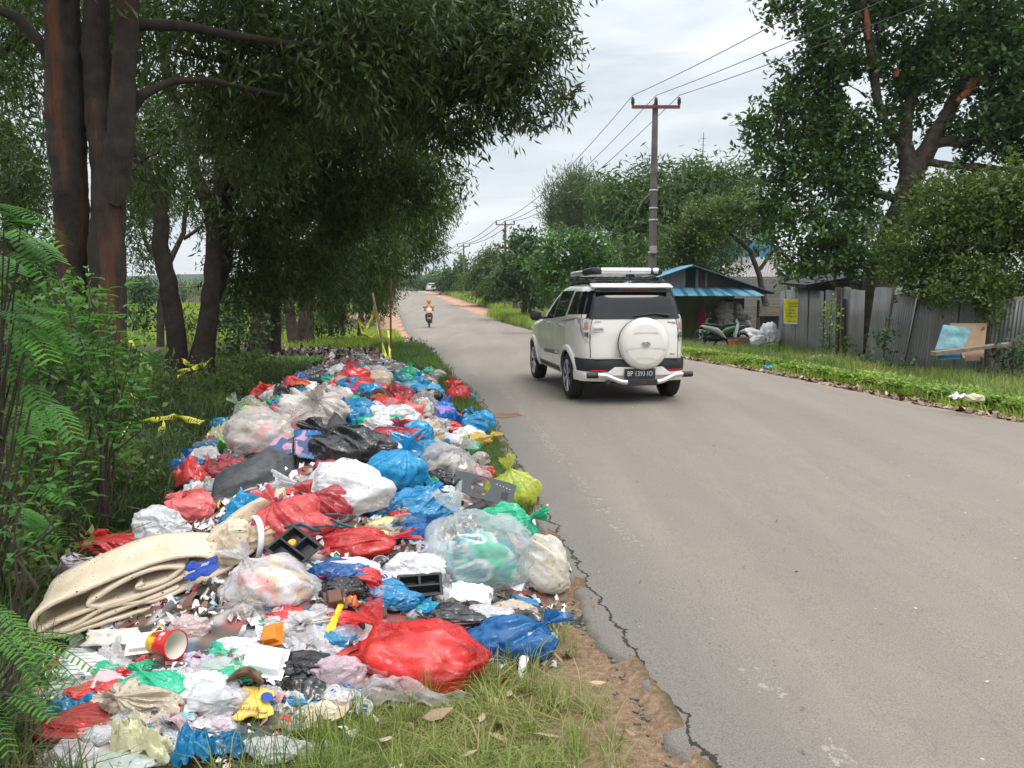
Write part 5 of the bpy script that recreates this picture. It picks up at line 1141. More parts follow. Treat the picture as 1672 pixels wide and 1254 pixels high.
# ================================================================ SCOOTERS AND RIDER
SEATM = simple('scooter_seat', (.02,.02,.02), .6)
def scooter(loc, rz, label, bodyc, cat='motor scooter', rx=0):
    s = empty('motor_scooter', loc, label, cat, rz); s.rotation_euler = (0, rx, rz)
    bm_ = simple('scooter_paint', bodyc, .3, var=.05, coat=.5)
    for yy, nm_ in ((0, 'rear_wheel'), (1.25, 'front_wheel')):
        wh = bpy.data.objects.new(nm_, None); C.objects.link(wh); wh.parent = s; wh.location = (0, yy, .28); M = Matrix.Rotation(R(90), 4, 'Y')
        ring = [(.235 + .045 * math.cos(a), .045 * math.sin(a)) for a in np.linspace(0, 2 * math.pi, 12)]
        MB().lathe(ring, 32, M).build('tyre', TYR, wh, True)
        mb = MB(); [mb.tube([(0,0,0),(0,.2*math.cos(k*1.2566),.2*math.sin(k*1.2566))], .014, 6) for k in range(5)]; mb.tube([(-.05,0,0),(.05,0,0)], .03, 8); mb.lathe([(.19,-.02),(.2,0),(.19,.02)], 32, M); mb.build('rim', ALY, wh, True)
    def hull(name, secs, mat):
        mb = MB(); m = 14
        V = []
        for (y_, zc, hw, hh) in secs: V += [Vector((hw*math.copysign(abs(math.cos(a))**.8,math.cos(a)), y_, zc+hh*math.copysign(abs(math.sin(a))**.8,math.sin(a)))) for a in np.linspace(0,2*math.pi,m,endpoint=False)]
        F = [(i*m+k,i*m+(k+1)%m,(i+1)*m+(k+1)%m,(i+1)*m+k) for i in range(len(secs)-1) for k in range(m)] + [tuple(range(m))[::-1], tuple((len(secs)-1)*m+k for k in range(m))]
        return mb.add(V, F).build(name, mat, s, True)
    hull('tail_fairing', [(-.38,.80,.03,.02),(-.30,.78,.09,.06),(-.05,.72,.14,.11),(.25,.62,.15,.13),(.42,.48,.13,.12),(.55,.36,.12,.06)], bm_)
    hull('seat', [(-.32,.86,.06,.02),(-.15,.86,.12,.04),(.15,.83,.13,.05),(.42,.78,.09,.06),(.52,.72,.06,.03)], SEATM)
    hull('floorboard', [(.5,.33,.12,.05),(.8,.32,.14,.04),(1.0,.36,.14,.05)], SEATM)
    hull('front_shield', [(.93,.40,.14,.12),(.98,.62,.17,.20),(1.04,.82,.16,.14),(1.0,.98,.12,.08)], bm_)
    hull('engine', [(-.12,.32,.05,.06),(.05,.34,.11,.10),(.3,.35,.12,.12),(.5,.35,.08,.08)], UND)
    hull('front_mudguard', [(1.02,.52,.03,.02),(1.15,.60,.055,.03),(1.3,.60,.055,.03),(1.45,.53,.04,.02)], bm_); hull('rear_mudguard', [(-.36,.42,.03,.02),(-.3,.52,.06,.03),(-.12,.60,.06,.03)], SEATM)
    MB().tube([(-.33,.92,1.02),(-.12,1.0,1.02),(.0,1.02,1.03),(.12,1.0,1.02),(.33,.92,1.02)], .018, 8).build('handlebar', BPL, s, True)
    for q in (-1, 1):
        MB().tube([(q*.2,.98,1.03),(q*.28,.97,1.2)], .008, 5).build('mirror_stem', BPL, s); MB().box((q*.30,.97,1.23), (.12,.02,.07)).build('mirror', BPL, s, False, .01)
        MB().tube([(q*.07,1.02,.6),(q*.07,1.25,.28)], .02, 6).build('fork', ALY, s)
    MB().box((0,-.385,.79),(.17,.03,.06)).build('tail_light', simple('tail_red', (.6,.02,.02), .2), s, False, .01)
    MB().box((0,-.40,.60),(.20,.01,.10)).build('number_plate', simple('plate_dull', (.30,.31,.33), .5), s); MB().tube([(.14,-.25,.33),(.14,.3,.33)], [.05,.04], 10).build('exhaust', UND, s, True)
    return s
rp_ = march(701, 536, T0); sc_z = float(Ty(rp_.y)) + .04
scooter((rp_.x, rp_.y, sc_z), R(7), 'dark scooter with a red tail light ridden away along the road', (.03,.03,.035))
def person(loc, rz, label, pose, jacket, skin=(.30,.17,.11), trousers=(.03,.035,.05), helmet=(.55,.16,.05)):
    root = empty('person', loc, label, 'person', rz)
    me = bpy.data.meshes.new('body'); V = [p for p, r in pose['v']]; me.from_pydata(V, pose['e'], []); o = bpy.data.objects.new('body', me); C.objects.link(o); o.parent = root
    md = o.modifiers.new('k', 'SKIN'); 
    for k, (p, r) in enumerate(pose['v']): me.skin_vertices[0].data[k].radius = (r, r * .9)
    me.skin_vertices[0].data[0].use_root = True
    o.modifiers.new('u', 'SUBSURF').levels = 1
    bpy.context.view_layer.update(); nm_ = bpy.data.meshes.new_from_object(o.evaluated_get(bpy.context.evaluated_depsgraph_get())); o.modifiers.clear(); o.data = nm_
    nm_.materials.clear(); nm_.materials.append(simple('skin', skin, .5)); nm_.polygons.foreach_set('use_smooth', [True] * len(nm_.polygons))
    nm_.materials.append(simple('trousers', trousers, .8)); nm_.materials.append(simple('jacket', jacket, .7, var=.25, bump=.3))
    for p in nm_.polygons:
        c_ = p.center
        if c_.z < 1.36 and c_.z > .86 and c_.y < .72: p.material_index = 2
        elif c_.z <= .90: p.material_index = 1
    return root
riderv = [((0,.18,.86),.15),((0,.15,1.02),.14),((0,.20,1.22),.16),((0,.26,1.36),.10),((0,.29,1.46),.06),((0,.31,1.57),.09),((0,.31,1.66),.08),
          ((.16,.24,1.32),.065),((.25,.40,1.10),.05),((.28,.68,1.05),.038),((.30,.86,1.04),.03),((-.16,.24,1.32),.065),((-.25,.40,1.10),.05),((-.28,.68,1.05),.038),((-.30,.86,1.04),.03),
          ((.11,.30,.84),.10),((.18,.66,.72),.075),((.15,.62,.40),.055),((.15,.76,.37),.04),((-.11,.30,.84),.10),((-.18,.66,.72),.075),((-.15,.62,.40),.055),((-.15,.76,.37),.04)]
ridere = [(0,1),(1,2),(2,3),(3,4),(4,5),(5,6),(3,7),(7,8),(8,9),(9,10),(3,11),(11,12),(12,13),(13,14),(0,15),(15,16),(16,17),(17,18),(0,19),(19,20),(20,21),(21,22)]
pr = person((rp_.x, rp_.y, sc_z), R(7), 'person in an orange jacket and helmet riding the distant scooter', dict(v=riderv, e=ridere), (.62,.20,.06))
MB().lathe([(.0,.15),(.07,.14),(.12,.09),(.14,0),(.13,-.08),(.11,-.12)], 20, Matrix.Translation((0,.31,1.62))).build('helmet', simple('orange_helmet', (.62,.20,.05), .3), pr, True)
o = empty('shopping_bag', (rp_.x, rp_.y, sc_z), 'pale yellow and white bag carried on the back of the scooter', 'bag', R(7)); MB().lathe([(.0,0),(.13,.02),(.17,.12),(.15,.25),(.06,.33),(0,.34)], 16, Matrix.Translation((0,-.12,.88))).build('bag', simple('pale_bag', (.72,.66,.50), .6, var=.2), o, True)
# ================================================================ RIGHT SIDE OF THE ROAD
def zinc(name, c0, c1, rust, seed, rough=.5, stripes=None):
    m, t, N, L = new_mat(name); o = N('ShaderNodeOutputMaterial'); p = N('ShaderNodeBsdfPrincipled'); tc = N('ShaderNodeTexCoord'); OC = tc.outputs['Object']
    mp = N('ShaderNodeMapping'); mp.inputs['Location'].default_value = (seed, seed * 2.3, 0); mp.inputs['Scale'].default_value = (1, 1, .22); L(OC, mp.inputs[0])
    c = nramp(N, L, nnoise(N, L, 3.5, 5, mp.outputs[0]), [(.3, c0), (.7, c1)])
    c = nmix(N, L, nramp(N, L, nnoise(N, L, 2.6, 6, mp.outputs[0], .65), [(.5 + .25 * (1 - rust), (0, 0, 0)), (.62 + .25 * (1 - rust), (1, 1, 1))]), c, (.13, .06, .035))
    L(c, p.inputs['Base Color']); p.inputs['Roughness'].default_value = rough; p.inputs['Metallic'].default_value = .15; L(p.outputs[0], o.inputs[0]); return m
ZG = [zinc('grey_zinc', (.13,.13,.127), (.20,.20,.195), .35, 1), zinc('weathered_zinc', (.13,.13,.127), (.21,.21,.205), .5, 5), zinc('rusty_zinc', (.08,.06,.05), (.15,.125,.11), .9, 9), zinc('pale_zinc', (.20,.205,.205), (.27,.28,.28), .2, 12)]
def sheet_corr(name, p0, p1, z0, z1, mat, parent, lean=0, pitch=.09, amp=.012, th=.0, off=0):
    """vertical corrugated sheet between ground points p0,p1 (in the parent's frame)"""
    p0 = Vector(p0); p1 = Vector(p1); d = p1 - p0; Ln = d.length; d.normalize(); nr = Vector((-d.y, d.x, 0)); nu = max(9, int(Ln / pitch * 6))
    V = []
    for i in range(nu):
        u = i / (nu - 1) * Ln; w_ = amp * math.sin(u / pitch * 2 * math.pi)
        for j in range(4):
            v = j / 3; b = p0 + d * (u + lean * v) + nr * (w_ + off + .02 * math.sin(v * 2.4 + u)); V.append(Vector((b.x, b.y, z0 + (z1 - z0) * v + (.015 * math.sin(u * 5) if j == 3 else 0))))
    o = MB().add(V, gridF(nu, 4).tolist()).build(name, mat, parent, True); md = o.modifiers.new('s', 'SOLIDIFY'); md.thickness = .003; return o
fpts = [(1273,31.0),(1300,28.6),(1330,26),(1362,24),(1388,22.3),(1412,21.2),(1440,20.4),(1475,19.7),(1515,19.1),(1560,18.5),(1605,18.0),(1650,17.6),(1700,17.2),(1760,16.8)]
ftop = [473,471,471,471,470,471,474,478,481,485,488,489,489,489]
fp = []
for (px, Yd), tp in zip(fpts, ftop):
    q = at(px, tp, Yd); fp.append((q.x, q.y, float(T(q.x, q.y)), q.z))
fence = empty('zinc_fence', (fp[3][0], fp[3][1], fp[3][2]), 'patched grey corrugated metal fence along the right verge', 'fence')
O = fence.location
rr = random.Random(4); k = 0
for i in range(len(fp) - 1):
    a = Vector((fp[i][0], fp[i][1], 0)); b = Vector((fp[i+1][0], fp[i+1][1], 0)); Ln = (b - a).length; nsh = max(1, round(Ln / .85))
    for j in range(nsh):
        u0, u1 = j / nsh, (j + 1) / nsh + .03; q0 = a.lerp(b, u0) - Vector((O.x, O.y, 0)); q1 = a.lerp(b, u1) - Vector((O.x, O.y, 0))
        zb = min(fp[i][2], fp[i+1][2]) - O.z - .12; zt = fp[i][3] + (fp[i+1][3] - fp[i][3]) * (u0 + u1) / 2 - O.z + rr.uniform(-.09, .05)
        px = fpts[i][0]; lean = 0 if px < 1390 else (.38 if px < 1500 else .1); lean += rr.uniform(-.03, .05)
        mi = 0 if px < 1380 else rr.choice([1, 0, 1, 2, 0, 1] if px < 1600 else [1, 0])
        if px > 1655: mi = 3
        sheet_corr('zinc_sheet', q0, q1, zb, zt, ZG[mi], fence, lean, .076, .010, off=.025 * (k % 2)); k += 1
DW = simple('dark_wood', (.055, .04, .03), .85, var=.4, scale=14, bump=.5); PWD = simple('plank_wood', (.20, .15, .11), .85, var=.35, scale=10, bump=.4)
def px_post(px, y0, y1, Yd, r, mat, name, parent=None, label=None, cat=None, dx=0):
    a = at(px, y0, Yd); b = at(px + dx, y1, Yd)
    if parent: a = a - parent.location; b = b - parent.location
    o = MB().tube([a, (a + b) / 2, b], r, 8).build(name, mat, parent, True)
    if label: tag(o, label, cat)
    return o
for px, y0, y1, dx in ((1366,600,472,4),(1377,598,488,2),(1612,640,492,0)): px_post(px, y0, y1, 22.6 if px < 1500 else 17.7, .06, DW, 'fence_post', fence, dx=dx)
# banner
ban = empty('yellow_banner', at(1292, 506, 28.75) , 'yellow printed banner hanging on the metal fence', 'banner'); B0 = ban.location
def bp_(px, py): return at(px, py, 28.75 if px < 1290 else 28.35) - B0
c4 = [bp_(1279.5, 528), bp_(1304.5, 529.5), bp_(1307, 485), bp_(1280, 487.5)]
def bf(u, v):
    p = (c4[0]*(1-u)+c4[1]*u)*(1-v)+(c4[3]*(1-u)+c4[2]*u)*v; return p + Vector((0, -.02 * math.sin(u*9), -.07 * math.sin(u * math.pi) * v ** 3))
MB().grid(lambda u, v: bf(u, v), 18, 14).build('banner_sheet', simple('banner_yellow', (.62,.60,.03), .6, var=.06), ban, True)
md = ban.children[0].modifiers.new('s', 'SOLIDIFY'); md.thickness = .004
ux = (c4[1] - c4[0]).normalized(); rot = Matrix((ux, Vector((0,0,1)).cross(ux) * -1 * -1, Vector((0,0,1)))).transposed().to_euler()
Wb = (c4[1] - c4[0]).length
rz_ = math.atan2(ux.y, ux.x)
for fy, s_, sz, mt in ((.83,'MENERIMA',.085,RED),(.70,'BARANG BEKAS',.062,LBK),(.55,'Kardus',.085,LBK),(.42,'Besi tua',.085,LBK),(.29,'Plastik dll',.085,LBK),(.10,'HUBUNGI SEGERA',.05,LBK)):
    text_mesh('banner_print', s_, sz, mt, ban, bf(.52, fy) + Vector((.0, -.035, 0)), (R(90), 0, rz_), .001)
WHS = simple('banner_edge', (.75,.75,.72), .6)
for k, fy in enumerate((.55,.42,.29)): text_mesh('banner_bullet', '\u25A0', .07, simple('banner_orange', (.70,.22,.02), .6), ban, bf(.12, fy) + Vector((0, -.035, 0)), (R(90), 0, rz_), .001)
mb = MB(); mb.add([bf(0,0)+Vector((0,-.03,0)), bf(1,0)+Vector((0,-.03,0)), bf(1,.045)+Vector((0,-.03,0)), bf(0,.045)+Vector((0,-.03,0))], [(0,1,2,3)]).build('banner_hem', WHS, ban)
# small grey shed with a black lean-to roof behind the fence
sh = empty('fence_shed', at(1380, 500, 25.5), 'small whitewashed shed with a black slanting roof behind the fence', 'shed'); O2 = sh.location
def rel(px, py, Y_): return at(px, py, Y_) - O2
MB().prism([rel(1357,560,26),rel(1432,560,25),rel(1427,456,25),rel(1357,466,26)], None, (0,3,0)).build('wall', simple('whitewash', (.24,.235,.215), .8, var=.2, scale=3), sh)
MB().prism([rel(1316,465,25.6),rel(1430,445,24.6),rel(1432,451,24.6),rel(1318,469,25.6)], None, (.3,3.4,.1)).build('roof', simple('black_roof', (.02,.02,.022), .7, var=.3), sh)
MB().prism([rel(1412,459,24.9),rel(1416,459,24.9),rel(1416,468,24.9),rel(1412,468,24.9)], None, (0,.06,0)).build('window', GAP, sh)
MB().prism([rel(1374,468,24.9),rel(1387,467,24.9),rel(1387,482,24.9),rel(1374,482,24.9)], None, (0,.06,0)).build('door_gap', GAP, sh)
# leaning boards and plank bench by the fence
def board_px(name, cs, mat, label, cat, th=.02, dz=None):
    P = [at(*c_) for c_ in cs]; o_ = sum(P, Vector()) / 4; e_ = empty(name, o_, label, cat) if False else None
    o = MB().prism([p - o_ for p in P], None, (0, th, 0)).build(name, mat); o.location = o_; tag(o, label, cat); return o
board_px('tan_board', [(1573,585,16.9),(1606,583,16.9),(1612,528,17.3),(1551,528,17.5)], simple('tan_board', (.24,.155,.09), .75, var=.12, scale=3), 'large tan sheet of board leaning on the fence behind the turquoise board', 'board')
board_px('turquoise_board', [(1527,571,16.2),(1573,568,16.2),(1588,536,16.8),(1541,530,16.8)], simple('turquoise_board', (.085,.19,.21), .6, var=.65, scale=3, bump=.2), 'stained turquoise board leaning on the fence', 'board')
board_px('blue_offcut', [(1530,588,16.0),(1568,586,16.0),(1568,574,16.2),(1532,575,16.2)], simple('blue_board', (.08,.28,.42), .6, var=.3), 'bright blue offcut of board below the plank', 'board')
board_px('tan_offcut', [(1576,590,16.1),(1605,588,16.1),(1607,571,16.3),(1578,572,16.3)], simple('brown_offcut', (.26,.16,.10), .8, var=.2), 'brown offcut of board below the plank', 'board')
bn = empty('plank_bench', at(1590, 590, 16), 'long grey plank resting on a short post in front of the leaning boards', 'bench'); O3 = bn.location
MB().prism([at(1528,575,15.9)-O3, at(1653,560,15.9)-O3, at(1653,564.5,15.9)-O3, at(1528,581,15.9)-O3], None, (0,.22,0)).build('plank', PWD, bn)
MB().prism([at(1622,563,16)-O3, at(1627,563,16)-O3, at(1626,590,16)-O3, at(1621,590,16)-O3], None, (0,.07,0)).build('leg', PWD, bn)
MB().prism([at(1612,573,16)-O3, at(1616,573,16)-O3, at(1634,592,16)-O3, at(1629,593,16)-O3], None, (0,.07,0)).build('brace', PWD, bn)
B((1600,582,1622,594), 'cyan', 'small blue tarp scrap under the plank bench', style='sheet', surf=T, name='plastic_sheet', cat='plastic film')
# rubbish on the right verge
VG = lambda x, y: T(x, y) + .20
B((1206,537,1242,558), (.72,.70,.72), 'long white and purple bag of scrap in front of the shack', surf=VG, style='crumple')
B((1240,529,1272,562), 'white', 'heap of white bags beside the banner', surf=VG, style='crumple')
B((1206,520,1224,536), 'white', 'small white bag on top of the long purple one', surf=VG)
B((1226,548,1250,566), 'white', 'loose white bag in front of the heap beside the banner', surf=VG, style='crumple')
B((1275,540,1296,558), 'white', 'white and green sack below the banner', surf=VG)
B((1262,532,1284,548), 'beige', 'pale orange sack behind the heap of white bags', surf=VG)
B((1236,545,1252,562), 'cream', 'yellowish torn sack in front of the shack', surf=VG, style='sheet')
B((1300,545,1318,560), 'black', 'black bag at the foot of the fence', surf=VG)
B((1308,542,1326,558), 'grey', 'grey and black bag at the foot of the fence', surf=VG)
B((1318,580,1372,592), 'white', 'long white rag lying on the verge grass', surf=VG, style='sheet', name='cloth_rag', cat='rag')
B((1553,641,1578,652), 'white', 'flat white scrap in the verge grass at the right', surf=VG, style='sheet')
B((1577,643,1605,657), 'cream', 'cream foam scrap in the verge grass at the right', surf=VG, style='crumple')
B((1248,597,1262,606), 'cyan', 'tiny blue bag at the far road edge', surf=T)
# ---- shack
sk = empty('roadside_shack', (0,0,0), 'open fronted shack with a blue corrugated awning and grey gable', 'shack'); D = 34.0
q = at(1180, 552, D); sk.location = (q.x, D, -.50); O4 = sk.location
def r4(px, py, Y_): return at(px, py, Y_) - O4
x0, x1 = r4(1098,500,D).x, r4(1240,500,D).x
BLZ = zinc('blue_zinc', (.09,.24,.36), (.16,.36,.48), .1, 3, .45); BLD = zinc('dark_blue_zinc', (.02,.12,.17), (.03,.16,.22), .1, 8, .45); GZ = zinc('gable_zinc', (.13,.14,.145), (.19,.20,.205), .2, 6)
ze = r4(1180,483,D-1.2).z; zh = r4(1180,470,D).z; zr = r4(1125,433,D+.3).z
# awning of alternating sheets
na = 22; xa0, xa1 = r4(1088,483,D-1.2).x, r4(1249,483,D-1.2).x
rr = random.Random(2)
for i in range(na):
    a, b = xa0 + (xa1 - xa0) * i / na, xa0 + (xa1 - xa0) * (i + 1) / na + .01
    mb = MB(); nu = 14
    mb.grid(lambda u, v: Vector((a + (b - a) * u - .35 * v * ((a + b) / 2 > xa1 - 1.5), -1.2 + 1.35 * v, ze + (zh + .05 - ze) * v + .016 * math.sin((a + (b - a) * u) / .09 * 6.283))), nu, 3)
    mb.build('awning_sheet', BLD if i % 3 == 1 or i in (9, 15) else BLZ, sk, True)
# roof: two slopes seen from the gable side
ax_, bx_ = r4(1125,433,D+.3).x, r4(1250,480,D).x; lx_ = r4(1040,455,D).x
for (xa_, za_, xb_, zb_, nm_) in ((ax_, zr, bx_ + .25, ze + .12, 'roof'), (lx_, zr - .75, ax_, zr, 'roof')):
    mb = MB(); mb.grid(lambda u, v: Vector((xa_ + (xb_ - xa_) * u, -.45 + 6 * v, za_ + (zb_ - za_) * u + .015 * math.sin(v * 6 / .09))), 20, 90); o = mb.build(nm_, BLZ if xa_ == lx_ else simple('roof_edge', (.035,.05,.07), .6), sk, True); md = o.modifiers.new('s','SOLIDIFY'); md.thickness = .06; md.offset = -1
# gable
mb = MB(); n_ = 60; gl = r4(1085,450,D).x
for (g0, g1, mt) in ((gl, r4(1130,0,D).x, GZ), (r4(1147,0,D).x, r4(1152,0,D).x, GZ), (r4(1164,0,D).x, r4(1167,0,D).x, GZ), (r4(1130,0,D).x, r4(1147,0,D).x, GAP), (r4(1152,0,D).x, r4(1164,0,D).x, DW), (r4(1167,0,D).x, bx_ - .1, DW)):
    V = []; k = 24
    for i in range(k):
        x_ = g0 + (g1 - g0) * i / (k - 1); top = zr - (zr - ze - .12) * max(0, (x_ - ax_) / (bx_ + .25 - ax_)) if x_ > ax_ else zr - .75 * (ax_ - x_) / (ax_ - lx_)
        y_ = .0 + .012 * math.sin(x_ / .09 * 6.283); V += [Vector((x_, y_, zh - .02)), Vector((x_, y_, max(zh, top - .05)))]
    MB().add(V, gridF(k, 2).tolist()).build('gable_panel', mt, sk, True)
GRW = simple('pale_green_wall', (.22,.27,.10), .8, var=.15, scale=2)
MB().box(((x0 + x1) / 2 - .2, 2.4, 1.0), (x1 - x0 - .4, .08, 2.3)).build('back_wall', GRW, sk); MB().box((x0 - .1, 1.2, 1.0), (.08, 2.4, 2.3)).build('side_wall', simple('dull_wall', (.16,.15,.13), .8), sk)
MB().box((x1 - .55, 1.9, .85), (.9, .08, 1.7)).build('blue_door', simple('navy_door', (.015,.03,.09), .6), sk)
for x_ in (x0 + .0, x1 - 1.0, x1 - .05): MB().box((x_, -.02, .8), (.09, .09, 1.7)).build('post', DW, sk)
MB().box(((x0 + x1) / 2, 0, .04 - .1), (x1 - x0 + .4, 5, .12)).build('floor', simple('packed_earth', (.10,.075,.055), .9, var=.3, bump=.4), sk)
mb = MB(); [mb.box((x1 + .55, -.1, 1.05 + .11 * i), (1.2, .05, .05), (0, .03 * (i % 2), 0)) for i in range(5)]; mb.build('slatted_screen', PWD, sk)
MB().box((x1 + .6, .05, .5), (1.1, .05, 1.0)).build('dark_screen', simple('dark_screen', (.03,.03,.032), .8), sk)
# table with sacks
tb = empty('low_table', (O4.x + r4(1198,530,D).x, D + .9, O4.z), 'dark low table carrying the white sacks in the shack', 'table'); MB().box((0,0,.42),(2.3,.9,.06)).build('table_top', DW, tb)
for sx__ in (-1, 1):
    for sy__ in (-1, 1): MB().box((sx__*1.05, sy__*.35, .2), (.07,.07,.4)).build('leg', DW, tb)
SKM = simple('woven_sack', (.36,.34,.31), .8, var=.15, bump=.3)
for k, (px, py, w_, h_) in enumerate([(1184,528,26,13),(1212,530,24,10),(1186,517,28,12),(1214,518,24,11),(1182,507,24,12),(1196,500,26,12),(1205,509,20,10),(1180,497,18,9)]):
    c_ = at(px, py, D + .9 + .1 * (k % 2)); V, F = unit_bag(900 + k, 'lump', 0, 0, 40, 28); V = fit(V, (w_ * D / FPX * 1.1, .55, h_ * D / FPX * 1.25))
    o = link('white_sack', mesh_np('white_sack', V, F), SKM, smooth=True); o.location = (c_.x, c_.y, c_.z - h_ * D / FPX * .55)
    tag(o, 'stuffed whitish sack piled on the table in the shack', 'sack', 'sacks piled in the shack')
o = sheet_px('red_cloth', [(1136,530,D+.5),(1154,530,D+.5),(1149,494,D+.6),(1144,494,D+.6)], 14, 16, simple('crimson_cloth', (.22,.01,.04), .8), 'crimson cloth hanging in the shack beside the sacks', 'cloth', .08, 3, .02, .05)
bk = empty('orange_bucket', (at(1197, 556, 29.5).x, 29.5, float(T(at(1197, 556, 29.5).x, 29.5)) + .1), 'orange clay coloured bucket in front of the shack', 'bucket'); MB().lathe([(0,0),(.14,0),(.17,.28),(.19,.28),(.19,.33),(.165,.33),(.13,.03),(0,.03)], 24).build('bucket', simple('terracotta_plastic', (.42,.15,.06), .6, var=.1), bk, True)
MB().box((1.05,0,.0),(0.01,.01,.01)).build('bucket_lug', DW, bk) if False else None
o = MB().box((0,0,.16),(.62,.5,.36)).build('cardboard_box', simple('cardboard', (.17,.10,.065), .85, var=.2), bevel=.01); g_ = at(1212, 550, 30.6); o.location = (g_.x, g_.y, float(T(g_.x, g_.y)) + .1); tag(o, 'brown cardboard box behind the orange bucket', 'box')
g_ = at(1160, 552, 30.5); scooter((g_.x, g_.y, float(T(g_.x, g_.y)) + .05), R(-82), 'black and white scooter parked at the shack behind the white car', (.45,.46,.47))
g_ = at(1197, 553, 30.8); scooter((g_.x, g_.y, float(T(g_.x, g_.y)) + .05), R(60), 'green and black scooter parked at the shack by the bucket', (.05,.20,.04))
# ---- houses behind
bh = empty('blue_house', at(1238, 430, 52), 'blue walled house with a pale green metal roof behind the trees', 'house'); O5 = bh.location; r5 = lambda px, py, Y_=52: at(px, py, Y_) - O5
MB().prism([r5(1198,425),r5(1262,425),r5(1262,392),r5(1198,392)], None, (0,5,0)).build('wall', simple('blue_wall', (.06,.25,.46), .7, var=.1), bh)
MB().prism([r5(1190,394),r5(1272,394),r5(1264,379),r5(1200,379)], None, (0,5.2,0)).build('roof', simple('mint_roof', (.42,.56,.50), .5, var=.1), bh)
MB().prism([r5(1232,418,51.9),r5(1240,418,51.9),r5(1240,400,51.9),r5(1232,400,51.9)], None, (0,.06,0)).build('window', GAP, bh)
rh = empty('rusty_roof_house', at(1240, 455, 44), 'low house with a rusty tin roof and bare block wall behind the shack', 'house'); O6 = rh.location; r6 = lambda px, py, Y_=44: at(px, py, Y_) - O6
mb = MB(); c_ = [r6(1170,452), r6(1292,452), r6(1285,420,49), r6(1205,420,49)]
mb.grid(lambda u, v: (c_[0]*(1-u)+c_[1]*u)*(1-v)+(c_[3]*(1-u)+c_[2]*u)*v + Vector((0,0,.03*math.sin(u*160))), 200, 3).build('roof', zinc('rusted_roof', (.28,.26,.25), (.36,.34,.33), .75, 4), rh, True)
blk, t, N, L = new_mat('bare_block_wall'); o_ = N('ShaderNodeOutputMaterial'); p_ = N('ShaderNodeBsdfPrincipled'); tc = N('ShaderNodeTexCoord'); br = N('ShaderNodeTexBrick'); br.inputs['Scale'].default_value = 1; br.inputs['Brick Width'].default_value = .9; br.inputs['Row Height'].default_value = .35; br.inputs['Color1'].default_value = (.20,.185,.165,1); br.inputs['Color2'].default_value = (.15,.14,.125,1); br.inputs['Mortar'].default_value = (.24,.23,.21,1)
mpn = N('ShaderNodeMapping'); mpn.inputs['Rotation'].default_value = (R(90), 0, 0); L(tc.outputs['Object'], mpn.inputs[0]); L(mpn.outputs[0], br.inputs[0]); L(br.outputs[0], p_.inputs['Base Color']); p_.inputs['Roughness'].default_value = .9; L(p_.outputs[0], o_.inputs[0])
MB().prism([r6(1180,520),r6(1292,520),r6(1292,452),r6(1180,452)], None, (0,.3,0)).build('wall', blk, rh)
# ---- utility poles and wires
CON = simple('pole_concrete', (.125,.11,.10), .85, var=.25, scale=5, bump=.3); RST = simple('rusty_arm', (.16,.05,.04), .7, var=.3); INS = simple('insulator', (.025,.022,.03), .3)
poles = [(1070,170,29.0,38),(825,365,83,15),(757,401,128,10.5),(725,415,172,7.5),(708,416,198,0),(695,428,216,5.5),(683,437,262,4)]
tops = []
for k, (px, py, Yd, hw) in enumerate(poles):
    tp = at(px, py, Yd); gz = float(Ty(Yd)) - .3
    lb = ['tall concrete utility pole with a red cross arm behind the white car', 'reddish utility pole with two cross arms beyond the green trees', 'third utility pole along the road, standing above the trees', 'fourth utility pole along the road', 'street lamp pole without a cross arm far down the road', 'sixth pole far down the road, nearly at the horizon', 'last tiny utility pole at the end of the road'][k]
    po = empty('utility_pole', (tp.x, Yd, gz), lb, 'utility pole', group='utility poles along the road'); h = tp.z - gz
    sc = 1 if k == 0 else 1.15
    MB().tube([(0,0,0),(0,0,h*.5),(0,0,h)], [.155*sc,.13*sc,.095*sc], 14).build('pole', CON, po, True)
    if hw:
        w_ = hw * Yd / FPX; zt = h - .12
        MB().box((0,-.13,zt), (2*w_, .09, .10)).build('cross_arm', RST, po)
        pts = []
        for q in (-.96, 0, .96):
            MB().lathe([(.0,0),(.05,0),(.05,.06),(.075,.08),(.075,.13),(.045,.15),(.075,.18),(.06,.25),(.03,.30),(0,.31)], 14, Matrix.Translation((q*w_, -.13, zt+.05)) @ Matrix.Scale(sc * .9, 4)).build('insulator', INS, po, True)
            pts.append(Vector((tp.x + q * w_, Yd - .13, gz + zt + .38)))
        tops.append(pts)
        if k == 1: MB().box((0,-.13,h-2.4), (1.7*w_, .09, .10)).build('cross_arm', RST, po)
    if k == 0:
        for zz_ in (h-2.9, h-3.5, h-3.9, h-5.0): MB().lathe([(.15,0),(.155,.02),(.15,.05)], 14, Matrix.Translation((0,0,zz_))).build('steel_band', ALU, po)
        MB().box((.0,-.16,h-4.9),(.22,.16,.26)).build('junction_box', simple('pole_box', (.35,.33,.30), .6), po, False, .02)
        MB().tube([(-.1,-.1,h-2.95),(-.35,-.2,h-3.2),(-.5,-.2,h-3.35)], .03, 6).build('bracket', CON, po)
    if k == 4: MB().box((.6,-.1,h-.05),(1.4,.14,.10)).build('lamp_head', simple('lamp_grey', (.25,.25,.26), .5), po)
WIR = simple('wire_black', (.03,.03,.035), .5)
def wire(a, b, sag, r, label, n=26, gname='overhead wires'):
    pts = [a.lerp(b, i / n) - Vector((0, 0, sag * 4 * (i / n) * (1 - i / n))) for i in range(n + 1)]
    rs = [r * max(1, p.y / 30) for p in pts]
    return pts, rs
near = [at(1330, -60, 14.5), at(1480, -60, 14.5), at(1600, -60, 14.5)]; near = [at(1300, 0, 17.5) , at(1400, 0, 18.0), at(1480, 0, 19.0)]
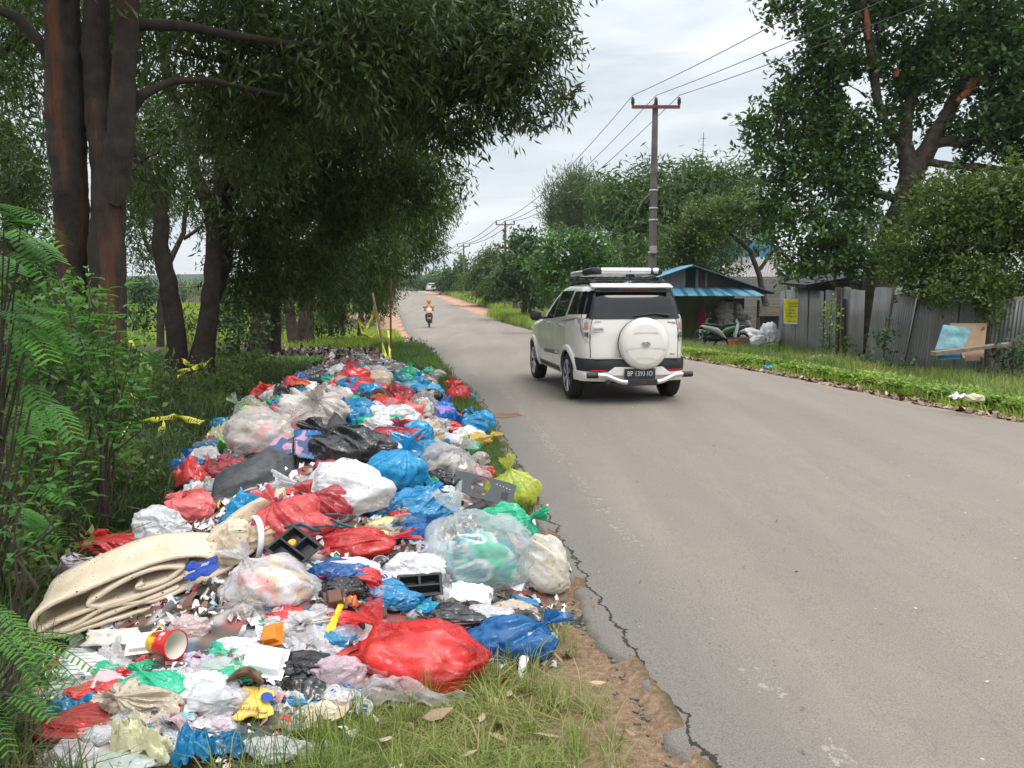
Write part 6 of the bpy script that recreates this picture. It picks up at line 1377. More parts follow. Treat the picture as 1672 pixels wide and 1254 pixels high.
near = [tops[0][i] + (near[i] - tops[0][i]) * 2.2 for i in range(3)]
for i in range(3):
    o = MB(); P, Rr = wire(near[i], tops[0][i], .25, .011, ''); A = P[:-1]; AR = Rr[:-1]
    for s in range(len(tops) - 1):
        P, Rr = wire(tops[s][i], tops[s + 1][i], .9 if s == 0 else .5, .011, ''); A += P[:-1]; AR += Rr[:-1]
    A.append(tops[-1][i]); AR.append(.08)
    tag(o.tube(A, AR, 5).build('power_line', WIR, smooth=True), ['left', 'middle', 'right'][i] + ' one of the three wires running over the pole tops', 'wire', 'overhead wires')
pl0 = at(1072, 282, 28.9)
for k, (a, b, sg, lb) in enumerate([(at(1072,282,28.9), at(1760,120,20), .5, 'upper service wire from the pole to the right'), (at(1074,300,28.9), at(1760,170,20), .6, 'lower service wire from the pole to the right'), (at(1072,322,28.9), at(1760,322,24), .4, 'level service wire crossing in front of the big tree'), (at(1072,290,28.9), at(1160,372,33), .0, 'slanting stay wire from the pole to the trees'), (at(1316,455,24), at(1760,478,20), .1, 'thin wire above the metal fence')]):
    P, Rr = wire(a, b, sg, .009, ''); tag(MB().tube(P, Rr, 5).build('service_wire', WIR, smooth=True), lb, 'wire')
# antenna mast beyond the trees
mb = MB(); a = at(1146,290,60); b = at(1149,216,60); mb.tube([a, b], [.05,.02], 5)
for k in range(5): c_ = a.lerp(b, .3 + .14 * k); mb.tube([c_ - Vector((.2,0,0)), c_ + Vector((.2,0,0))], .015, 4)
tag(mb.build('antenna_mast', WIR), 'thin antenna mast rising over the trees right of the pole', 'antenna')
# ---- caution tape
tpm, t, N, L = new_mat('caution_tape'); o_ = N('ShaderNodeOutputMaterial'); p_ = N('ShaderNodeBsdfPrincipled'); a_ = N('ShaderNodeAttribute'); a_.attribute_name = 'uu'; b_ = N('ShaderNodeAttribute'); b_.attribute_name = 'vv'
blk_ = nmath(N, L, 'MULTIPLY', nmath(N, L, 'GREATER_THAN', nmath(N, L, 'FRACT', nmath(N, L, 'MULTIPLY', a_.outputs['Fac'], 22)), .45), nmath(N, L, 'LESS_THAN', nmath(N, L, 'ABSOLUTE', nmath(N, L, 'SUBTRACT', b_.outputs['Fac'], .5)), .28))
blk_ = nmath(N, L, 'MULTIPLY', blk_, nmath(N, L, 'GREATER_THAN', nmath(N, L, 'FRACT', nmath(N, L, 'MULTIPLY', a_.outputs['Fac'], 2.1)), .42))
L(nmix(N, L, blk_, (.66,.62,.05), (.03,.03,.02)), p_.inputs['Base Color']); p_.inputs['Roughness'].default_value = .35; L(p_.outputs[0], o_.inputs[0])
def tape(pts, w_, label, seed=0):
    P = [at(*q) for q in pts]; n = 60; A = []
    arr = np.array(P); tt = np.linspace(0, len(P) - 1, n); c = np.stack([np.interp(tt, range(len(P)), arr[:, k]) for k in range(3)], -1)
    for _ in range(4): c[1:-1] = (c[:-2] + 2 * c[1:-1] + c[2:]) / 4
    r_ = random.Random(seed); ph = r_.uniform(0, 6); V = []; uu = []; vv = []; ln = 0
    for i in range(n):
        d = Vector(c[min(i + 1, n - 1)] - c[max(i - 1, 0)]).normalized(); sd = d.cross(Vector((0, -1, .2))).normalized(); tw = Matrix.Rotation(.9 * math.sin(ph + i * .17), 3, d); sd = tw @ sd
        if i: ln += np.linalg.norm(c[i] - c[i - 1])
        for v in (0, .5, 1): V.append(Vector(c[i]) + sd * (v - .5) * w_); uu.append(ln); vv.append(v)
    me = mesh_np('caution_tape', [tuple(v) for v in V], gridF(n, 3)); fattr(me, 'uu', uu); fattr(me, 'vv', vv)
    o = link('caution_tape', me, tpm, smooth=True); md = o.modifiers.new('s', 'SOLIDIFY'); md.thickness = .002; return tag(o, label, 'tape')
tape([(345,586,13.7),(330,596,13.3),(312,603,13.2),(292,608,13.4)], .085, 'yellow caution tape wrapped round the foot of the twin trunk tree', 1)
tape([(298,588,13.8),(306,594,13.4),(314,596,13.6)], .075, 'short yellow tape strip between the twin trunks', 7)
tape([(293,612,13.2),(292,624,13.0),(298,638,12.6),(312,650,12.4)], .075, 'curled yellow tape hanging below the twin trunk tree', 2)
tape([(230,690,9.0),(262,684,9.0),(285,680,8.9),(300,684,8.8),(330,690,8.6)], .07, 'yellow caution tape lying over the grass left of the heap', 3)
tape([(266,686,8.8),(264,704,8.6),(258,722,8.4),(262,736,8.2)], .07, 'yellow tape end dangling in the grass left of the heap', 4)
tape([(212,556,9.5),(222,570,9.4),(232,586,9.3)], .05, 'pale yellow tape hanging on the bush at the big trunks', 5)
tape([(190,650,8.6),(210,660,8.6),(224,668,8.5),(212,645,8.5),(226,655,8.4)], .06, 'tangled yellow tape in the shrubs below the big trunks', 6)
tape([(200,720,7.8),(204,705,7.9),(212,690,8.0)], .04, 'faded tape strip in dark grass left of the heap', 11)
tape([(611,497,22),(607,520,21.5),(598,536,21),(590,530,21.5),(586,520,21.5)], .07, 'yellow tape looping left from the dirt patch post', 8)
tape([(612,500,22),(620,545,20.5),(627,575,19.5),(634,588,19)], .075, 'yellow tape running down the leaning post at the dirt patch', 9)
tape([(634,540,19.6),(636,560,19.4),(637,590,19.0)], .06, 'upright yellow tape on the thin post by the dirt patch', 10)
tape([(586,522,21.6),(592,545,21),(606,552,21),(618,540,21)], .06, 'lower loop of thin yellow tape left of the dirt patch post', 12)
px_post(638, 597, 455, 19.3, .022, simple('rusty_post', (.10,.035,.025), .7), 'thin_post', None, 'thin dark red post at the edge of the dirt patch', 'post', dx=0)
px_post(632, 598, 478, 20.0, .03, PWD, 'leaning_stick', None, 'leaning stick wrapped in yellow tape at the dirt patch', 'stick', dx=-24)
# ================================================================ VEGETATION
BARK = simple('dark_bark', (.026,.019,.014), .9, var=.45, scale=9, bump=.9, bscale=18)
def rust_bark():
    m, t, N, L = new_mat('rust_streaked_bark'); o = N('ShaderNodeOutputMaterial'); p = N('ShaderNodeBsdfPrincipled'); tc = N('ShaderNodeTexCoord'); OC = tc.outputs['Object']
    mp = N('ShaderNodeMapping'); mp.inputs['Scale'].default_value = (3.2, 3.2, .35); L(OC, mp.inputs[0])
    c = nramp(N, L, nnoise(N, L, 10, 5, OC), [(.3, (.013,.010,.008)), (.7, (.038,.027,.019))])
    c = nmix(N, L, nramp(N, L, nnoise(N, L, 1.5, 4, mp.outputs[0]), [(.51, (0,0,0)), (.67, (.85,.85,.85))]), c, (.135,.042,.012))
    L(c, p.inputs['Base Color']); p.inputs['Roughness'].default_value = .9; L(nbump(N, L, nnoise(N, L, 22, 5, mp.outputs[0]), .8, .03), p.inputs['Normal']); L(p.outputs[0], o.inputs[0]); return m
RBARK = rust_bark(); RBK2 = simple('grey_brown_bark', (.060,.045,.034), .9, var=.4, scale=6, bump=.7)
LF = dict(
 acacia=leaf_mat('acacia_leaf', (0.033,0.056,0.013), (0.086,0.124,0.030), .38, .38, (.13,.13,.05)),
 acacia_lt=leaf_mat('acacia_leaf_pale', (0.045,0.088,0.018), (0.113,0.175,0.040), .42, .38, (.16,.17,.06)),
 broad=leaf_mat('broad_leaf', (0.035,0.075,0.020), (0.088,0.156,0.037), .30, .40, (.10,.17,.04)),
 olive=leaf_mat('olive_leaf', (0.053,0.084,0.017), (0.126,0.174,0.036), .35, .5, (.17,.19,.06)),
 bright=leaf_mat('bright_leaf', (0.050,0.108,0.026), (0.120,0.228,0.054), .40, .45, (.16,.30,.06)),
 dark=leaf_mat('dark_leaf', (0.030,0.063,0.024), (0.075,0.128,0.045), .25, .5),
 bamboo=leaf_mat('bamboo_leaf', (0.042,0.086,0.024), (0.114,0.180,0.046), .35, .5, (.16,.17,.07)),
 fine=leaf_mat('needle_foliage', (0.061,0.094,0.039), (0.121,0.165,0.066), .3, .6),
 grass=leaf_mat('grass_blade', (.17,.23,.035), (.38,.45,.085), .45, .5, (.42,.36,.17)),
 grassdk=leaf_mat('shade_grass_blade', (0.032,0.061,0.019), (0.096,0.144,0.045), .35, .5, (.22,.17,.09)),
 grassmid=leaf_mat('edge_grass_blade', (.045,.085,.022), (.13,.20,.05), .40, .5, (.26,.22,.10)),
 grassmix=leaf_mat('dry_grass_blade', (.11,.16,.035), (.27,.31,.09), .35, .5, (.44,.34,.19)),
 frond=leaf_mat('feathery_frond', (0.056,0.175,0.044), (0.138,0.338,0.069), .45, .45, (.20,.40,.06)))
# kind: leaf length, half width, droop (0 flat .. 1 hanging), leaves per twig, twig spread
KIND = dict(weed=(.055,.013,.1,16,.09),acacia=(.135,.0145,.75,18,.20), broad=(.16,.045,.25,18,.24), olive=(.10,.026,.2,20,.2), bright=(.20,.055,.3,16,.30), bamboo=(.22,.022,.6,18,.4), fine=(.16,.010,-.4,22,.26), dark=(.12,.035,.3,18,.25))
def crown(blobs, kind, mat, seed, parent, org, lscale=1.0, clump=1.6, thr=.42, mult=1.0):
    mult = mult * 2.1; lscale = lscale * 1.12
    r = np.random.default_rng(seed); Ll, Hw, dr, kk, sp = KIND[kind]; P = []; A = []
    for (px, py, Yd, rx, ry, dens, *dz) in blobs:
        c = np.array(at(px, py, Yd)); Rx, Rz = rx * Yd / FPX, ry * Yd / FPX; Ry = dz[0] if dz else (Rx + Rz) / 2
        aimg = math.pi * rx * ry; la = (Ll * lscale) * (Hw * lscale) * (FPX / Yd) ** 2
        n = int(dens * mult * aimg / la / kk)
        d = r.normal(size=(n * 3, 3)); d /= np.linalg.norm(d, axis=1)[:, None]; d *= (r.uniform(0, 1, n * 3) ** .42)[:, None]
        q = c + d * np.array([Rx, Ry, Rz]); keep = fbm(q * clump, seed, 2) + r.normal(0, .03, len(q)) > thr
        q = q[keep][:n]; P.append(q); A.append(np.stack([(q[:, 0] - c[0]) / Rx, (q[:, 1] - c[1]) / Ry, (q[:, 2] - c[2]) / Rz], -1))
    P = np.concatenate(P); A = np.concatenate(A); n = len(P)
    tw = A * .6 + r.normal(0, .5, (n, 3)); tw[:, 2] += .3 - dr * .5; tw /= np.linalg.norm(tw, axis=1)[:, None]
    s = r.uniform(-1, 1, (n, kk, 1)); base = P[:, None, :] + tw[:, None, :] * s * sp * lscale * 1.2 + r.normal(0, .30, (n, kk, 3)) * sp * lscale
    dirn = tw[:, None, :] * .5 + r.normal(0, .55, (n, kk, 3)); dirn /= np.linalg.norm(dirn, axis=2)[..., None]; dirn[..., 2] -= dr * 1.1; dirn /= np.linalg.norm(dirn, axis=2)[..., None]
    ln = Ll * lscale * r.uniform(.6, 1.25, (n, kk, 1)); side = np.cross(dirn, r.normal(0, .45, (n, kk, 3)) + np.array([0, 0, 1.0]) if dr < .5 else r.normal(size=(n, kk, 3))); side /= np.linalg.norm(side, axis=2)[..., None] + 1e-9
    nr = np.cross(dirn, side); wd = Hw * lscale * r.uniform(.7, 1.2, (n, kk, 1)); bend = ln * .16 * r.uniform(-1, 1, (n, kk, 1))
    v0 = base; v1 = base + dirn * ln * .45 + side * (wd + bend) ; v2 = base + dirn * ln - nr * ln * .12; v3 = base + dirn * ln * .45 + side * (bend - wd)
    V = np.stack([v0, v1, v2, v3], 2).reshape(-1, 3) - np.array(org); F = np.arange(len(V)).reshape(-1, 4)
    me = mesh_np('crown', V, F); tv = np.clip(r.normal(.42, .18, n), 0, 1); lv = np.clip(tv[:, None] + r.normal(0, .17, (n, kk)), 0, 1); fattr(me, 'var', np.repeat(lv.ravel(), 4))
    return link('crown', me, mat, parent), len(F)
NQ = [0]
def tree(label, base, trunks, blobs, kind, lmat, bark=None, seed=1, name='tree', cat='tree', lscale=1, group=None, thr=.42, clump=1.6, mult=1, rad_n=10, twigs=0):
    bx = Vector(base); t = empty(name, bx, label, cat, group=group); mb = MB(); mbb = MB()
    for pts in trunks:
        P = [at(a, b, c) - bx for a, b, c, r_ in pts]; Rr = [r_ for *_, r_ in pts]
        # densify and roughen
        Q = []; RQ = []; rnd = random.Random(seed)
        for i in range(len(P) - 1):
            KS = 14 if rad_n >= 14 else 4
            for k in range(KS): u = k / KS; Q.append(P[i].lerp(P[i+1], u) + Vector((rnd.uniform(-1,1), rnd.uniform(-1,1), 0)) * Rr[i] * (.02 if rad_n >= 14 else .12)); RQ.append((Rr[i] * (1-u) + Rr[i+1] * u) * rnd.uniform(.985, 1.015) if rad_n >= 14 else (Rr[i] * (1-u) + Rr[i+1] * u))
        Q.append(P[-1]); RQ.append(Rr[-1]); (mbb if rad_n >= 14 and Rr[0] < .10 else mb).tube(Q, RQ, rad_n)
    if twigs:
        rnd = random.Random(seed + 9)
        for (px, py, Yd, rx, ry, *_) in blobs:
            for k in range(twigs):
                a = at(px + rnd.uniform(-.5, .5) * rx, py + rnd.uniform(-.5, .5) * ry, Yd) - bx; d = Vector((rnd.uniform(-1, 1) * rx, rnd.uniform(-.5, .5) * rx, rnd.uniform(-.6, .8) * ry)) * Yd / FPX
                mb.tube([a - d * .5, a + Vector((0, 0, .05)), a + d * .8], [.02, .014, .005], 5)
    tk = mb.build('trunk', bark or BARK, t, True)
    if mbb.v: mbb.build('limbs', BARK if bark is RBARK else bark, t, True)
    if rad_n >= 14:
        vc = np.array([v.co[:] for v in tk.data.vertices]); vn_ = np.array([v.normal[:] for v in tk.data.vertices]); dq = (rdg(vc * np.array([3.2, 3.2, 1.1]), seed, 3) - .45) * .10 + (fbm(vc * np.array([9, 9, 3.5]), seed + 1, 2) - .5) * .035; tk.data.vertices.foreach_set('co', (vc + vn_ * dq[:, None] * .8).astype(np.float32).ravel())
    if blobs:
        _, n = crown(blobs, kind, LF[lmat], seed, t, bx, lscale, clump, thr, mult); NQ[0] += n
    return t
G = lambda px, py: gnd(px, py)
# ---- left: three-stemmed tree
D1 = 8.6
tree('huge dark tree with three straight trunks streaked rusty orange at the left', G(165, 660), [
 [(138,715,D1+.05,.34),(119,600,D1+.1,.19),(118,430,D1+.1,.155),(112,300,D1,.16),(104,180,D1,.175),(100,60,D1,.17),(95,-60,D1,.165),(80,-260,D1,.14)],
 [(162,722,D1,.36),(176,600,D1,.20),(178,430,D1,.175),(177,300,D1,.165),(168,180,D1,.15),(160,60,D1,.12),(156,-60,D1,.115),(150,-300,D1,.10)],
 [(186,330,D1-.05,.12),(196,240,D1-.1,.13),(203,160,D1-.1,.12),(205,60,D1-.1,.11),(207,-60,D1-.1,.11),(215,-260,D1,.10)],
 [(205,190,D1,.07),(232,155,D1,.05),(280,132,D1+.2,.035),(340,130,D1+.4,.03),(430,150,D1+1,.025),(520,165,D1+1.6,.02)],
 [(215,40,D1,.06),(300,42,D1+.3,.05),(380,58,D1+.6,.045),(480,72,D1+1,.035),(620,70,D1+1.8,.02)],
 [(104,130,D1,.06),(60,62,D1,.055),(30,30,D1,.05),(-30,5,D1,.04)]],
 [(330,60,10,190,110,1.7),(520,70,10.5,150,120,2.0),(640,40,11,120,120,2.0),(250,250,12,70,90,1.0),(120,20,11,160,70,1.1),(20,60,11,70,110,1.0),(30,300,13,60,150,1.1),(420,180,11,140,110,1.8),(130,-70,9,240,90,1.2,2.5),(520,-80,10,240,90,1.5,3),(60,-330,7.5,480,150,.35,2.5),(420,-330,9,420,150,.4,3),(-300,-60,8,260,260,.3,3)], 'acacia', 'acacia', RBARK, 11, rad_n=18, thr=.36, twigs=2)  # last crown blobs lie out of frame, added to block skylight over the trunks
# branch reaching over the road
tree('tree whose long drooping branches reach out over the road', (at(560, 0, 12.5).x, 13.0, float(T(-2.6, 13))) if False else (at(440, 575, 13.6).x, 13.6, 0), [
 [(300,640,14.6,.12),(372,420,14.4,.10),(370,330,14.2,.10),(440,230,13.5,.08),(560,150,12.6,.065),(700,110,11.8,.045),(820,80,11.4,.03),(900,90,11.2,.015)],
 [(620,140,12.2,.03),(700,130,12,.02),(760,150,11.8,.012)], [(640,110,12.3,.03),(660,60,12.1,.02),(740,20,11.8,.012)],
 [(560,130,12.4,.02),(600,180,12.2,.014),(640,235,12,.007)]],
 [(720,30,11.8,120,70,2.2),(800,60,11.6,90,80,2.0),(860,50,11.3,60,60,1.6),(905,60,11.2,42,55,.9),(850,130,11.4,80,50,1.7),(780,150,11.6,90,60,1.9),(905,165,11.1,42,28,.8),(935,150,11.0,22,16,.7),(700,150,12,110,80,2.2),(820,190,11.4,55,28,1.0),(860,195,11.3,25,22,.6),(740,215,11.8,60,35,1.4),(640,100,12.3,120,110,2.2),(880,15,11.3,40,40,1.2),(770,-40,12,190,60,1.6)], 'acacia', 'acacia', BARK, 21, thr=.385, clump=2.4, twigs=3)
# twin trunk tree
tree('dark twin trunk tree with caution tape round its foot', G(306, 622), [
 [(288,630,14.1,.22),(290,560,14.1,.17),(278,480,14.1,.155),(262,400,14.1,.14),(262,330,14.1,.12),(232,270,14,.13),(214,200,13.9,.11),(190,100,13.8,.09),(180,0,13.6,.06)],
 [(330,628,14,.24),(335,560,14,.18),(345,480,14,.15),(350,400,14,.13),(345,350,14,.12),(318,280,14,.10),(295,200,14,.09),(270,110,13.8,.08),(258,0,13.8,.06)],
 [(352,400,14,.12),(358,320,14,.10),(360,240,14,.085),(362,150,14,.07),(370,40,14,.05)],
 [(356,330,14,.07),(395,250,13.8,.06),(450,190,13.6,.05),(540,160,13.2,.03)]],
 [(430,300,14.5,110,110,1.9),(540,290,15,90,100,2.0),(320,230,15.5,80,110,1.1),(400,420,15,60,80,1.5),(500,400,15.5,100,90,1.9),(250,170,15,80,90,1.0),(600,330,15.5,70,70,1.9),(640,250,15,70,60,2.0),(690,280,14.5,50,50,1.6),(600,200,14,110,70,2.1),(480,190,14,120,80,2.0),(730,265,14.2,30,28,1.0),(430,480,15.5,70,40,1.3),(660,320,14.6,50,45,1.6),(740,305,14.6,28,22,.8)], 'acacia', 'acacia', BARK, 31, thr=.38, clump=1.9, twigs=2)
# row behind
tree('thick rough trunk tree in the shade behind the heap', G(425, 574), [
 [(424,580,22.6,.34),(425,520,22.6,.25),(428,450,22.6,.22),(440,350,22.6,.18),(450,220,22.6,.12)],[(446,574,23.2,.24),(448,500,23.2,.17),(455,400,23.2,.12)]],
 [(470,350,22,90,120,1.8),(560,430,22,70,60,1.8),(600,400,21,70,80,1.9),(520,460,22,60,50,1.5)], 'acacia', 'acacia', RBK2, 41, thr=.36)
tree('leaning pair of thin trunks in the shade right of the thick trunk', G(492, 562), [
 [(482,566,27,.20),(470,500,27,.16),(470,420,27,.12),(480,300,27,.09)],[(500,562,27.5,.30),(498,500,27.5,.22),(510,420,27.5,.16),(540,320,27.5,.1)],[(470,500,27,.07),(440,440,27,.06),(420,400,27,.04)]],
 [(640,360,24,70,80,1.9),(690,390,25,40,50,1.7),(650,440,24,40,35,1.6),(600,330,24,70,70,1.9),(700,340,24,50,55,1.8),(728,330,24,22,28,1.0),(620,465,23,30,20,1.2)], 'acacia', 'acacia_lt', RBK2, 51, thr=.37)
tree('bushy green tree just left of the thin red post', G(585, 545), [
 [(588,548,31,.12),(590,500,31,.10),(580,450,31,.08)],[(560,548,31,.09),(555,490,31,.07)],[(540,548,31,.10),(542,480,31,.08)]],
 [(585,470,29,50,45,2.0),(560,500,29,40,30,1.7),(615,490,28,30,35,1.8),(625,460,27,22,30,1.8),(640,430,27,30,30,1.5),(590,430,28,60,40,1.9)], 'acacia', 'acacia_lt', RBK2, 61, thr=.36, lscale=1.2)
tree('dark leafy tree at the far left edge', G(20, 600), [
 [(20,620,15,.16),(22,480,15,.14),(18,330,15,.12),(10,200,15,.1)],[(-30,640,13,.2),(-20,300,13,.15)]],
 [(20,230,15,90,120,1.0),(40,500,14,90,50,1.6),(-10,560,14,80,60,1.5),(100,560,15,70,40,1.4),(230,300,17,50,120,1.0),(70,330,16,60,60,1.1),(30,420,16,70,60,1.5),(-10,120,14,80,120,1.1),(230,330,19,50,70,.9),(225,400,19,40,40,.8),(90,440,18,60,40,1.6)], 'acacia', 'acacia', BARK, 71, thr=.40)
tree('thin crooked tree between the big trunks and the twin trunks', G(262, 560), [
 [(262,566,21,.10),(262,500,21,.09),(270,440,21,.08),(300,380,21,.06),(306,300,21,.05)],[(268,450,21,.07),(240,400,21,.05),(225,350,21,.04)],[(300,390,21,.05),(330,370,21,.04)]],
 [(310,330,21,50,60,.7),(250,300,21,50,60,.8),(232,470,21,25,25,1.3),(310,520,21,20,20,1)], 'acacia', 'dark', RBK2, 81, thr=.42)
for k, (px, py, Yd, rx, ry, lb) in enumerate([(60,470,26,90,35,'low dark shrub under the trees at the far left'),(235,510,24,36,36,'small shrub between the left trunks'),(390,535,19,50,50,'dark shrub between the twin trunks and the thick trunk'),(525,530,30,55,34,'dark shrub behind the trampled litter'),(640,560,26,12,10,'tiny shrub on the verge'),(470,520,33,30,18,'shrub in shade behind the leaning trunks'),(380,500,30,35,30,'round shrub behind the twin trunks')]):
    if k == 4: continue
    tree(lb, G(px, py + ry), [[(px, py + ry, Yd, .03), (px, py, Yd, .02)]], [(px, py, Yd, rx, ry, 1.7)], 'dark', 'dark', RBK2, 300 + k, name='shrub', cat='shrub', thr=.36)
# distant belt of trees seen under the canopy
for k, (px, w_, h_) in enumerate([(-60,70,32),(40,60,28),(140,60,26),(230,50,20),(300,60,16),(400,60,22),(480,50,24),(560,50,26)]):
    Yd = 95 + 12 * (k % 3); b = at(px, 492, Yd); tree(['pale','dull','dusky','hazy','low','broad','rounded','greyish'][k] + ' far tree beyond the field on the left', (b.x, Yd, float(Ty(Yd))), [[(px,500,Yd,.3),(px,480,Yd,.2)]], [(px,492-h_,Yd,w_,h_,1.6)], 'olive', 'olive', RBK2, 330+k, name='far_tree', lscale=3.2, thr=.33, clump=.5, group='trees beyond the left field', rad_n=6)
# ---- right big tree
tree('giant tree with a thick leaning trunk and orange scarred limbs at the right', G(1415, 560), [
 [(1424,575,24.5,.56),(1430,500,24.5,.48),(1440,440,24.5,.42),(1460,380,24.5,.40),(1478,330,24.5,.37),(1488,290,24.5,.34),(1492,262,24.5,.31)],
 [(1486,290,24.5,.30),(1478,230,24.5,.20),(1482,180,24.6,.16),(1500,120,24.8,.12),(1520,40,25,.1)],
 [(1494,280,24.5,.28),(1525,225,24.3,.22),(1550,180,24.2,.18),(1580,120,24,.14),(1600,40,24,.12),(1606,-40,24,.1)],
 [(1440,200,24.5,.08),(1428,130,24.5,.13),(1420,70,24.5,.13),(1408,0,24.5,.10),(1402,-80,24.5,.08)],[(1476,240,24.5,.14),(1445,200,24.5,.10),(1428,150,24.5,.12)],[(1424,70,24.5,.06),(1446,40,24.5,.05),(1440,0,24.5,.04)],[(1418,60,24.4,.05),(1398,30,24.3,.04)],
 [(1530,230,24.3,.17),(1580,232,24,.12),(1640,215,23.6,.08),(1700,200,23,.05)],[(1500,262,24.4,.12),(1560,272,24,.09),(1640,276,23.6,.07),(1700,280,23,.05)],[(1380,290,24.5,.06),(1330,300,24.5,.05),(1300,290,24.5,.03)],[(1478,330,24.5,.12),(1420,310,24.5,.09),(1370,292,24.5,.06)]],
 [(1270,12,24.5,38,22,1.5),(1330,30,24.5,50,38,1.7),(1360,80,24.5,40,45,1.6),(1335,70,24.3,20,55,1.4),(1300,125,24.5,38,34,1.6),(1345,135,24.6,50,42,1.8),(1290,165,24.4,48,28,1.5),(1385,130,24.8,50,50,1.6),(1240,200,24.4,34,32,1.6),(1285,220,24.5,55,40,1.7),(1350,200,24.7,65,55,1.9),(1236,250,24.3,24,26,1.5),(1275,300,24.4,40,60,1.7),(1245,330,24.3,24,36,1.5),(1330,270,24.6,70,50,1.8),(1410,200,24.9,60,50,1.6),(1420,270,24.8,60,40,1.7),(1385,330,24.3,80,42,1.9),(1340,385,24,55,42,1.9),(1290,370,24,50,40,1.5),(1410,390,23.6,60,50,1.9),(1300,420,23.8,40,28,1.4),(1372,430,23.6,60,26,1.6),(1450,30,25,70,55,1.7),(1480,95,25,60,45,1.7),(1540,40,24.5,70,60,1.9),(1620,40,24,80,70,2.0),(1560,110,24,60,50,1.8),(1640,130,23.6,70,60,2.0),(1610,190,23.8,70,50,1.9),(1660,220,23.4,60,50,1.9),(1560,300,24.6,50,30,1.0),(1500,340,24,40,40,1.4),(1590,255,24,30,30,1.3),(1610,300,23.8,30,22,1.2),(1460,150,25.2,60,50,1.6),(1520,200,25.2,40,40,.9),(1700,100,23.5,70,150,1.8),(1480,-50,24.5,260,50,1.5,3),(1405,20,25,40,35,1.3),(1660,260,23.4,40,26,1.4)], 'broad', 'broad', RBK2, 91, thr=.405, clump=1.2, lscale=1.12, mult=1.35, twigs=1, rad_n=14)
tr_ = [o for o in bpy.data.objects if o.get('label', '').startswith('giant tree')][0]; SCM = simple('raw_orange_wood', (.34,.11,.05), .8, var=.3, bump=.4)
for px, py, Yd, a_, ln, w_ in ((1596,122,23.6,55,.9,.14),(1578,150,23.7,48,.7,.11),(1416,40,24.2,100,.8,.09),(1463,118,24.3,100,.25,.10)):
    c_ = at(px, py, Yd) - tr_.location; d = Vector((math.cos(R(a_)), -.1, math.sin(R(a_)))) * ln / 2; MB().tube([c_ - d, c_, c_ + d], [w_*.6, w_, w_*.55], 8).build('scarred_limb', SCM, tr_, True)
tree('dense olive green bush hanging over the metal fence at the right', G(1560, 590), [
 [(1556,600,18.8,.10),(1552,500,18.8,.09),(1560,420,18.8,.07),(1590,350,18.8,.05)],[(1556,470,18.8,.06),(1620,400,18.6,.05)],[(1600,610,18.2,.035),(1612,500,18.0,.03),(1600,440,18.2,.03)]],
 [(1540,400,19,80,72,2.0),(1600,360,18.6,75,65,2.0),(1650,400,18.3,60,100,2.0),(1490,410,19,48,50,1.7),(1560,320,19,70,40,1.7),(1640,310,18.5,50,40,1.8),(1590,460,18,70,40,1.9),(1540,480,17.8,30,22,1.2),(1618,500,17.5,22,32,1.2),(1478,448,19,40,24,1.3),(1500,470,19,40,18,1.5),(1690,350,18.2,50,120,1.6)], 'olive', 'olive', RBK2, 101, thr=.35, clump=2.2, lscale=1.15, mult=1.4)
tree('spreading light green tree behind the shack roof', G(1200, 540), [
 [(1250,500,37,.14),(1240,450,37,.12),(1225,410,37,.10),(1190,380,37,.07),(1150,360,37,.05)],[(1240,440,37,.09),(1270,400,37,.07),(1250,360,37,.05)],[(1232,390,37,.06),(1222,350,37,.04)]],
 [(1170,360,37,60,40,1.5),(1120,385,37,50,32,1.6),(1100,405,37,38,25,1.5),(1210,340,37,50,40,1.4),(1150,410,37,60,32,1.6),(1090,430,37.5,50,14,1.3),(1225,375,37,40,30,.7),(1262,350,37,30,30,1.0),(1180,435,38,40,14,1.2),(1275,420,37,20,30,.8)], 'olive', 'olive', RBK2, 111, thr=.37, clump=1.0, lscale=1.7, mult=1.4)
tree('tall feathery bamboo clump behind the utility pole', G(1100, 520), [[(1060+22*k,520,48,.06),(1050+26*k,400,48,.06),(1030+34*k,300+8*abs(k-3),48,.04)] for k in range(7)],
 [(1060,330,48,60,45,1.8),(1110,310,48,60,40,1.7),(1160,310,48,55,38,1.7),(1130,370,48,90,50,1.8),(1040,370,48,45,50,1.7),(1000,330,48,40,34,1.5),(1200,320,48,34,26,1.2),(1050,420,46,60,40,1.7),(1080,280,48,24,20,.9),(1145,282,48,30,16,.9),(1225,295,48,20,30,.8),(1185,290,48,26,14,.8),(1000,300,48,24,14,1)], 'bamboo', 'bamboo', RBK2, 121, name='bamboo_clump', cat='bamboo', thr=.36, clump=.8, lscale=2.1, mult=1.8)
tree('rounded grey green tree left of the bamboo', G(935, 500), [[(938,480,75,.3),(936,400,75,.25),(930,340,75,.15)]],
 [(925,330,75,32,34,1.8),(945,312,75,26,28,1.6),(910,352,75,24,24,1.6),(965,340,75,28,28,1.6),(985,320,73,18,22,1.4),(940,365,75,45,22,1.5),(990,350,73,22,22,1.3)], 'fine', 'fine', RBK2, 131, thr=.36, clump=.7, lscale=3.6, mult=2.2)
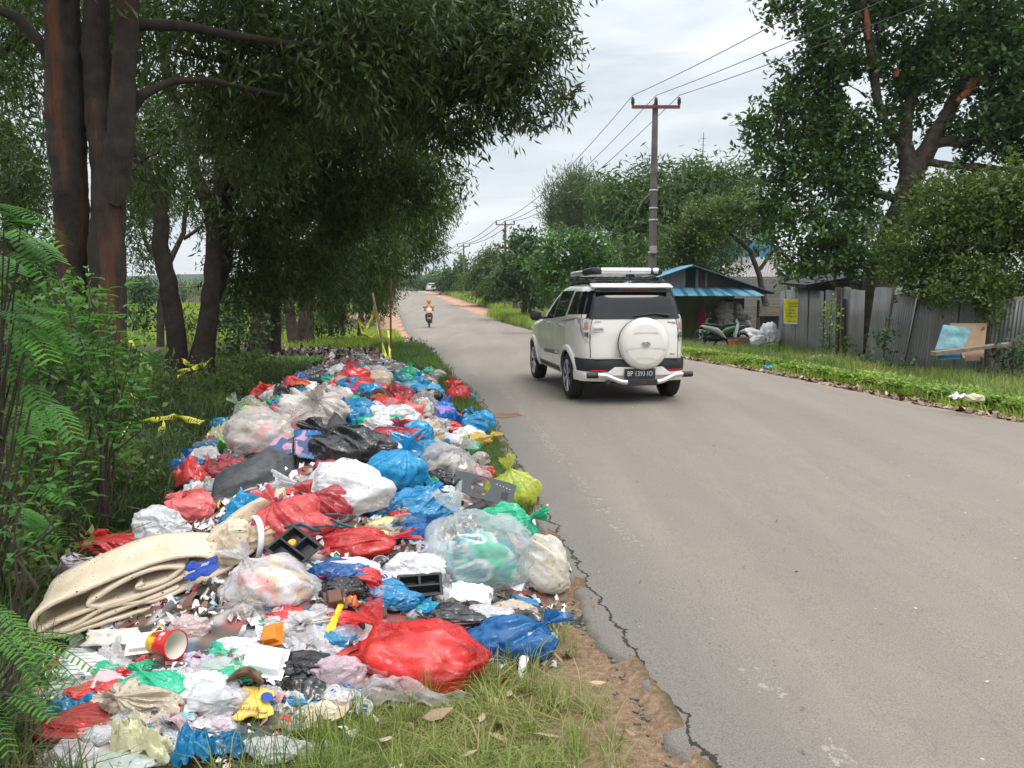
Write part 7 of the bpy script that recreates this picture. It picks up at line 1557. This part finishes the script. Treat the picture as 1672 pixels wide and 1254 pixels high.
BG = [((940,430,42),[(925,400,42,42,32,1.9),(950,440,42,40,40,2.0),(895,440,42,34,26,1.7),(975,400,42,24,22,1.3),(985,445,42,36,30,1.7),(920,470,42,50,30,1.8)],'bright','bright','big leaved bright green tree just left of the white car roof',1.5),
 ((855,450,63),[(850,415,63,36,30,1.8),(870,440,61,38,34,1.9),(830,455,63,36,30,1.9),(865,395,63,24,16,1.4),(868,470,63,34,22,1.8),(890,470,61,30,26,1.8),(848,395,63,20,22,1.5)],'bright','broad','rounded green tree with a light top beyond the verge grass',2.9),
 ((795,455,94),[(800,440,94,34,24,1.8),(780,465,94,34,24,1.9),(815,470,91,34,26,1.9),(795,425,94,22,14,1.2),(800,478,91,26,12,1.6),(806,414,94,16,14,1.4)],'olive','olive','dull green tree beside the second utility pole',3.7),
 ((748,460,140),[(745,445,140,26,20,1.8),(735,465,140,26,18,1.8),(765,462,139,26,20,1.8),(752,430,140,18,10,1.2)],'bright','broad','round green tree above the red soil shoulder',5.3),
 ((715,465,194),[(712,455,194,18,13,1.8),(700,464,194,18,10,1.8),(728,462,192,16,12,1.6)],'olive','bright','small bright green tree beside the distant car',6.2),
 ((840,480,75),[(862,486,78,20,14,1.7),(885,492,74,20,14,1.7)],'dark','dark','dark shrub mass at the foot of the roadside trees',2.8),
 ((690,470,190),[(688,464,190,16,8,1.7),(672,466,210,12,6,1.6)],'olive','dark','tiny blue green tree at the end of the road',6)]
for k, (b, bl, kd, lm, lb, ls) in enumerate(BG):
    Yd = b[2]; tree(lb, (at(b[0], 500, Yd).x, Yd, float(Ty(Yd))), [[(b[0], 515, Yd, .004*Yd), (b[0] + 3, b[1], Yd, .002*Yd)], [(b[0]+8, 515, Yd, .002*Yd), (b[0] + 20, b[1], Yd, .001*Yd)]], bl, kd, lm, RBK2, 140 + k, thr=.35, clump=60/Yd*.9, lscale=ls * .66, rad_n=7, mult=1.8)
tree('wall of dark green trees behind the shack', (at(1120,520,60).x, 60, -.6), [[(1120,520,60,.2),(1120,430,60,.1)]], [(1020,440,60,60,50,1.7),(1100,450,60,70,40,1.5),(1200,460,62,60,30,1.2),(1010,480,58,60,30,1.7),(1340,440,40,60,30,1.5),(1420,420,40,60,40,1.4)], 'dark', 'dark', RBK2, 160, thr=.34, clump=.8, lscale=2.6, mult=1.6, name='tree_thicket', cat='trees')
# saplings by the fence
for k, (px, y0, y1, Yd, bl, lm, lb) in enumerate([(1356,620,490,21.8,[(1354,500,21.8,12,14,1.3),(1352,530,21.8,12,20,.5)],'grass','thin pale sapling standing before the fence'),(1445,640,520,18.6,[(1446,560,18.6,24,26,.8),(1440,600,18.4,34,22,1.0)],'dark','weedy dark shrub at the foot of the leaning fence sheets'),(1300,470,440,30,[(1302,462,30,15,12,1.6)],'bright','bright green shrub peeping over the fence above the banner'),(1655,650,560,15.8,[(1658,585,15.8,26,30,1.8)],'dark','dark bush at the right end of the plank bench'),(1380,610,560,21.3,[(1384,575,21.3,16,26,.9)],'olive','yellowish weed clump by the fence gap'),(1344,590,548,22,[(1344,566,22,14,10,1.5)],'bright','low green shrub by the black bags'),(1500,650,590,17,[(1490,612,17,30,18,.9)],'dark','low weeds left of the turquoise board'),(1180,560,520,33.2,[(1179,535,33.2,7,13,1.3)],'bright','young leafy plant between the parked scooters')]):
    tree(lb, G(px, min(y0, 640)), [[(px, y0, Yd, .02), (px - 2, (y0 + y1) / 2, Yd, .016), (px + 2, y1, Yd, .01)], [(px, y0, Yd, .012), (px + 14, (y0 + y1) / 2, Yd, .007)]], bl, 'olive', lm, RBK2, 180 + k, name='shrub', cat='shrub', thr=.36, rad_n=6)
# ---- grasses
def grass(name, label, P, h0, h1, wd, mat, seed, lean=.35, tuft=1, spread=.05):
    r = np.random.default_rng(seed)
    if tuft > 1: P = np.repeat(P, tuft, 0); P = P + np.column_stack([r.normal(0, spread, (len(P), 2)), np.zeros(len(P))])
    n = len(P); h = r.uniform(h0, h1, n) * (.7 + .6 * fbm(np.column_stack([P[:, 0] * .9, P[:, 1] * .9, 0 * P[:, 0]]), seed, 2)); a = r.uniform(0, 6.28, n); ln = np.abs(r.normal(0, lean, n)) + .05
    d = np.stack([np.cos(a), np.sin(a)], -1); b = a + 1.57 + r.normal(0, .3, n); s = np.stack([np.cos(b), np.sin(b), 0 * b], -1) * (wd * r.uniform(.6, 1.3, n))[:, None]
    mid = P + np.column_stack([d * (h * ln * .35)[:, None], h * .55]); tip = P + np.column_stack([d * (h * ln * 1.15)[:, None], h * (1 - ln * .35)])
    V = np.stack([P - s, P + s, mid + s * .8, mid - s * .8, tip], 1).reshape(-1, 3)
    me = bpy.data.meshes.new(name); me.vertices.add(len(V)); me.vertices.foreach_set('co', V.astype(np.float32).ravel())
    base = np.arange(n)[:, None] * 5; lp = (base + np.array([[0,1,2,3,3,2,4]])).ravel().astype(np.int32); me.loops.add(len(lp)); me.loops.foreach_set('vertex_index', lp)
    st = (np.arange(n)[:, None] * 7 + np.array([[0, 4]])).ravel().astype(np.int32); me.polygons.add(len(st)); me.polygons.foreach_set('loop_start', st); me.update(calc_edges=True)
    v = np.clip(fbm(np.column_stack([P[:, 0] * .7, P[:, 1] * .7, 0 * P[:, 0]]), seed + 1, 2) + r.normal(0, .16, n) - .08, 0, 1); fattr(me, 'var', np.repeat(v, 5)); NQ[0] += 2 * n
    return tag(link(name, me, LF[mat]), label, 'grass', kind='stuff')
def samp(n, lo, hi, cond, seed, bias=1.0):
    r = np.random.default_rng(seed); out = []; tot = 0
    while tot < n:
        x = r.uniform(lo[0], lo[1], 60000); y = hi[0] + (hi[1] - hi[0]) * r.uniform(0, 1, 60000) ** bias; k = cond(x, y, r); out.append(np.stack([x[k], y[k]], -1)); tot += k.sum()
    P = np.concatenate(out)[:n]; return np.column_stack([P, T(P[:, 0], P[:, 1]) - .01])
nz2 = lambda x, y, f, s: fbm(np.stack([x * f, y * f, 0 * x], -1), s, 3)
inp = lambda x, y: poly_sd(x, y, pp)
P = samp(42000, (1, 14), (7, 32), lambda x, y, r: (x - xr(y) > .15 + .5 * nz2(x, y, 1.5, 2)) & (x - xr(y) < 7.5) & (x < 2 + y * .64), 1, 1.3)
grass('verge_grass', 'bright green grass verge between the road and the metal fence', P, .05, .24, .0075, 'grass', 201, .75, 3, .06)
P = samp(5200, (2, 14), (9, 28), lambda x, y, r: (x - xr(y) > 1.4) & (x - xr(y) < 6.5) & (x < 2 + y * .64) & (nz2(x, y, 1.2, 7) > .5), 2)
grass('tall_grass', 'tall pale grass stems on the right verge', P, .22, .6, .006, 'grassmix', 202, .45, 5, .12)
P = samp(14000, (3, 12), (8.5, 24), lambda x, y, r: (x - xr(y) > .6) & (x - xr(y) < 3.5) & (x < 2 + y * .64) & (nz2(x, y, 1.1, 17) > .5), 22)
Q = P[:, :3].copy(); Q[:, 2] += .10
_me = crown.__defaults__
def cover(name, label, P, size, mat, seed, up=.05):
    r = np.random.default_rng(seed); n = len(P); k = 6; B_ = P[:, None, :] + r.normal(0, 1, (n, k, 3)) * np.array([.06, .06, .03]) + np.array([0, 0, up]); a = r.uniform(0, 6.28, (n, k)); d = np.stack([np.cos(a), np.sin(a), r.uniform(-.2, .7, (n, k))], -1); s = np.stack([-np.sin(a), np.cos(a), r.normal(0, .3, (n, k))], -1)
    l_ = size * r.uniform(.6, 1.2, (n, k, 1)); V = np.stack([B_, B_ + d * l_ * .5 + s * l_ * .32, B_ + d * l_, B_ + d * l_ * .5 - s * l_ * .32], 2).reshape(-1, 3)
    me = mesh_np(name, V, np.arange(len(V)).reshape(-1, 4)); fattr(me, 'var', np.repeat(np.clip(r.normal(.5, .2, n * k), 0, 1), 4)); return tag(link(name, me, LF[mat]), label, 'ground cover', kind='stuff')
cover('ground_cover', 'low bright broadleaf weeds on the right verge', Q[::2], .065, 'bright', 5)
cover('ground_cover', 'low yellow green weeds mixed through the right verge', Q[1::2], .075, 'grass', 6)
P = samp(30000, (-16, 14), (34, 75), lambda x, y, r: (x - xr(y) > .3 + nz2(x, y, .5, 2)) & (x - xr(y) < 16) & ((x < .165 * y) | (y > 62)), 3)
grass('verge_grass', 'bright yellow green grass bank on the far right side of the road', P, .3, .75, .022, 'grass', 203, .35, 2, .15)
P = samp(9000, (-40, 0), (75, 150), lambda x, y, r: (x - xr(y) > 3.2) & (x - xr(y) < 14), 33)
grass('verge_grass', 'distant grass strip behind the red soil shoulder', P, .4, .9, .05, 'grass', 233, .35, 2, .3)
# left verge strip at the road edge beyond the heap
P = samp(9000, (-6, 0), (15.3, 26), lambda x, y, r: (xl(y) - x > .02) & (xl(y) - x < .35 + .085 * (y - 12)) & (inp(x, y) < -.1), 4)
grass('edge_grass', 'thick green grass tongue along the left edge of the road', P, .10, .34, .007, 'grassmid', 204, .45, 3, .05)
P = samp(6000, (-12, -1), (26, 46), lambda x, y, r: (xl(y) - x > .6) & (xl(y) - x < 4.5), 44)
grass('edge_grass', 'grass strip along the left road edge further on', P, .15, .4, .014, 'grass', 244, .45, 2, .1)
P = samp(3000, (-2, .2), (5.8, 15), lambda x, y, r: (xl(y) - x > .03) & (inp(x, y) < .12), 5)
grass('edge_grass', 'thin grass tufts between the heap and the asphalt', P, .05, .16, .004, 'grassmid', 205, .6, 4, .03)
# field beyond
P = samp(26000, (-60, -6), (28, 95), lambda x, y, r: (xl(y) - x > 5) & (x > -.62 * y - 3) & ((np.abs(y - 72) > 2.2) | (xl(y) - x > 18)), 6, .8)
grass('field_grass', 'sunlit open field of grass beyond the trees', P, .3, .7, .035, 'grass', 206, .35, 2, .2)
dsd = lambda x, y: poly_sd(x, y, dp)
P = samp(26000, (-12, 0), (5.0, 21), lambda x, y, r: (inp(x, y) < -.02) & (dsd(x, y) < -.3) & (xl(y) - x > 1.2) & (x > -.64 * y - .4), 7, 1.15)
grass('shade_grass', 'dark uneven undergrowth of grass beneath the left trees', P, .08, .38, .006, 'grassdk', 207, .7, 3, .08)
P = samp(5200, (-3.6, -.4), (2.4, 7.5), lambda x, y, r: (inp(x, y) < -.02) & (x < -1.1 - .1 * y) & (x > -.66 * y - .3), 8)
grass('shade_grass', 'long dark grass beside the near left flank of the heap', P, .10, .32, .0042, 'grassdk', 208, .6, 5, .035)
cover('ground_cover', 'small broadleaf weeds in the shade left of the heap', samp(3600, (-9, -.9), (3.2, 17), lambda x, y, r: (inp(x, y) < -.05) & (xl(y) - x > 1.6) & (x > -.66 * y - .3), 9), .06, 'dark', 15, .12)
cover('ground_cover', 'patch of low green weeds behind the left end of the heap', samp(2400, (-8, -2.5), (16.3, 19), lambda x, y, r: (inp(x, y) < -.05) & (x > -7.6) & (x < -4.4), 19), .08, 'bright', 16, .12)
P = samp(2600, (-9, -.9), (3.0, 17), lambda x, y, r: (inp(x, y) < -.05) & (xl(y) - x > 1.6) & (x > -.66 * y - .3) & (nz2(x, y, 1.1, 61) > .52), 39)
grass('dry_grass', 'dry brown grass stems tangled in the undergrowth at the left', P, .12, .45, .0035, 'grassmix', 239, 1.0, 5, .06)
# near grass at the bottom
nearc = lambda x, y: (inp(x, y) < .10) & (xl(y) - x > .34 + .25 * nz2(x, y, 3, 5)) & (y < 4.25)
P = samp(5600, (-1.6, .5), (2.25, 4.25), lambda x, y, r: nearc(x, y) & (x > -.7), 10)
grass('near_grass', 'short green grass in front of the heap at the bottom of the picture', P, .02, .075, .0020, 'grassmix', 210, .95, 5, .025)
P = samp(60, (-1.0, .35), (2.35, 4.1), lambda x, y, r: (inp(x, y) < .05) & (xl(y) - x > .22), 11)
grass('grass_tufts', 'coarse arching grass tufts at the front right of the heap', P, .10, .24, .0022, 'grassmix', 211, .8, 26, .018)
P = samp(7, (-.95, -.4), (2.45, 2.75), lambda x, y, r: x < 0, 12); P[:, 2] += .02
grass('grass_tufts', 'long thin grass blades rising in front of the lower left litter', P, .15, .32, .0018, 'grassmid', 212, .7, 9, .05)
# ---- feathery shrubs and broad leaved saplings at the left foreground
def frond(base, tip, droop, seed, npin=17, nl=24, pl=.11, ll=.012):
    r = random.Random(seed); V = []; F = []; va = []; b = Vector(base); t_ = Vector(tip); L_ = (t_ - b).length; npin = max(5, min(17, int(L_ / .026))); d = (t_ - b).normalized(); up = Vector((0, 0, 1)); sd = d.cross(up).normalized()
    if sd.length < .1: sd = Vector((1, 0, 0))
    nr = sd.cross(d).normalized(); tone = r.uniform(.2, .95)
    for i in range(npin):
        u = .18 + .82 * i / (npin - 1); p = b.lerp(t_, u) - Vector((0, 0, droop * u * u * L_))
        for s in (-1, 1):
            pd = (sd * s * .85 + d * .55 - nr * (.12 + .25 * u * droop)).normalized(); l_ = pl * (1 - .35 * abs(u - .5) * 1.2) * r.uniform(.85, 1.1); pn = pd.cross(nr).normalized()
            for j in range(nl):
                q = p + pd * l_ * (j + .5) / nl - nr * .12 * l_ * (j / nl) ** 2; k = ll * (1 - .5 * abs(j / nl - .45))
                for e in (-1, 1):
                    tipv = q + (pn * e * .95 + pd * .25) * k; n = len(V); wv = pd * ll * .24
                    V += [q - wv, q + wv, tipv + wv * .7, tipv - wv * .7]; F.append((n, n + 1, n + 2, n + 3)); va += [min(1, max(0, tone + r.uniform(-.12, .12)))] * 4
    return V, F, va
def frond_shrub(label, root_px, Yr, fr, seed, sc=1.0):
    g_ = at(*root_px, Yr); t = empty('feathery_shrub', (g_.x, Yr, float(T(g_.x, Yr)) - .02), label, 'shrub'); o = t.location; V = []; F = []; va = []; st = MB(); r = random.Random(seed)
    for (bx, by, tx, ty, Yd, dp_) in fr:
        a, b = at(bx, by, Yd), at(tx, ty, Yd - .15); v, f, w_ = frond(a, b, dp_, r.randint(0, 9999), pl=.062 * sc * Yd / 3, ll=.0085 * sc * Yd / 3); n = len(V); V += [p - o for p in v]; F += [tuple(i + n for i in q) for q in f]; va += w_
        L_ = (b - a).length; st.tube([a.lerp(b, u) - Vector((0, 0, dp_ * u * u * L_)) - o for u in np.linspace(0, 1, 6)], [.0028, .0025, .002, .0018, .0014, .001], 5)
        rt = Vector((0, 0, 0)); mdp = (a - o) * .5 + Vector((r.uniform(-.06, .06), r.uniform(-.05, .05), .08)); st.tube([rt, mdp, a - o], [.008, .006, .003], 6)
    me = mesh_np('foliage', [tuple(p) for p in V], F); fattr(me, 'var', va); link('foliage', me, LF['frond'], t); st.build('stem', RBK2, t, True)
rq = random.Random(77)
def spray(cx, cy, n, rx, ry, Yd, ln):
    out = []
    for k in range(n):
        bx, by = cx + rq.gauss(0, rx), cy + rq.gauss(0, ry); a = rq.uniform(-.5, 1.2) if bx < cx + rx else rq.uniform(-.2, .9); l_ = ln * rq.uniform(.6, 1.15)
        out.append((bx, by, bx + math.cos(a) * l_, by + math.sin(a) * l_ * .7, Yd + rq.uniform(-.25, .25), rq.uniform(.1, .4)))
    return out
frond_shrub('feathery leaved sprays at the upper left edge in front of the big trunks', (-60, 900), 3.9, spray(-10, 350, 8, 18, 20, 3.6, 62) + spray(20, 410, 3, 15, 12, 3.7, 50), 5, 1.0)
frond_shrub('feathery leaved shrub at the left edge below the sprays', (-50, 950), 3.7, spray(15, 520, 9, 26, 22, 3.7, 66) + spray(45, 570, 6, 28, 25, 3.7, 58) + spray(5, 640, 4, 22, 25, 3.8, 55) + spray(80, 660, 3, 20, 20, 4.0, 50), 15, .95)
frond_shrub('low feathery leaved shrub at the lower left corner', (-60, 1254), 2.6, spray(-10, 1010, 6, 22, 18, 2.6, 85) + spray(5, 1080, 6, 22, 22, 2.55, 80) + spray(45, 1045, 3, 18, 15, 2.6, 90) + spray(-15, 1140, 4, 18, 20, 2.5, 62), 6, .72)
frond_shrub('small feathery plant in the grass left of the foam mattress', (10, 900), 4.3, spray(20, 830, 6, 25, 25, 4.3, 55), 7, .8)
for k, (bl, km, lb) in enumerate([([(60,610,5.0,90,110,1.6),(20,720,4.8,60,80,1.4),(-20,560,5.2,60,120,1.4)],'bright','tangled leafy bush at the left edge behind the feathery shrub'),([(150,580,6.6,75,90,1.4),(190,660,6.5,60,70,1.5),(110,520,6.8,60,80,1.3),(220,600,6.8,40,60,1.0)],'bright','leafy weeds rising round the feet of the big trunks'),([(110,740,5.6,90,60,1.4),(60,820,4.8,80,60,1.3),(190,760,6.0,70,45,1.3)],'olive','dark weedy thicket left of the heap'),([(260,640,10.5,70,40,1.2),(350,625,11.5,60,30,1.2),(400,600,14,60,28,1.3)],'olive','dark weeds in front of the twin trunk tree'),([(20,930,3.9,60,50,.9),(100,890,4.2,50,28,.8)],'olive','low weeds at the left edge by the foam mattress')]):
    c_ = bl[0]; yb = 1.0; q = at(c_[0], c_[1], c_[2]); tree(lb, (q.x, q.y, float(T(q.x, q.y))), [[(c_[0], c_[1] + 150, c_[2], .012), (c_[0] + dx_ * .4, c_[1] + 40, c_[2], .009), (c_[0] + dx_, c_[1] - 30, c_[2] + dx_ * .004, .004)] for dx_ in (-55, -25, 3, 30, 60)], bl, 'weed', km, RBK2, 420 + k, name='weed_bush', cat='shrub', thr=.36, clump=5, lscale=1.0 if c_[2] < 6 else 1.3, mult=.8, rad_n=6)
def leafy(label, Yd, root, stems, seed, size=.085, mat='frond'):
    g_ = at(root[0], root[1], Yd); gz = float(T(g_.x, Yd)); t = empty('leafy_sapling', (g_.x, Yd, gz), label, 'shrub'); o = t.location; r = random.Random(seed); st = MB(); lf = MB(); va = []
    for (tx, ty, n_) in stems:
        tip = at(tx, ty, Yd + r.uniform(-.3, .3)) - o; pts = [Vector((0,0,0)).lerp(tip, u) + Vector((math.sin(u * 3.1) * r.uniform(-.08, .08), 0, math.sin(u * 3.1) * .05)) for u in np.linspace(0, 1, 8)]
        st.tube(pts, [.010 * (1 - .8 * k / 7) for k in range(8)], 6)
        for k in range(n_):
            u = .42 + .58 * k / max(1, n_ - 1); p = Vector((0,0,0)).lerp(tip, u) + Vector((0,0,math.sin(u*3.1)*.05)); a = k * 2.4 + r.uniform(-.4, .4); d = Vector((math.cos(a), math.sin(a), .35 + .7 * max(0, u - .8))).normalized(); s_ = d.cross(Vector((0,0,1))).normalized(); l_ = size * r.uniform(.7, 1.3); nn_ = s_.cross(d)
            prof = [(0,0),(.2,.16),(.45,.22),(.75,.14),(1,0)]; V = []
            for q, w_ in prof:
                c_ = p + d * l_ * (q + .12) - nn_ * l_ * .35 * q * q; V += [c_ - s_ * w_ * l_ + nn_ * w_ * l_ * .3, c_, c_ + s_ * w_ * l_ + nn_ * w_ * l_ * .3]
            lf.add(V, gridF(5, 3).tolist()); va += [min(1, max(0, r.gauss(.35, .2)))] * 15
    me = bpy.data.meshes.new('foliage'); me.from_pydata([tuple(v) for v in lf.v], [], lf.f); me.update(); fattr(me, 'var', va); link('foliage', me, LF[mat], t, smooth=True); st.build('stem', RBK2, t, True)
leafy('broad leaved sapling growing in front of the big rusty trunks', 5.2, (165, 780), [(140,440,20),(175,460,18),(200,470,14),(115,500,14),(215,560,14),(180,520,14),(225,600,12),(150,560,14),(235,640,10),(100,460,12)], 3, .115)
leafy('low broad leaved weed left of the heap under the sapling', 4.8, (110, 880), [(60,700,12),(120,740,12),(150,770,12),(95,800,10),(170,700,10),(40,740,10)], 4, .10)
leafy('heart leaved vine low at the left edge of the picture', 3.6, (20, 960), [(10,720,10),(60,740,10),(95,730,10),(110,790,8),(20,800,10)], 5, .075)
# bare dry twigs in the undergrowth
mb = MB(); r = random.Random(8)
for k in range(70):
    px, py = r.uniform(0, 330), r.uniform(640, 1000)
    if inpix(px, py, PO): continue
    p = gnd(px, py); a = r.uniform(0, 6.28); l_ = r.uniform(.15, .6); mb.tube([p, p + Vector((math.cos(a) * l_ * .4, math.sin(a) * l_ * .4, l_ * .35)), p + Vector((math.cos(a) * l_, math.sin(a) * l_, l_ * r.uniform(.1, .7)))], [.006, .004, .002], 5)
tag(mb.build('dry_twigs', simple('dry_twig', (.17,.11,.065), .9, var=.4)), 'dry fallen twigs in the undergrowth left of the heap', 'twigs', kind='stuff')
# teal fence sheet at far left, hills and air
b = at(30, 500, 40); o = MB().box((0,0,.75),(7,.05,1.5)).build('teal_fence', simple('teal_sheet', (.04,.28,.26), .6, var=.1)); o.location = (b.x - .5, 40, float(Ty(40)) - .35); tag(o, 'teal sheet fence glimpsed under the trees at the far left', 'fence')
hz = MB(); n = 60
for i in range(n):
    x = -700 + 1400 * i / (n - 1); h = 9 + 7 * float(fbm(np.array([[x * .012, 3, 0]]), 5, 3)[0]); hz.v += [(x, 670, -8), (x, 690, h)]
hz.f = gridF(n, 2).tolist(); tag(hz.build('hills', simple('far_woods', (.04,.07,.035), .9, var=.3, scale=.05)), kind='structure')
hv = MB().box((0, 400, 44.5), (1700, 920, 111)).build('haze', None); m, t, N, L = new_mat('air'); o_ = N('ShaderNodeOutputMaterial'); v_ = N('ShaderNodeVolumePrincipled'); v_.inputs['Density'].default_value = .0003; v_.inputs['Color'].default_value = (.86,.92,1,1); v_.inputs['Anisotropy'].default_value = .2
L(v_.outputs[0], o_.inputs['Volume']); hv.data.materials.append(m); tag(hv, 'thin pale haze filling the air', 'haze', kind='stuff')
print('QUADS', NQ[0], 'OBJECTS', len(bpy.data.objects))
